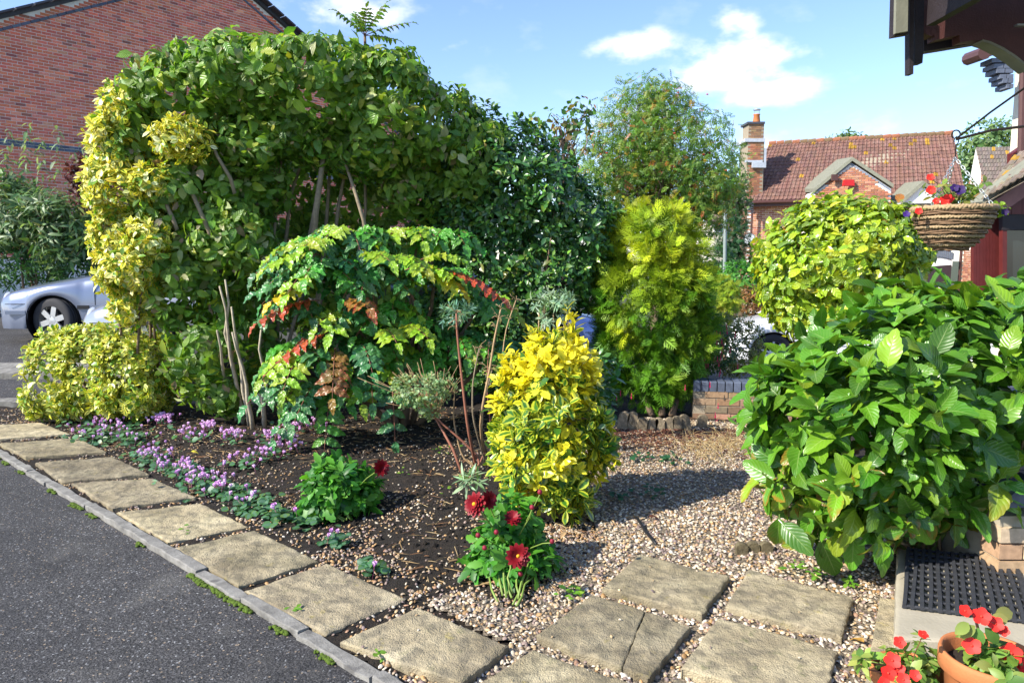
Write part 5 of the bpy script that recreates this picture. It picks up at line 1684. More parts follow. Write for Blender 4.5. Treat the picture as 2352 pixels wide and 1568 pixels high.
for (pts, r0) in (([(860, 640, 6.9), (835, 505, 6.6), (815, 440, 6.7), (795, 380, 6.8), (790, 290, 7.1)], .02), ([(715, 640, 7.0), (725, 490, 6.7), (735, 420, 6.75), (745, 340, 6.8), (740, 250, 7.1)], .032), ([(570, 560, 6.8), (530, 410, 6.35), (500, 360, 6.35), (475, 305, 6.4), (450, 230, 6.7)], .018), ([(520, 660, 6.7), (480, 530, 6.3), (440, 440, 6.35), (425, 380, 6.4), (410, 300, 6.7)], .022), ([(450, 640, 6.7), (400, 510, 6.3), (370, 440, 6.35), (340, 380, 6.6)], .022)):
    part('branch', MB().tube(bend(at(*pts[0]), at(*pts[-1]), 3) if len(pts) < 3 else [at(*p) for p in pts], np.linspace(r0, r0 * .6, max(3, len(pts)))[:max(3, len(pts))], 7), 'pale_bark', vib, True)
for (x0, y0, x1, y1) in ((545, 950, 520, 640), (560, 955, 505, 650), (582, 968, 540, 760), (575, 960, 530, 700), (608, 965, 600, 760), (530, 940, 500, 760)):
    part('stem', MB().tube(bend(gp(x0, y0 + 24, -.03), at(x1, y1, 6.0), 7, (0, 0, 0), .012, x0), np.linspace(.022, .008, 7), 8), 'young_bark', vib, True)
# ---- golden variegated euonymus that climbs the hedge's left side
et = [leaf_t(.52, .75, .6, 3, 3, .2, .2, seed=k) for k in range(4)]
YEL = [(.82, .70, .08, 1), (.86, .78, .22, .7), (.74, .66, .05, .8), (.20, .36, .03, 1), (.88, .84, .45, .6)]
ce, _, _ = shrub('variegated_euonymus', 'pale yellow variegated euonymus climbing the left flank of the tall hedge', 'shrub', gp(330, 960), [(321, 260, 6.7, 68, 80, .45), (306, 345, 6.7, 82, 90, .5), (316, 440, 6.65, 88, 90, .5), (304, 540, 6.6, 78, 80, .45), (316, 615, 6.5, 85, 75, .45), (416, 320, 6.3, 75, 48, .3), (366, 420, 6.4, 50, 45, .3), (266, 640, 6.45, 40, 40, .3), (346, 550, 6.4, 60, 60, .3), (306, 700, 6.5, 50, 50, .3)],
      2000, 6, .070, YEL, [.32, .24, .2, .15, .09], et, 'variegated_leaf', 411, .16, 300, .3, .15, holes=.5, el=(.0, .9), up=.3, grav=.1, trunk=(5, .018, 'bark'), twigs=60)
# ---- low clipped hedge of the same gold
shrub('low_hedge', 'low boxy yellow variegated hedge in front of the silver car', 'hedge', gp(220, 962), [(160, 855, 6.95, 70, 112, .45), (240, 850, 6.9, 85, 108, .45), (320, 855, 6.75, 75, 100, .4)],
      2300, 6, .058, [(.74, .68, .10, 1), (.80, .75, .26, .8), (.66, .62, .06, .9), (.20, .34, .03, 1), (.50, .56, .05, 1)], [.28, .2, .22, .18, .12], et, 'variegated_leaf', 421, .15, 300, .25, .08, holes=.75, boxy=.62, el=(.0, .9), up=.35, trunk=(7, .012, 'bark'), twigs=80)
# ---- dark glossy evergreen hedge
dt_ = [leaf_t(.46, .75, .7, 3, 3, .3, .25, seed=k) for k in range(4)]
DK = [(.042, .125, .03), (.06, .165, .034), (.09, .22, .036), (.032, .095, .03), (.17, .31, .04), (.18, .21, .05)]
dk, dP, dN = shrub('evergreen_hedge', 'dark glossy evergreen hedge between the tall viburnum and the golden conifer', 'hedge', gp(1200, 930), [(1090, 400, 7.6, 110, 150, .7), (1170, 440, 7.6, 125, 155, .8), (1250, 490, 7.6, 115, 145, .8), (1330, 540, 7.6, 95, 125, .7), (1150, 590, 7.5, 130, 130, .6), (1270, 620, 7.5, 125, 120, .6), (1060, 520, 7.6, 100, 120, .5), (1180, 720, 7.5, 110, 90, .4), (1060, 680, 7.6, 110, 120, .4), (1130, 830, 7.4, 90, 90, .35), (1000, 780, 7.5, 100, 100, .35)],
      4400, 5, .076, DK, [.28, .27, .17, .16, .09, .03], dt_, 'evergreen_leaf', 431, .2, 300, .32, .13, holes=.5, el=(.1, .9), up=.35, grav=.1, trunk=(9, .03, 'bark'), twigs=500)
# ---- golden conifer made of flat sprays
def spray_t(seed):
    r_ = np.random.default_rng(seed)
    sm = leaf_t(.40, .6, .5, 2, 2, 0., .1)
    items = [(sm, mat4((0, 0, 0), (0, 1, 0), (0, 0, 1), 1.0, .22))]
    for k in range(1, 7):
        for sg in (-1, 1):
            y = k * .13
            l = .42 * (1 - k * .11) + .08
            dz = r_.normal() * .12
            items.append((sm, mat4((0, y, -y * y * .1), (sg * .8, .75, dz), (0, 0, 1), l, l * .42)))
            if k < 4:
                items.append((sm, mat4((sg * l * .42, y + l * .3, -y * y * .1), (sg * .25, .9, dz), (0, 0, 1), l * .55, l * .3)))
    return merge_t(items)
spt = [spray_t(k) for k in range(4)]
CON = [(.22, .32, .015), (.12, .24, .012), (.32, .38, .02), (.07, .16, .012)]
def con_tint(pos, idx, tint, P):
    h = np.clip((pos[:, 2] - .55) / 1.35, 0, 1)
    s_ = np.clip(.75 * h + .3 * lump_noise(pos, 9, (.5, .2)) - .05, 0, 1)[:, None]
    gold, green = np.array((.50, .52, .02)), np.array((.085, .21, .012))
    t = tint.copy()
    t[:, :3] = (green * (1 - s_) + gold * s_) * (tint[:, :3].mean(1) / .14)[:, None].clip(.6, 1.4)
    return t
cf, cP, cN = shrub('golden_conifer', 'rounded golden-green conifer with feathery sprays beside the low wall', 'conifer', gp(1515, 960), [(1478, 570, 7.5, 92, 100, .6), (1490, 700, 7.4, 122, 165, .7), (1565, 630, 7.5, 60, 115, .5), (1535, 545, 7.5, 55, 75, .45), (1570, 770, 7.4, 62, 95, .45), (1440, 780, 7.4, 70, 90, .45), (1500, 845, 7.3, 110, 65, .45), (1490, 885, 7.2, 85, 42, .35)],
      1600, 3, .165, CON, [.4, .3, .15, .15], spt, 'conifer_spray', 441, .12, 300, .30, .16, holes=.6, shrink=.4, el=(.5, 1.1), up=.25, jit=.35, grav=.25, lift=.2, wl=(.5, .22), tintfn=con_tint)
for x0, x1 in ((1520, 1500), (1495, 1450), (1545, 1560)):
    part('trunk', MB().tube(bend(gp(1518, 955, -.03) + ((x0 - 1518) * .004, 0, 0), at(x1, 780, 7.4), 6, (0, 0, 0), .015, x0), np.linspace(.035, .02, 6), 8), 'bark', cf, True)
r_ = np.random.default_rng(45)      # a few feathery leaders that stick out of its top
for x, y in ((1440, 475), (1490, 460), (1540, 478), (1575, 510), (1595, 570), (1605, 650)):
    b_ = at(x, y + 45, 7.4)
    Pq = np.array([b_ + (0, 0, .045 * k) + r_.normal(size=3) * .02 for k in range(6)])
    pos, d, nn, LL, idx, _ = whorl(Pq, np.tile((0, -.2, 1.), (6, 1)), 3, .02, .11, (.4, 1.), .6, .3, seed=x)
    emit(cf, pos, d, nn, LL, np.tile((.44, .44, .03, 1), (len(pos), 1)), spt, 'conifer_spray', top=0, mass='leader')
# ---- camellia-like shrub, yellow-green and glossy
ct = [leaf_t(.55, .7, .75, 4, 3, .28, .3, wave=.08, seed=k) for k in range(4)]
CAM = [(.33, .44, .02), (.42, .50, .025), (.24, .36, .02), (.54, .54, .03), (.15, .26, .02), (.40, .16, .03)]
cm, _, _ = shrub('camellia', 'rounded glossy yellow-green camellia behind the hydrangea', 'shrub', gp(1910, 1030), [(1890, 590, 5.5, 135, 135, .6), (1960, 545, 5.5, 120, 98, .55), (1830, 630, 5.45, 88, 115, .45), (1865, 710, 5.4, 90, 75, .4), (2040, 600, 5.5, 75, 90, .4), (2085, 560, 5.5, 40, 75, .3)],
      1600, 5, .080, CAM, [.32, .17, .26, .06, .185, .004], ct, 'camellia_leaf', 451, .22, 300, .3, .13, holes=.6, el=(-.1, .7), up=.25, grav=.3, trunk=(6, .02, 'bark'), twigs=120)
# ---- hydrangea: big serrated leaves in tiers
ht = [leaf_t(.55, .62, .85, 12, 5, (.15, .3, .42, .25, .5)[k], (.25, .1, .35, .45, .2)[k], teeth=1, tooth=.035, wave=(.1, .05, .14, .2, .08)[k], seed=k, petiole=.12) for k in range(5)]
HY = [(.075, .205, .014, .0), (.10, .25, .016, .0), (.055, .155, .014, .0), (.17, .32, .018, .0), (.20, .30, .02, .7)]
hyb = gp(2120, 1262)
def hy_tint(pos, idx, tint, P):
    r_ = np.random.default_rng(8)
    low = pos[:, 2] < .62
    a = np.where(low & (r_.random(len(pos)) < .22), r_.uniform(.25, .8, len(pos)), 0)
    t = tint.copy()
    t[:, 3] = a
    top_ = s01((pos[:, 2] - 1.0) / .4)[:, None]
    t[:, :3] = t[:, :3] * (1 - .0 * top_)
    return t
hspec = [(2050, 900, 3.45, 205, 195, .5), (1940, 965, 3.4, 170, 170, .42), (2210, 870, 3.5, 170, 180, .5), (2320, 860, 3.55, 140, 170, .45), (2070, 1060, 3.4, 190, 130, .42), (1900, 1065, 3.35, 130, 120, .38), (2110, 790, 3.6, 140, 115, .42), (1950, 1150, 3.35, 100, 75, .3), (1825, 930, 3.4, 95, 75, .3), (2170, 1050, 3.5, 110, 110, .35)]
hy, hP, hN = shrub('hydrangea', 'large leafy hydrangea bush with big serrated green leaves beside the step', 'shrub', hyb, hspec, 420, 6, .134, HY, [.3, .3, .18, .17, .05], ht, 'hydrangea_leaf', 461, .22, 300, .55, .16, holes=.7, shrink=.12, opp=True, el=(.15, .95), up=.6, jit=.4, grav=.06, lift=.35, wl=(.5, .25), tintfn=hy_tint, wscale=1.0, vary=.26)
r_ = np.random.default_rng(46)
k = r_.choice(len(hP), 34, replace=False)
for i in k:
    b_ = hyb + np.array((r_.normal() * .13, r_.normal() * .1, -.03))
    part('stem', MB().tube(bend(b_, hP[i], 8, (0, 0, -.06), .012, int(i)), np.linspace(.009, .005, 8), 6), 'green_stem' if r_.random() < .6 else 'dry_stem', hy, True)
for (x, y, dd) in ((2150, 1190, 3.35), (2060, 1200, 3.3), (2020, 1170, 3.3), (2200, 1150, 3.4), (2125, 1210, 3.4), (1990, 1230, 3.3), (2250, 1090, 3.3)):
    part('stem', MB().tube(bend(hyb + (r_.normal() * .06, r_.normal() * .05, -.03), at(x, y - 60, dd), 6, (0, 0, 0), .01, x), np.linspace(.013, .009, 6), 6), 'dry_stem', hy, True)
# low skirt of older, browner leaves
sk = np.array([at(x, y, 3.25) for x, y in ((1790, 1180), (1830, 1110), (1880, 1230), (1930, 1190), (1990, 1190), (2110, 1120), (2190, 1110), (2080, 1110), (2160, 1040), (2000, 1090), (1850, 1020), (1900, 1150), (2040, 1160), (2150, 1090), (1960, 1215))])
pos, d, nn, LL, idx, _ = whorl(sk, np.tile((-.15, -1, .1), (len(sk), 1)), 2, .03, .15, (-.2, .3), .0, .5, grav=.9, lift=.2, seed=47)
nn = nn * .3 + np.array((-.25, -.9, .45))
tt_ = vary_tint(len(pos), HY, seed=48)
tt_[:, 3] = np.where(r_.random(len(pos)) < .35, r_.uniform(.25, .8, len(pos)), 0)
emit(hy, pos, d, nn, LL, tt_, ht, 'hydrangea_leaf', top=0, mass='older_leaves')

# ---- golden Japanese euonymus in the middle
gt = [leaf_t(.46, .85, .6, 4, 3, .22, .15, seed=k) for k in range(4)]
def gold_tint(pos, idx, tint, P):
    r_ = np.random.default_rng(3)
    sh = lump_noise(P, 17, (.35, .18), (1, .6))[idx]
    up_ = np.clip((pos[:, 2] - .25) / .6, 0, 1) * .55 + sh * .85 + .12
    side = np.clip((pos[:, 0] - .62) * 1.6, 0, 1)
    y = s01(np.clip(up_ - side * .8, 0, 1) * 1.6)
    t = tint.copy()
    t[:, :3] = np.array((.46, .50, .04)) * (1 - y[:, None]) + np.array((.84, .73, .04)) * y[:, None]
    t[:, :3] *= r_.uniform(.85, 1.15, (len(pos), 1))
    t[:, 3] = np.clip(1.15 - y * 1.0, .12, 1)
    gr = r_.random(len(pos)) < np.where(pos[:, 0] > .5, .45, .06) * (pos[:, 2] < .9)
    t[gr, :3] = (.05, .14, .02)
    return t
eub = gp(1262, 1190)
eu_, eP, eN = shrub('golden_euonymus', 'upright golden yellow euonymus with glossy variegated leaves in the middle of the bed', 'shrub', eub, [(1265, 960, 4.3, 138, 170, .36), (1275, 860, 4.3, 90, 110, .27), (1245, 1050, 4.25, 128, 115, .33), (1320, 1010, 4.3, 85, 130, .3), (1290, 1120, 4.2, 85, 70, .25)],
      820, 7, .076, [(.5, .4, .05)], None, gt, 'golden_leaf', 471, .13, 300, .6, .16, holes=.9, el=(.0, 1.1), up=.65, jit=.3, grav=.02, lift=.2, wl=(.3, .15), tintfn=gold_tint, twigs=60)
for i, (x, y, x1, y1) in enumerate(((1250, 1190, 1240, 1060), (1262, 1195, 1270, 1050), (1280, 1190, 1310, 1050), (1270, 1196, 1290, 1080))):
    part('trunk', MB().tube(bend(gp(x, y, -.04), at(x1, y1, 4.3), 6, (0, 0, 0), .012, i), np.linspace(.022, .014, 6), 7), 'bark', eu_, True)
P = np.array([at(x + r_.normal() * 3, y, 4.28) for x, y0, y1 in ((1300, 720, 830), (1215, 770, 850), (1318, 740, 820), (1160, 820, 880), (1355, 850, 900), (1235, 790, 850)) for y in np.arange(y0, y1, 16)])
pos, d, nn, LL, idx, _ = whorl(P, np.tile((0, -.1, 1.), (len(P), 1)), 4, .012, .068, (.7, 1.2), .8, .15, seed=473)
tt_ = np.tile((.66, .56, .035, .35), (len(pos), 1)) * np.append(np.ones(3), 1)
emit(eu_, pos, d, nn, LL, tt_, gt, 'golden_leaf', top=0, mass='leading_shoots')
P = np.array([at(1378 + r_.normal() * 10 + (k % 5) * 6, 830 + k * 5.2, 4.5) for k in range(26)])
pos, d, nn, LL, idx, _ = whorl(P, np.tile((.3, -.5, .8), (len(P), 1)), 5, .012, .072, (.1, 1.0), .6, .3, seed=474)
emit(eu_, pos, d, nn, LL, vary_tint(len(pos), [(.045, .15, .025, 0), (.06, .19, .03, 0)], seed=5), gt, 'golden_leaf', top=0, mass='reverted_shoots')

# ---- mahonia: fronds of spiny leaflets in rosettes
def holly_t(seed):
    r_ = np.random.default_rng(seed)
    u = np.array([.01, .12, .22, .27, .36, .42, .50, .56, .64, .70, .78, .86, .99])
    w = np.array([.02, .20, .19, .25, .20, .26, .19, .24, .16, .19, .10, .09, .005])
    v = np.array([-1, 0, 1.])
    X = w[:, None] * v
    Z = .35 * np.abs(X) - .3 * u[:, None] ** 2 + .05 * np.sin(u * 16 + r_.random() * 6)[:, None] * v ** 2
    V = np.stack([X, np.repeat(u[:, None], 3, 1), Z], -1).reshape(-1, 3)
    i = np.arange(len(u) - 1)[:, None] * 3
    j = np.arange(2)[None]
    F = np.stack([i + j, i + j + 1, i + 4 + j, i + 3 + j], -1).reshape(-1, 4)
    lf = np.zeros((len(V), 4))
    lf[:, 0] = np.tile(np.abs(v), len(u))
    lf[:, 1] = np.repeat(u, 3)
    return dict(V=V, F=F, lf=lf)
holly = [holly_t(k) for k in range(4)]
holly_me = []
for k, tp in enumerate(holly):
    me = MB().add(tp['V'], [tp['F']], lf=tp['lf']).mesh('leaflet', smooth=True)
    me.materials.append(MATS['mahonia_leaf'])
    holly_me.append(me)
BLUEG, GREEN, LIME, YELO, REDD = (.065, .215, .065, 0), (.09, .30, .035, 0), (.27, .42, .025, 0), (.56, .48, .02, 0), (.24, .13, .03, 1)
def frond(parent, p0, d0, L, pairs, col, seed, droop=.5, ll=.1, single=True, acc=None, side=None):
    r_ = np.random.default_rng(seed)
    t = np.linspace(0, 1, 9)
    d0 = unit(np.asarray(d0, float))
    P = p0 + d0 * (t * L)[:, None] + np.array((0, 0, -1)) * (droop * L * t ** 2)[:, None]
    tang = unit(np.gradient(P, axis=0))
    sd = unit(np.cross(tang, (0, 0, 1.) if abs(d0[2]) < .95 else (0, 1., 0)))
    nrm = np.cross(sd, tang)
    nrm = np.where(nrm[:, 2:3] < 0, -nrm, nrm)
    nrm = unit(nrm + np.array((-.1, -.55, .2)))
    b = np.array(parent.location)
    fr = part('frond', MB().tube(P, np.linspace(.004, .002, 9), 5), 'red_stem', parent, True)
    for k in range(pairs + 1):
        tk = .18 + .82 * k / pairs
        i = min(8, int(tk * 8))
        c = P[0] * 0 + np.array([np.interp(tk, t, P[:, e]) for e in range(3)])
        for sg in ((-1, 1) if k < pairs else (0,)):
            d = unit(sd[i] * sg * .95 + tang[i] * (.45 if sg else 1) + r_.normal(size=3) * .09 - nrm[i] * .12)
            n_ = nrm[i] + r_.normal(size=3) * .12
            l = ll * r_.uniform(.85, 1.15) * (1 - .25 * abs(tk - .55))
            cc = np.array(col) * np.append(r_.uniform(.8, 1.2, 3), 1)
            if col[3] > 0:
                cc[3] = np.clip(r_.uniform(-.2, 1.1) * tk + .05, 0, 1)
            M = mat4(c, d, n_, l)
            if single:
                o = bpy.data.objects.new('leaflet', holly_me[r_.integers(4)])
                COL.objects.link(o)
                o.parent = fr
                m = M.copy()
                m[:3, 3] -= b
                o.matrix_basis = Matrix(m.tolist())
                o.color = tuple(cc)
            else:
                tp = holly[r_.integers(4)]
                acc.add(tp['V'] @ M[:3, :3].T + M[:3, 3], [tp['F']], cc, tp['lf'])
mab = gp(925, 990)
mh = thing('mahonia', 'spreading mahonia with spiny blue-green leaflets, some turned yellow and red', 'shrub', (*mab[:2], -.03))
acc = MB()
ros = [((745, 620), 5.7, BLUEG, 12, .45), ((715, 570), 5.9, BLUEG, 8, .45), ((800, 545), 6.0, BLUEG, 11, .45), ((700, 830), 5.6, BLUEG, 10, .42), ((900, 720), 5.9, GREEN, 10, .4), ((940, 540), 6.3, GREEN, 10, .4), ((1030, 550), 6.4, GREEN, 9, .38), ((1100, 700), 6.2, BLUEG, 10, .4), ((850, 850), 5.8, BLUEG, 8, .36), ((1010, 640), 6.0, GREEN, 9, .4), ((685, 710), 5.8, BLUEG, 6, .36), ((1150, 800), 6.3, BLUEG, 8, .34),
       ((860, 620), 5.9, BLUEG, 11, .45), ((800, 730), 5.8, BLUEG, 10, .42), ((960, 820), 6.0, GREEN, 8, .38), ((1050, 780), 6.1, BLUEG, 9, .4), ((705, 640), 6.0, BLUEG, 6, .4), ((760, 780), 5.9, BLUEG, 10, .4), ((880, 800), 6.0, GREEN, 8, .36), ((700, 810), 5.7, BLUEG, 6, .4), ((730, 890), 5.7, BLUEG, 7, .34), ((800, 880), 5.8, BLUEG, 7, .34), ((685, 890), 5.8, BLUEG, 5, .3), ((680, 610), 6.0, BLUEG, 5, .36)]
sd_ = 500
cnt = 0
for (x, y), dd, col, n, L in ros:
    c = at(x, y, dd)
    for k in range(n):
        sd_ += 1
        rr = np.random.default_rng(sd_)
        a = -math.pi / 2 + (k - (n - 1) / 2) * (4.4 / n) + rr.normal() * .2
        d0 = (math.cos(a), math.sin(a) * .8, .62 + rr.normal() * .25)
        q = (GREEN if (col is BLUEG and rr.random() < .35) else col) if rr.random() > .2 else LIME
        s1 = cnt < 12 and d0[1] < -.3
        cnt += s1
        frond(mh, c, d0, L * rr.uniform(.8, 1.1), 5, q, sd_, .7, .15, s1, acc)
named = [((735, 585), (-.8, -.5, .2), LIME, .42, 6), ((760, 560), (-.3, -.8, .35), LIME, .36, 6), ((840, 590), (.5, -.6, .3), LIME, .40, 7), ((900, 590), (.7, -.6, .2), LIME, .40, 7), ((930, 620), (.95, -.3, .35), LIME, .45, 8), ((960, 600), (.9, -.2, .5), LIME, .40, 7),
         ((1010, 625), (.97, -.2, .05), REDD, .50, 7), ((960, 625), (.9, -.4, .1), YELO, .38, 7), ((735, 690), (-.9, -.4, .1), REDD, .48, 6), ((770, 760), (-.9, -.4, -.1), REDD, .50, 6), ((800, 690), (.6, -.6, .25), REDD, .28, 4), ((770, 800), (.1, -.6, -.2), REDD, .42, 6),
         ((740, 860), (-.2, -.6, -.2), BLUEG, .42, 6), ((690, 830), (-.5, -.6, -.1), BLUEG, .48, 6), ((830, 790), (.3, -.7, 0), BLUEG, .38, 5), ((880, 760), (.3, -.6, .2), LIME, .36, 5), ((930, 750), (.5, -.6, .2), LIME, .34, 5), ((720, 660), (-.8, -.6, .15), YELO, .34, 5), ((680, 650), (-.9, -.3, .2), BLUEG, .3, 5),
         ((900, 870), (.1, -.4, -.6), BLUEG, .36, 4), ((760, 900), (0, -.5, -.5), GREEN, .36, 5), ((700, 900), (-.4, -.5, -.4), BLUEG, .34, 5)]
for k, ((x, y), d0, col, L, pairs) in enumerate(named):
    c = at(x, y, 5.55 + .012 * abs(x - 800) ** .5)
    cc = (.52, .09, .03, 1) if col is REDD and k in (6,) else ((.36, .07, .03, 1) if col is REDD and k in (8, 9) else col)
    frond(mh, c, d0, L, pairs, cc, 700 + k, .45, .145, True)
part('leaflet_mass', acc, 'mahonia_leaf', mh, True, kind='stuff')
for i, (x, y, x1, y1, dd) in enumerate(((935, 985, 910, 760, 6.0), (925, 990, 1000, 660, 6.1), (945, 985, 1090, 720, 6.2), (930, 985, 760, 640, 5.9), (920, 985, 830, 570, 6.1), (930, 980, 960, 560, 6.3), (915, 990, 850, 880, 5.9), (925, 988, 700, 850, 5.7), (950, 985, 1130, 830, 6.2))):
    part('stem', MB().tube(bend(gp(x, y, -.04), at(x1, y1, dd), 7, (0, 0, .05), .02, i), np.linspace(.032, .014, 7), 8), 'bark', mh, True)
# its tall leader standing above the hedge
ml_ = thing('mahonia', 'bright green mahonia shoot standing above the top of the hedge', 'shrub', at(838, 95, 6.6) - (0, 0, .3))
c = at(838, 82, 6.6)
part('stem', MB().tube([c - (0, .0, .6), c - (0, 0, .3), c], [.02, .016, .012], 7), 'bark', ml_, True)
for k, (dx, dy, dz, L) in enumerate(((-.75, -.1, .75, .34), (.9, -.1, .32, .44), (.55, -.1, .85, .36), (-.35, .4, .9, .3), (.15, -.4, .75, .26), (-.1, -.7, .35, .24), (.85, .4, .1, .3))):
    frond(ml_, c, (dx, dy, dz), L, 7, (.13, .24, .025, 0), 760 + k, .12, .075, True)

# ---- spurges: dried stalks, a pale seed head, a tuft behind
eb = gp(1095, 1085)
sp = thing('dried_spurge', 'bare reddish dried spurge stalks leaning beside the golden euonymus', 'plant', (*eb[:2], -.03))
stalks = [([(1098, 1090), (1075, 990), (1062, 880), (1050, 770), (1048, 720)], .012, 'red_stem'), ([(1115, 1070), (1100, 970), (1125, 850), (1135, 780), (1150, 710)], .011, 'dry_stem'), ([(1120, 1080), (1085, 960), (1085, 880), (1100, 800)], .008, 'pale_bark'), ([(1060, 1120), (1110, 1060), (1060, 1010), (1000, 960), (975, 900)], .011, 'red_stem'), ([(1130, 1070), (1105, 1000), (1110, 930), (1130, 850)], .008, 'pale_bark'),
          ([(1140, 1075), (1160, 980), (1150, 860), (1160, 760), (1185, 690)], .007, 'dry_stem'), ([(1110, 1085), (1060, 1050), (1040, 960), (1045, 890)], .008, 'dry_stem'), ([(1090, 1090), (1130, 1000), (1118, 900), (1122, 800)], .007, 'red_stem')]
r_ = np.random.default_rng(51)
for i, (pts, rad, m_) in enumerate(stalks):
    W3 = [gp(*pts[0], -.03)] + [at(x, y, 4.75 + .05 * i) for x, y in pts[1:]]
    W3 = np.array(W3)
    tt = np.linspace(0, 1, len(W3))
    t2 = np.linspace(0, 1, 14)
    S_ = np.stack([np.interp(t2, tt, W3[:, e]) for e in range(3)], -1)
    S_[1:-1] = (S_[:-2] + S_[1:-1] * 2 + S_[2:]) / 4
    part('stalk', MB().tube(S_, np.linspace(rad, rad * .5, 14), 6), m_, sp, True)
    mb = MB()
    for k in range(16):
        a_ = r_.random() * 6.28
        q0 = S_[-1 - int(k // 6)]
        L_ = r_.uniform(.03, .09)
        q1 = q0 + np.array((math.cos(a_) * L_ * .8, math.sin(a_) * L_ * .6, L_ * r_.uniform(-.3, 1)))
        mb.tube(bend(q0, q1, 4, (0, 0, .012), .004, k), .0016, 4)
    part('dry_head', mb, 'dry_stem', sp, True)
def fine_plant(name, label, base, specs, count, per, L, cols, wts, wid, seed, mat='soft_leaf', top=120, cat='plant', **kw):
    tp = [leaf_t(wid, .75, .7, 3, 3, .2, .15, seed=k) for k in range(3)]
    return shrub(name, label, cat, base, specs, count, per, L, cols, wts, tp, mat, seed, top=top, **kw)
sh, _, _ = fine_plant('spurge', 'pale grey-green spurge seed head over dark stems in front of the mahonia', gp(1040, 1080), [(960, 900, 4.95, 68, 36, .2), (1010, 885, 5.0, 45, 28, .15), (985, 935, 4.95, 30, 25, .12)], 240, 6, .022, [(.26, .36, .16), (.32, .42, .20), (.20, .30, .14)], None, .7, 521, top=200, spacing=.3, wl=(.2, .1))
mb = MB()
for k in range(70):
    p = at(1000, 960, 4.97)
    q1 = at(960 + r_.normal() * 55, 880 + r_.normal() * 22 - 12, 4.95)
    mb.tube(bend(p, q1, 5, (0, 0, .02), .006, k), .0016, 4)
part('seed_stalks', mb, 'dry_stem', sh, True, kind='stuff')
part('stem', MB().tube([gp(1070, 1110, -.03), at(1040, 1030, 4.95), at(1000, 960, 4.97)], [.011, .010, .007], 6), 'red_stem', sh, True)
fine_plant('spurge', 'blue-green spurge tuft on a tall stalk beside the red mahonia leaves', gp(1080, 1060), [(1038, 722, 5.0, 40, 16, .1), (1060, 715, 5.0, 20, 14, .1)], 16, 14, .065, [(.18, .32, .24), (.22, .38, .28)], None, .16, 522, top=120, spacing=.05, el=(-.1, .9))
s2, _, _ = fine_plant('spurge', 'silvery leaved spurge rising behind the golden euonymus', gp(1270, 1020), [(1285, 690, 5.6, 38, 28, .2), (1235, 695, 5.6, 25, 16, .12), (1265, 740, 5.6, 40, 25, .15)], 48, 12, .06, [(.25, .36, .24), (.30, .42, .28)], None, .2, 523, top=150, spacing=.05, el=(-.1, .9))
for k in range(5):
    part('stem', MB().tube(bend(gp(1262 + 5 * k, 1020, -.03), at(1230 + 20 * k, 720, 5.6), 8, (0, 0, 0), .02, k), np.linspace(.008, .005, 8), 6), 'dry_stem', s2, True)
fine_plant('spurge', 'small silver-green spurge shoot at the foot of the golden euonymus', gp(1085, 1150), [(1085, 1105, 4.3, 26, 18, .08)], 7, 10, .085, [(.26, .38, .22), (.30, .44, .26)], None, .17, 524, top=80, spacing=.05, el=(.0, 1.0), up=.8)

# ---- dahlias
def lobed_t(seed):
    lt_ = leaf_t(.52, .7, .8, 6, 3, .2, .2, teeth=1, tooth=.14, seed=seed)
    return merge_t([(lt_, mat4((0, .35, 0), (0, 1, 0), (0, 0, 1), .65)), (lt_, mat4((0, .25, 0), (.8, .55, -.1), (0, 0, 1), .5)), (lt_, mat4((0, .25, 0), (-.8, .55, -.1), (0, 0, 1), .5)), (leaf_t(.05, .1, .1, 2, 3), mat4((0, 0, 0), (0, 1, 0), (0, 0, 1), .5))])
dlt = [lobed_t(k) for k in range(3)]
DAH = [(.05, .20, .022), (.075, .26, .026), (.04, .15, .025), (.11, .31, .03)]
d1, P1, _ = shrub('dahlia', 'low bushy green dahlia with one dark red bloom beside the cyclamen', 'flowering plant', gp(795, 1195), [(770, 1105, 4.25, 82, 62, .22), (810, 1130, 4.25, 75, 62, .22), (745, 1140, 4.2, 62, 45, .18)], 130, 4, .105, DAH, None, dlt, 'soft_leaf', 531, top=300, spacing=.15, opp=True, depth=.45, lump=.1, wl=(.2, .1), grav=.2, lift=.5, up=.5)
d2, P2, _ = shrub('dahlia', 'taller dahlia carrying several dark red blooms near the paving', 'flowering plant', gp(1175, 1375), [(1165, 1230, 3.45, 95, 75, .2), (1195, 1300, 3.4, 105, 75, .22), (1130, 1290, 3.4, 65, 80, .18), (1170, 1180, 3.5, 80, 50, .16)], 150, 4, .098, DAH, None, dlt, 'soft_leaf', 532, top=300, spacing=.15, opp=True, depth=.5, lump=.14, wl=(.2, .1), grav=.25, lift=.45, up=.35)
for dd, bb, PP in ((d1, gp(795, 1195, -.03), P1), (d2, gp(1175, 1375, -.03), P2)):
    for k in range(12):
        part('stem', MB().tube(bend(bb + (r_.normal() * .03, r_.normal() * .03, 0), PP[k * 7], 6, (0, 0, 0), .008, k), np.linspace(.006, .003, 6), 5), 'green_stem', dd, True)
DRED = (.20, .004, .010)
def bloom(par, x, y, d, rad, face, eye, layers=4, root=None, n=11, wid=.42):
    c = at(x, y, d)
    flower_part(par, c, n, rad * d / FPX, DRED, face, eye, 'bloom', int(x), .08, layers, wid)
    part('bloom_stalk', MB().tube(bend(root, c, 6, (0, 0, .01), .003, int(x)), .0035, 5), 'green_stem', par, True)
bloom(d1, 875, 1074, 4.05, 21, (.5, -.7, .3), None, 5, at(800, 1140, 4.25))
bloom(d2, 1093, 1158, 3.25, 31, (-.5, -.75, .4), (.7, .38, .02), 4, at(1165, 1270, 3.45))
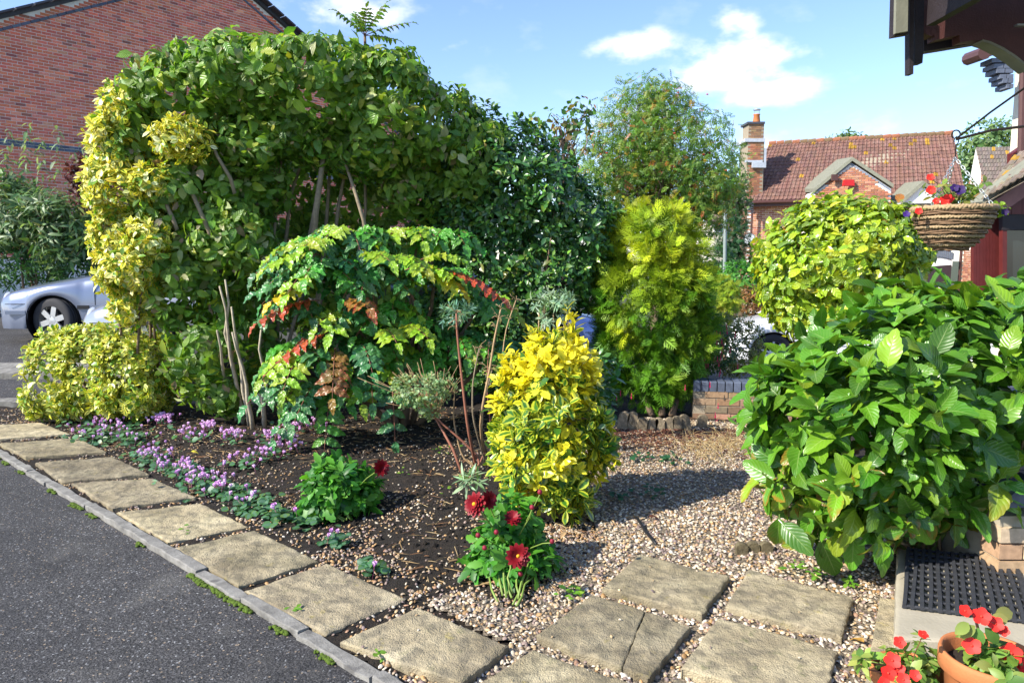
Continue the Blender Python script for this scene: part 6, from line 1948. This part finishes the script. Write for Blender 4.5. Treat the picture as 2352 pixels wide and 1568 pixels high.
bloom(d2, 1122, 1148, 3.32, 24, (.5, -.5, .3), None, 5, at(1165, 1270, 3.45))
bloom(d2, 1178, 1190, 3.3, 22, (.1, -.6, .8), None, 3, at(1165, 1270, 3.45))
bloom(d2, 1190, 1276, 3.05, 31, (.0, -.95, .35), (.75, .36, .02), 4, at(1180, 1320, 3.4), 12)
for (x, y) in ((1268, 1243), (1140, 1222), (1113, 1258), (1195, 1318), (1098, 1229), (1240, 1130), (1222, 1165)):
    c = at(x, y, 3.2)
    part('bud', MB().lathe([(0, -.012), (.010, -.006), (.012, .002), (.008, .011), (0, .014)], c, 8, (.22, .012, .03)), 'petal', d2, True)
    part('bloom_stalk', MB().tube(bend(at(1175, 1280, 3.45), c, 6, (0, 0, .01), .003, x), .0028, 5), 'green_stem', d2, True)

# ---- cyclamen: leafy mats with shuttlecock flowers
def cyc_me(seed):
    mb = MB()
    tp = leaf_t(.85, .8, .45, 4, 3, .15, -.35)
    for k in range(5):
        a = k * 1.2566 + seed
        d = np.array((math.cos(a) * .7, math.sin(a) * .7, 1))
        M = mat4((math.cos(a) * .12, math.sin(a) * .12, 0), d, (-math.cos(a), -math.sin(a), .4), 1.0)
        mb.add(tp['V'] @ M[:3, :3].T + M[:3, 3], [tp['F']], (1, 1, 1, 1), tp['lf'])
    mb.lathe([(.0, -.22), (.16, -.12), (.2, .02), (.12, .12)], (0, 0, 0), 8, (.55, .25, .5))
    mb.tube([(0, 0, -.1), (.06, .02, -1.2), (.02, 0, -3.2)], .035, 4, (.5, .3, .3))
    me = mb.mesh('flower', smooth=True)
    me.materials.append(MATS['petal'])
    return me
cyc_fl = [cyc_me(k * .4) for k in range(3)]
cyl = [leaf_t(.95, .35, .55, 5, 3, .1, .1, teeth=1, tooth=.05, seed=k) for k in range(3)]
CYC = [((250, 985), 90, 26, 16, 60), ((215, 1005), 60, 22, 8, 50), ((300, 1010), 60, 20, 7, 50), ((372, 980), 34, 12, 24, 10), ((445, 1015), 36, 12, 9, 12), ((478, 1000), 26, 10, 16, 8), ((535, 1022), 40, 12, 16, 10), ((350, 1055), 52, 22, 14, 40), ((410, 1085), 60, 26, 16, 60), ((460, 1110), 60, 24, 14, 60), ((520, 1135), 62, 24, 8, 60), ((580, 1165), 60, 26, 4, 60), ((625, 1025), 46, 16, 16, 10), ((690, 1000), 46, 14, 14, 12), ((610, 1060), 46, 14, 10, 10), ((735, 995), 30, 10, 7, 10), ((660, 1045), 40, 12, 12, 6), ((560, 1075), 40, 14, 6, 12), ((700, 1195), 40, 18, 1, 24), ((860, 1320), 34, 14, 1, 16), ((770, 1245), 30, 14, 2, 12), ((640, 1190), 40, 18, 2, 30)]
fs = [3, 5, 7]
names = ['leading patch by the low hedge', 'leafy patch at the left end of the slabs', 'patch behind the first slabs', 'dense pink clump under the viburnum', 'small pink clump on bare soil', 'bright pink clump at the viburnum stems', 'pink clump left of the mahonia', 'patch spilling over the third slab joint', 'patch overhanging the fourth slab', 'patch beside the fifth slab', 'leafy patch spreading to the sixth slab', 'mostly leafy patch near the green dahlia', 'pink clump below the mahonia leaves', 'pink clump at the mahonia foot', 'clump between the soil and the leafy patch', 'few blooms beside the drooping mahonia leaf', 'scattered pink blooms behind the green dahlia', 'loose group of blooms on dark soil', 'small leafy seedling left of the green dahlia foot', 'leafy tuft at the edge of the large slab', 'tuft with two blooms in the pebbles', 'leafy patch at the joint below the green dahlia']
for q, ((x, y), rx, ry, nf, nl) in enumerate(CYC):
    nf, nl = int(nf * 1.9), int(nl * 1.9)
    rr = np.random.default_rng(900 + q)
    c = gp(x, y, -.03)
    c[2] = float(soil_z(c[0], c[1]))
    t_ = thing('cyclamen', 'cyclamen: ' + names[q], 'flowering plant', c, 'cyclamen in the bed')
    t_['label'] = 'pink cyclamen, ' + names[q]
    pxs, pys = x + rr.normal(size=nl) * rx * .5, y + rr.normal(size=nl) * ry * .5
    P = np.array([gp(a, b, -.03) for a, b in zip(pxs, pys)])
    P[:, 2] = soil_z(P[:, 0], P[:, 1]) + rr.uniform(.012, .055, nl)
    P = P[kdist(P[:, 0], P[:, 1]) > .12]
    an = rr.random(len(P)) * 6.28
    d = np.stack([np.cos(an), np.sin(an), rr.normal(size=len(P)) * .2], -1)
    emit(t_, P, d, np.tile((0, -.35, 1.), (len(P), 1)) + rr.normal(size=(len(P), 3)) * .3, rr.uniform(.03, .055, len(P)), vary_tint(len(P), [(.035, .11, .045), (.05, .15, .05), (.07, .18, .06), (.10, .20, .05)], None, .15, q), cyl, 'cyclamen_leaf', top=40, seed=q)
    for k in range(nf):
        p = gp(x + rr.normal() * rx * .45, y + rr.normal() * ry * .45, -.03)
        s_ = rr.uniform(.019, .026)
        o = bpy.data.objects.new('flower', cyc_fl[rr.integers(3)])
        COL.objects.link(o)
        o.parent = t_
        hz = rr.uniform(.06, .085)
        o.location = (p[0] - c[0], p[1] - c[1], float(soil_z(p[0], p[1])) + hz - c[2])
        o.rotation_euler = (rr.normal() * .3, rr.normal() * .3, rr.random() * 6.28)
        o.scale = (s_, s_, hz / 3.3)
        w_ = rr.random()
        o.color = (.82 + .14 * w_, .44 + .24 * w_, .80 + .12 * w_, 1)
# small tufts in the gravel and joints
TUF = [((1470, 1060), 30, 18, 'dark leafy tuft in the shaded gravel'), ((1540, 1060), 34, 24, 'cyclamen leaves with a pale bloom far up the gravel path'), ((1420, 1145), 26, 14, 'tuft at the right foot of the golden euonymus'), ((1480, 1135), 40, 20, 'leaves in the euonymus shadow on the gravel'), ((1830, 1310), 24, 14, 'bright weed by the slab under the hydrangea'), ((1870, 1330), 22, 14, 'pale weed strip beside the right-hand slab'), ((1950, 1350), 22, 12, 'weed between slab and step'), ((1010, 1040), 40, 24, 'green seedlings in the straw behind the red dahlia'), ((930, 1090), 36, 20, 'light green seedlings right of the single red bloom'), ((1310, 1370), 30, 16, 'weed sprouts at the foot of the taller dahlia'), ((865, 1520), 12, 6, 'tiny weed growing beside the kerb'), ((680, 1415), 24, 6, 'weed in the joint between kerb and slab'), ((420, 1225), 30, 6, 'green growth in the joint near the fifth slab'), ((1000, 1135), 30, 12, 'low seedlings on open soil')]
for q, ((x, y), rx, nl, lab) in enumerate(TUF):
    rr = np.random.default_rng(960 + q)
    c = gp(x, y, -.03)
    t_ = thing('weed_tuft', lab, 'weed', c, 'weeds in the bed and gravel')
    P = np.array([gp(x + rr.normal() * rx * .5, y + rr.normal() * rx * .2, -.03) for _ in range(nl)])
    P[:, 2] = ground_z(P[:, 0], P[:, 1]) - .02 + rr.uniform(.005, .03, nl)
    an = rr.random(nl) * 6.28
    d = np.stack([np.cos(an), np.sin(an), rr.uniform(-.1, .6, nl)], -1)
    pal = [(.035, .12, .05)] if q < 4 else [(.12, .28, .03), (.18, .34, .04)]
    emit(t_, P, d, np.tile((0, -.3, 1.), (nl, 1)), rr.uniform(.02, .045, nl), vary_tint(nl, pal, None, .15, q), cyl if q < 4 else [leaf_t(.5, .7, .7, 3, 3, .2, .2)], 'soft_leaf', top=30, seed=q)
for k, (x, y, lab) in enumerate(((1490, 1190, 'brown curled fallen leaf lying on the gravel'), (1045, 1180, 'pale fallen leaf on the soil left of the taller dahlia'), (1300, 1225, 'dry tan leaf under the golden euonymus'), (437, 1040, 'yellow fallen leaf on the third slab'), (1985, 1480, 'ochre leaf on the gravel by the pot'), (620, 1010, 'pale leaf among the cyclamen blooms'))):
    c = gp(x, y, -.02 if k != 3 else .006)
    rr = np.random.default_rng(k)
    tp = leaf_t(.45, .7, .8, 6, 5, .5, .5, wave=.2, seed=k)
    M = mat4((0, 0, .01), (math.cos(k * 2.1), math.sin(k * 2.1), .15), (0, -.2, 1), .06)
    mb = MB().add(tp['V'] @ M[:3, :3].T + M[:3, 3] + c, [tp['F']], ((.10, .035, .02), (.40, .32, .2), (.42, .28, .14), (.6, .5, .05), (.36, .2, .04), (.5, .42, .25))[k], tp['lf'])
    tag(part('fallen_leaf', mb, 'litter', None, True, base=c), lab, 'leaf', 'fallen leaves')
# dead grass at the back of the path
dg = thing('dead_grass', 'wispy straw-coloured dead grass beside the low wall', 'grass', gp(1650, 1040, -.04))
mb = MB()
r_ = np.random.default_rng(66)
for k in range(260):
    p = gp(1655 + r_.normal() * 55, 1035 + r_.normal() * 17, -.04)
    q1 = p + np.array((r_.normal() * .10, r_.normal() * .06, r_.uniform(.03, .16)))
    mb.tube(bend(p, q1, 5, (r_.normal() * .02, 0, .03), .003, k), [.0014, .0013, .0012, .001, .0006], 3)
part('blades', mb, plain('straw', (.50, .37, .17), .8, var=.3).m, dg, kind='stuff')

# ---- fuchsia and a small-leaved bush behind the wall
sm = [leaf_t(.5, .7, .8, 3, 3, .2, .2, seed=k) for k in range(3)]
shrub('small_leaved_bush', 'pale small-leaved bush behind the low wall and fuchsia', 'shrub', at(1690, 860, 8.3), [(1685, 790, 8.3, 62, 72, .45), (1660, 760, 8.3, 40, 40, .3)], 620, 6, .034, [(.22, .23, .06), (.30, .28, .10), (.13, .17, .035)], None, sm, 'soft_leaf', 541, top=300, spacing=.3, twigs=40)
fu, fP, _ = shrub('fuchsia', 'dark fuchsia bush hung with crimson flowers behind the low wall', 'shrub', at(1625, 880, 7.5), [(1635, 800, 7.5, 55, 60, .3), (1600, 820, 7.5, 40, 45, .3), (1530, 910, 7.2, 50, 40, .25)], 460, 5, .04, [(.04, .10, .025), (.06, .14, .03), (.035, .08, .03)], None, sm, 'soft_leaf', 542, top=300, spacing=.3, trunk=(6, .008, 'bark'))
fm = MB()
tp = leaf_t(.3, .7, .7, 3, 3, .2, .2)
for k in range(4):
    M = mat4((0, 0, 0), (math.cos(k * 1.57) * .5, math.sin(k * 1.57) * .5, -.9), (math.cos(k * 1.57), math.sin(k * 1.57), .3), 1)
    fm.add(tp['V'] @ M[:3, :3].T + M[:3, 3], [tp['F']], (1, 1, 1, 1), tp['lf'])
fm.tube([(0, 0, .9), (0, 0, .3), (0, 0, -.1)], [.08, .13, .13], 6).tube([(0, 0, 0), (.05, 0, -1.5)], .03, 4)
fme = fm.mesh('flower', smooth=True)
fme.materials.append(MATS['petal'])
for k in range(42):
    x, y = (1625 + r_.normal() * 32, 800 + r_.normal() * 45) if k < 34 else ((1495 + r_.normal() * 60, 905 + r_.normal() * 12) if k < 38 else (1640 + r_.normal() * 12, 930 + r_.normal() * 25))
    p = at(x, y, 7.15 if y < 870 else 6.8)
    o = bpy.data.objects.new('flower', fme)
    COL.objects.link(o)
    o.parent = fu
    o.location = tuple(p - np.array(fu.location))
    o.scale = (.024, .024, .03)
    o.color = (.55, .02, .10, 1)

# ---- background greenery
bl = [leaf_t(.24, .6, .8, 3, 3, .2, .35, seed=k) for k in range(3)]
bu, bP, _ = shrub('buddleia', 'straggly grey-green buddleia in front of the red brick house', 'shrub', at(80, 700, 13.2), [(60, 510, 13.2, 110, 90, .8), (150, 520, 13.0, 75, 95, .7), (20, 450, 13.3, 50, 70, .5)], 420, 7, .20, [(.13, .22, .09), (.18, .27, .12), (.08, .16, .05), (.24, .30, .16)], None, bl, 'soft_leaf', 551, top=300, spacing=.2, depth=.6, lump=.2, grav=.35, jit=.5, trunk=(10, .03, 'bark'), twigs=140, wl=(.9, .4))
P = np.array([at(x + r_.normal() * 5, y, 13.) for x, y0, y1 in ((130, 300, 420), (60, 290, 400), (180, 340, 430), (20, 300, 380), (95, 330, 420)) for y in np.arange(y0, y1, 14)])
pos, d, nn, LL, idx, _ = whorl(P, np.tile((0, 0, 1.), (len(P), 1)), 4, .03, .17, (-.2, .5), .4, .4, grav=.4, seed=61)
emit(bu, pos, d, nn, LL, vary_tint(len(pos), [(.18, .27, .13), (.24, .32, .18)], seed=3), bl, 'soft_leaf', top=0, mass='flowering_shoots')
shrub('laurel_bank', 'deep green leafy bank behind the silver car', 'shrub', at(110, 760, 13.6), [(40, 590, 13.4, 130, 70, .8), (190, 590, 13.4, 110, 80, .8), (300, 560, 13.6, 110, 110, .8), (-60, 560, 13.4, 90, 90, .8)], 1000, 6, .13, [(.04, .12, .035), (.06, .16, .05), (.09, .20, .06)], None, bl, 'soft_leaf', 552, top=300, spacing=.2, depth=.5, lump=.12, grav=.3, twigs=90, wl=(.9, .4))
shrub('purple_bush', 'small purple-leaved bush beside the yellow euonymus flank', 'shrub', at(215, 640, 13.2), [(212, 420, 12.7, 42, 58, .4)], 200, 6, .09, [(.09, .025, .03), (.13, .04, .04), (.06, .02, .025)], None, sm, 'soft_leaf', 553, top=150, twigs=40, trunk=(3, .03, 'bark'))

def tree(name, label, base, specs, count, per, L, cols, wts, tmpl, seed, trunk_r=.12, top=300, depth=.85, branches=26, lump=.14, mat='soft_leaf', grav=.2, wl=(1.1, .5), away=.6):
    b = np.array((base[0], base[1], float(ground_z(base[0], base[1])) - .1))
    t_ = thing(name, label, 'tree', b)
    C, R = blob_world(specs)
    P, N = blob_shoots(C, R, count, depth, lump, 1., away, seed, wl, keep=.35)
    pos, d, nn, LL, idx, ax_ = whorl(P, N, per, L * .25, L, (-.3, .7), .2, .5, False, grav, .3, seed)
    crown_tint = vary_tint(len(pos), cols, wts, .16, seed)
    emit(t_, pos, d, nn, LL, crown_tint, tmpl, mat, top=top, seed=seed, mass='crown')
    rr = np.random.default_rng(seed)
    cen = C.mean(0)
    part('trunk', MB().tube(bend(b, cen, 9, (0, 0, 0), .04, seed), np.linspace(trunk_r, trunk_r * .35, 9), 9), 'bark', t_, True)
    k = rr.choice(len(P), branches, replace=False)
    mb = MB()
    for i in k:
        s_ = b * (1 - .6) + cen * .6 if rr.random() < .6 else b * .3 + cen * .7
        Q = bend(s_, s_ * .1 + P[i] * .9, 8, (0, 0, .1 * rr.normal()), .05, int(i))
        mb.tube(Q, np.linspace(trunk_r * .3, .008, 8), 5)
        for j in range(4):
            q0 = Q[3 + j]
            mb.tube(bend(q0, q0 + (Q[-1] - Q[0]) * .16 + rr.normal(size=3) * .2, 5, (0, 0, 0), .03, j), np.linspace(.014, .005, 5), 4)
    part('limbs', mb, 'bark', t_, True)
    return t_, C, R
def pinnate_t(seed, n=4, L=.36, w=.4):
    lt_ = leaf_t(w, .7, .8, 2, 2, 0., .2)
    it = [(lt_, mat4((0, .85, -.12), (0, 1, -.3), (0, 0, 1), L))]
    for k in range(n):
        y = .2 + k * .2
        for sg in (-1, 1):
            it.append((lt_, mat4((0, y, -.15 * y * y), (sg * .9, .4, -.2), (0, 0, 1), L)))
    return merge_t(it)
pin = [pinnate_t(k) for k in range(3)]
ROW = [(.11, .22, .03), (.15, .27, .035), (.22, .30, .04), (.38, .27, .04), (.45, .15, .04), (.08, .19, .03)]
rowan, RC, RR_ = tree('rowan_tree', 'rowan tree turning orange and red behind the golden conifer', (3.3, 16.5), [(1500, 325, 16.5, 145, 125, 1.2), (1575, 400, 16.5, 130, 130, 1.2), (1425, 400, 16.5, 115, 115, 1.1), (1620, 460, 16.3, 75, 85, .9), (1500, 235, 16.5, 80, 62, .7)],
     2600, 3, .18, ROW, [.32, .28, .18, .06, .03, .13], pin, 561, trunk_r=.13, branches=60, depth=.9)
bm = MB()
for k in range(10):
    a_ = r_.normal(size=3) * .14
    bm.lathe([(0, -.12), (.1, -.06), (.12, 0), (.1, .06), (0, .12)], a_ * (1, 1, .6), 6)
bme = bm.mesh('berry_cluster', smooth=True)
bme.materials.append(MATS['petal'])
bP, _ = blob_shoots(RC, RR_, 30, .2, .1, 1., .0, 77, keep=.5)
for p in bP:
    o = bpy.data.objects.new('berry_cluster', bme)
    COL.objects.link(o)
    o.parent = rowan
    o.location = tuple(p - np.array(rowan.location))
    o.scale = (.09,) * 3
    o.color = (.55, .05, .02, 1)
tree('sycamore_tree', 'thin-topped young tree rising behind the dark hedge', (1.0, 14.5), [(1300, 300, 14.5, 75, 55, .7), (1330, 270, 14.5, 32, 42, .4), (1235, 290, 14.5, 35, 40, .4)], 60, 4, .13, [(.06, .15, .03), (.09, .19, .04), (.22, .20, .06), (.26, .17, .07)], [.4, .3, .2, .1], [leaf_t(.7, .6, .7, 3, 3, .2, .2, seed=k) for k in range(2)], 562, .08, top=200, branches=14)
tree('birch_tree', 'soft green birch crown showing between rowan and chimney', (8.0, 25), [(1670, 420, 25, 40, 60, .9), (1690, 470, 25, 30, 40, .8)], 420, 5, .14, [(.10, .19, .06), (.16, .23, .08)], None, sm, 563, .1, top=80, branches=14)
tree('birch_tree', 'feathery birch crown above the grey-tiled roof at right', (28, 42), [(2255, 350, 42, 45, 60, 1.6), (2300, 310, 42, 30, 30, 1.2), (2220, 380, 42, 30, 50, 1.4)], 520, 5, .28, [(.12, .21, .08), (.18, .27, .10)], None, sm, 564, .15, top=120, branches=16, wl=(2., 1.))
tree('ash_tree', 'distant treetop just showing over the brown roof ridge', (25, 52), [(1950, 328, 52, 30, 16, 1.5), (1930, 320, 52, 18, 12, 1.)], 130, 5, .3, [(.12, .20, .08), (.16, .23, .09)], None, sm, 565, .15, top=40, branches=6, wl=(2., 1.))
cy2, _, _ = shrub('dark_conifer', 'dark green conifer standing behind the lamp post', 'conifer', at(1690, 700, 23), [(1690, 560, 23, 26, 70, .5), (1668, 590, 23, 22, 50, .5), (1700, 525, 23, 14, 40, .4)], 240, 4, .22, [(.02, .075, .03), (.03, .10, .035)], None, spt, 'conifer_spray', 571, top=120, trunk=(2, .06, 'bark'), wl=(.8, .4))
shrub('green_bush', 'bright green leafy bush below the lamp post', 'shrub', at(1690, 760, 15), [(1695, 645, 15, 45, 42, .6), (1655, 670, 15, 35, 40, .5)], 420, 5, .09, [(.06, .21, .03), (.09, .27, .04)], None, sm, 'soft_leaf', 572, top=200)
shrub('yellow_conifer', 'small feathery yellow conifer right of the large golden conifer', 'conifer', at(1665, 790, 11), [(1660, 690, 11, 36, 55, .35), (1650, 740, 11, 30, 50, .3)], 330, 3, .13, [(.22, .32, .02), (.32, .38, .03)], None, spt, 'conifer_spray', 573, top=120, trunk=(2, .03, 'bark'))
shrub('russet_bush', 'small russet leaved bush between yellow conifer and camellia', 'shrub', at(1715, 760, 13), [(1722, 690, 13, 28, 32, .4)], 170, 5, .07, [(.20, .09, .035), (.26, .13, .04), (.12, .10, .03)], None, sm, 'soft_leaf', 574, top=80)
# far belt of trees that closes the gaps under the hedges
shrub('privet_hedge', 'dim green hedge filling the gap behind blue car and conifer', 'hedge', at(1400, 800, 20), [(1000, 600, 21, 170, 70, 1.), (1250, 590, 21, 200, 70, 1.), (1480, 590, 21, 150, 80, 1.), (1620, 620, 21, 60, 50, 1.), (1780, 640, 22, 90, 60, 1.)], 850, 6, .17, [(.045, .12, .03), (.07, .16, .04)], None, sm, 'soft_leaf', 575, top=150, boxy=.7, wl=(1.2, .6))
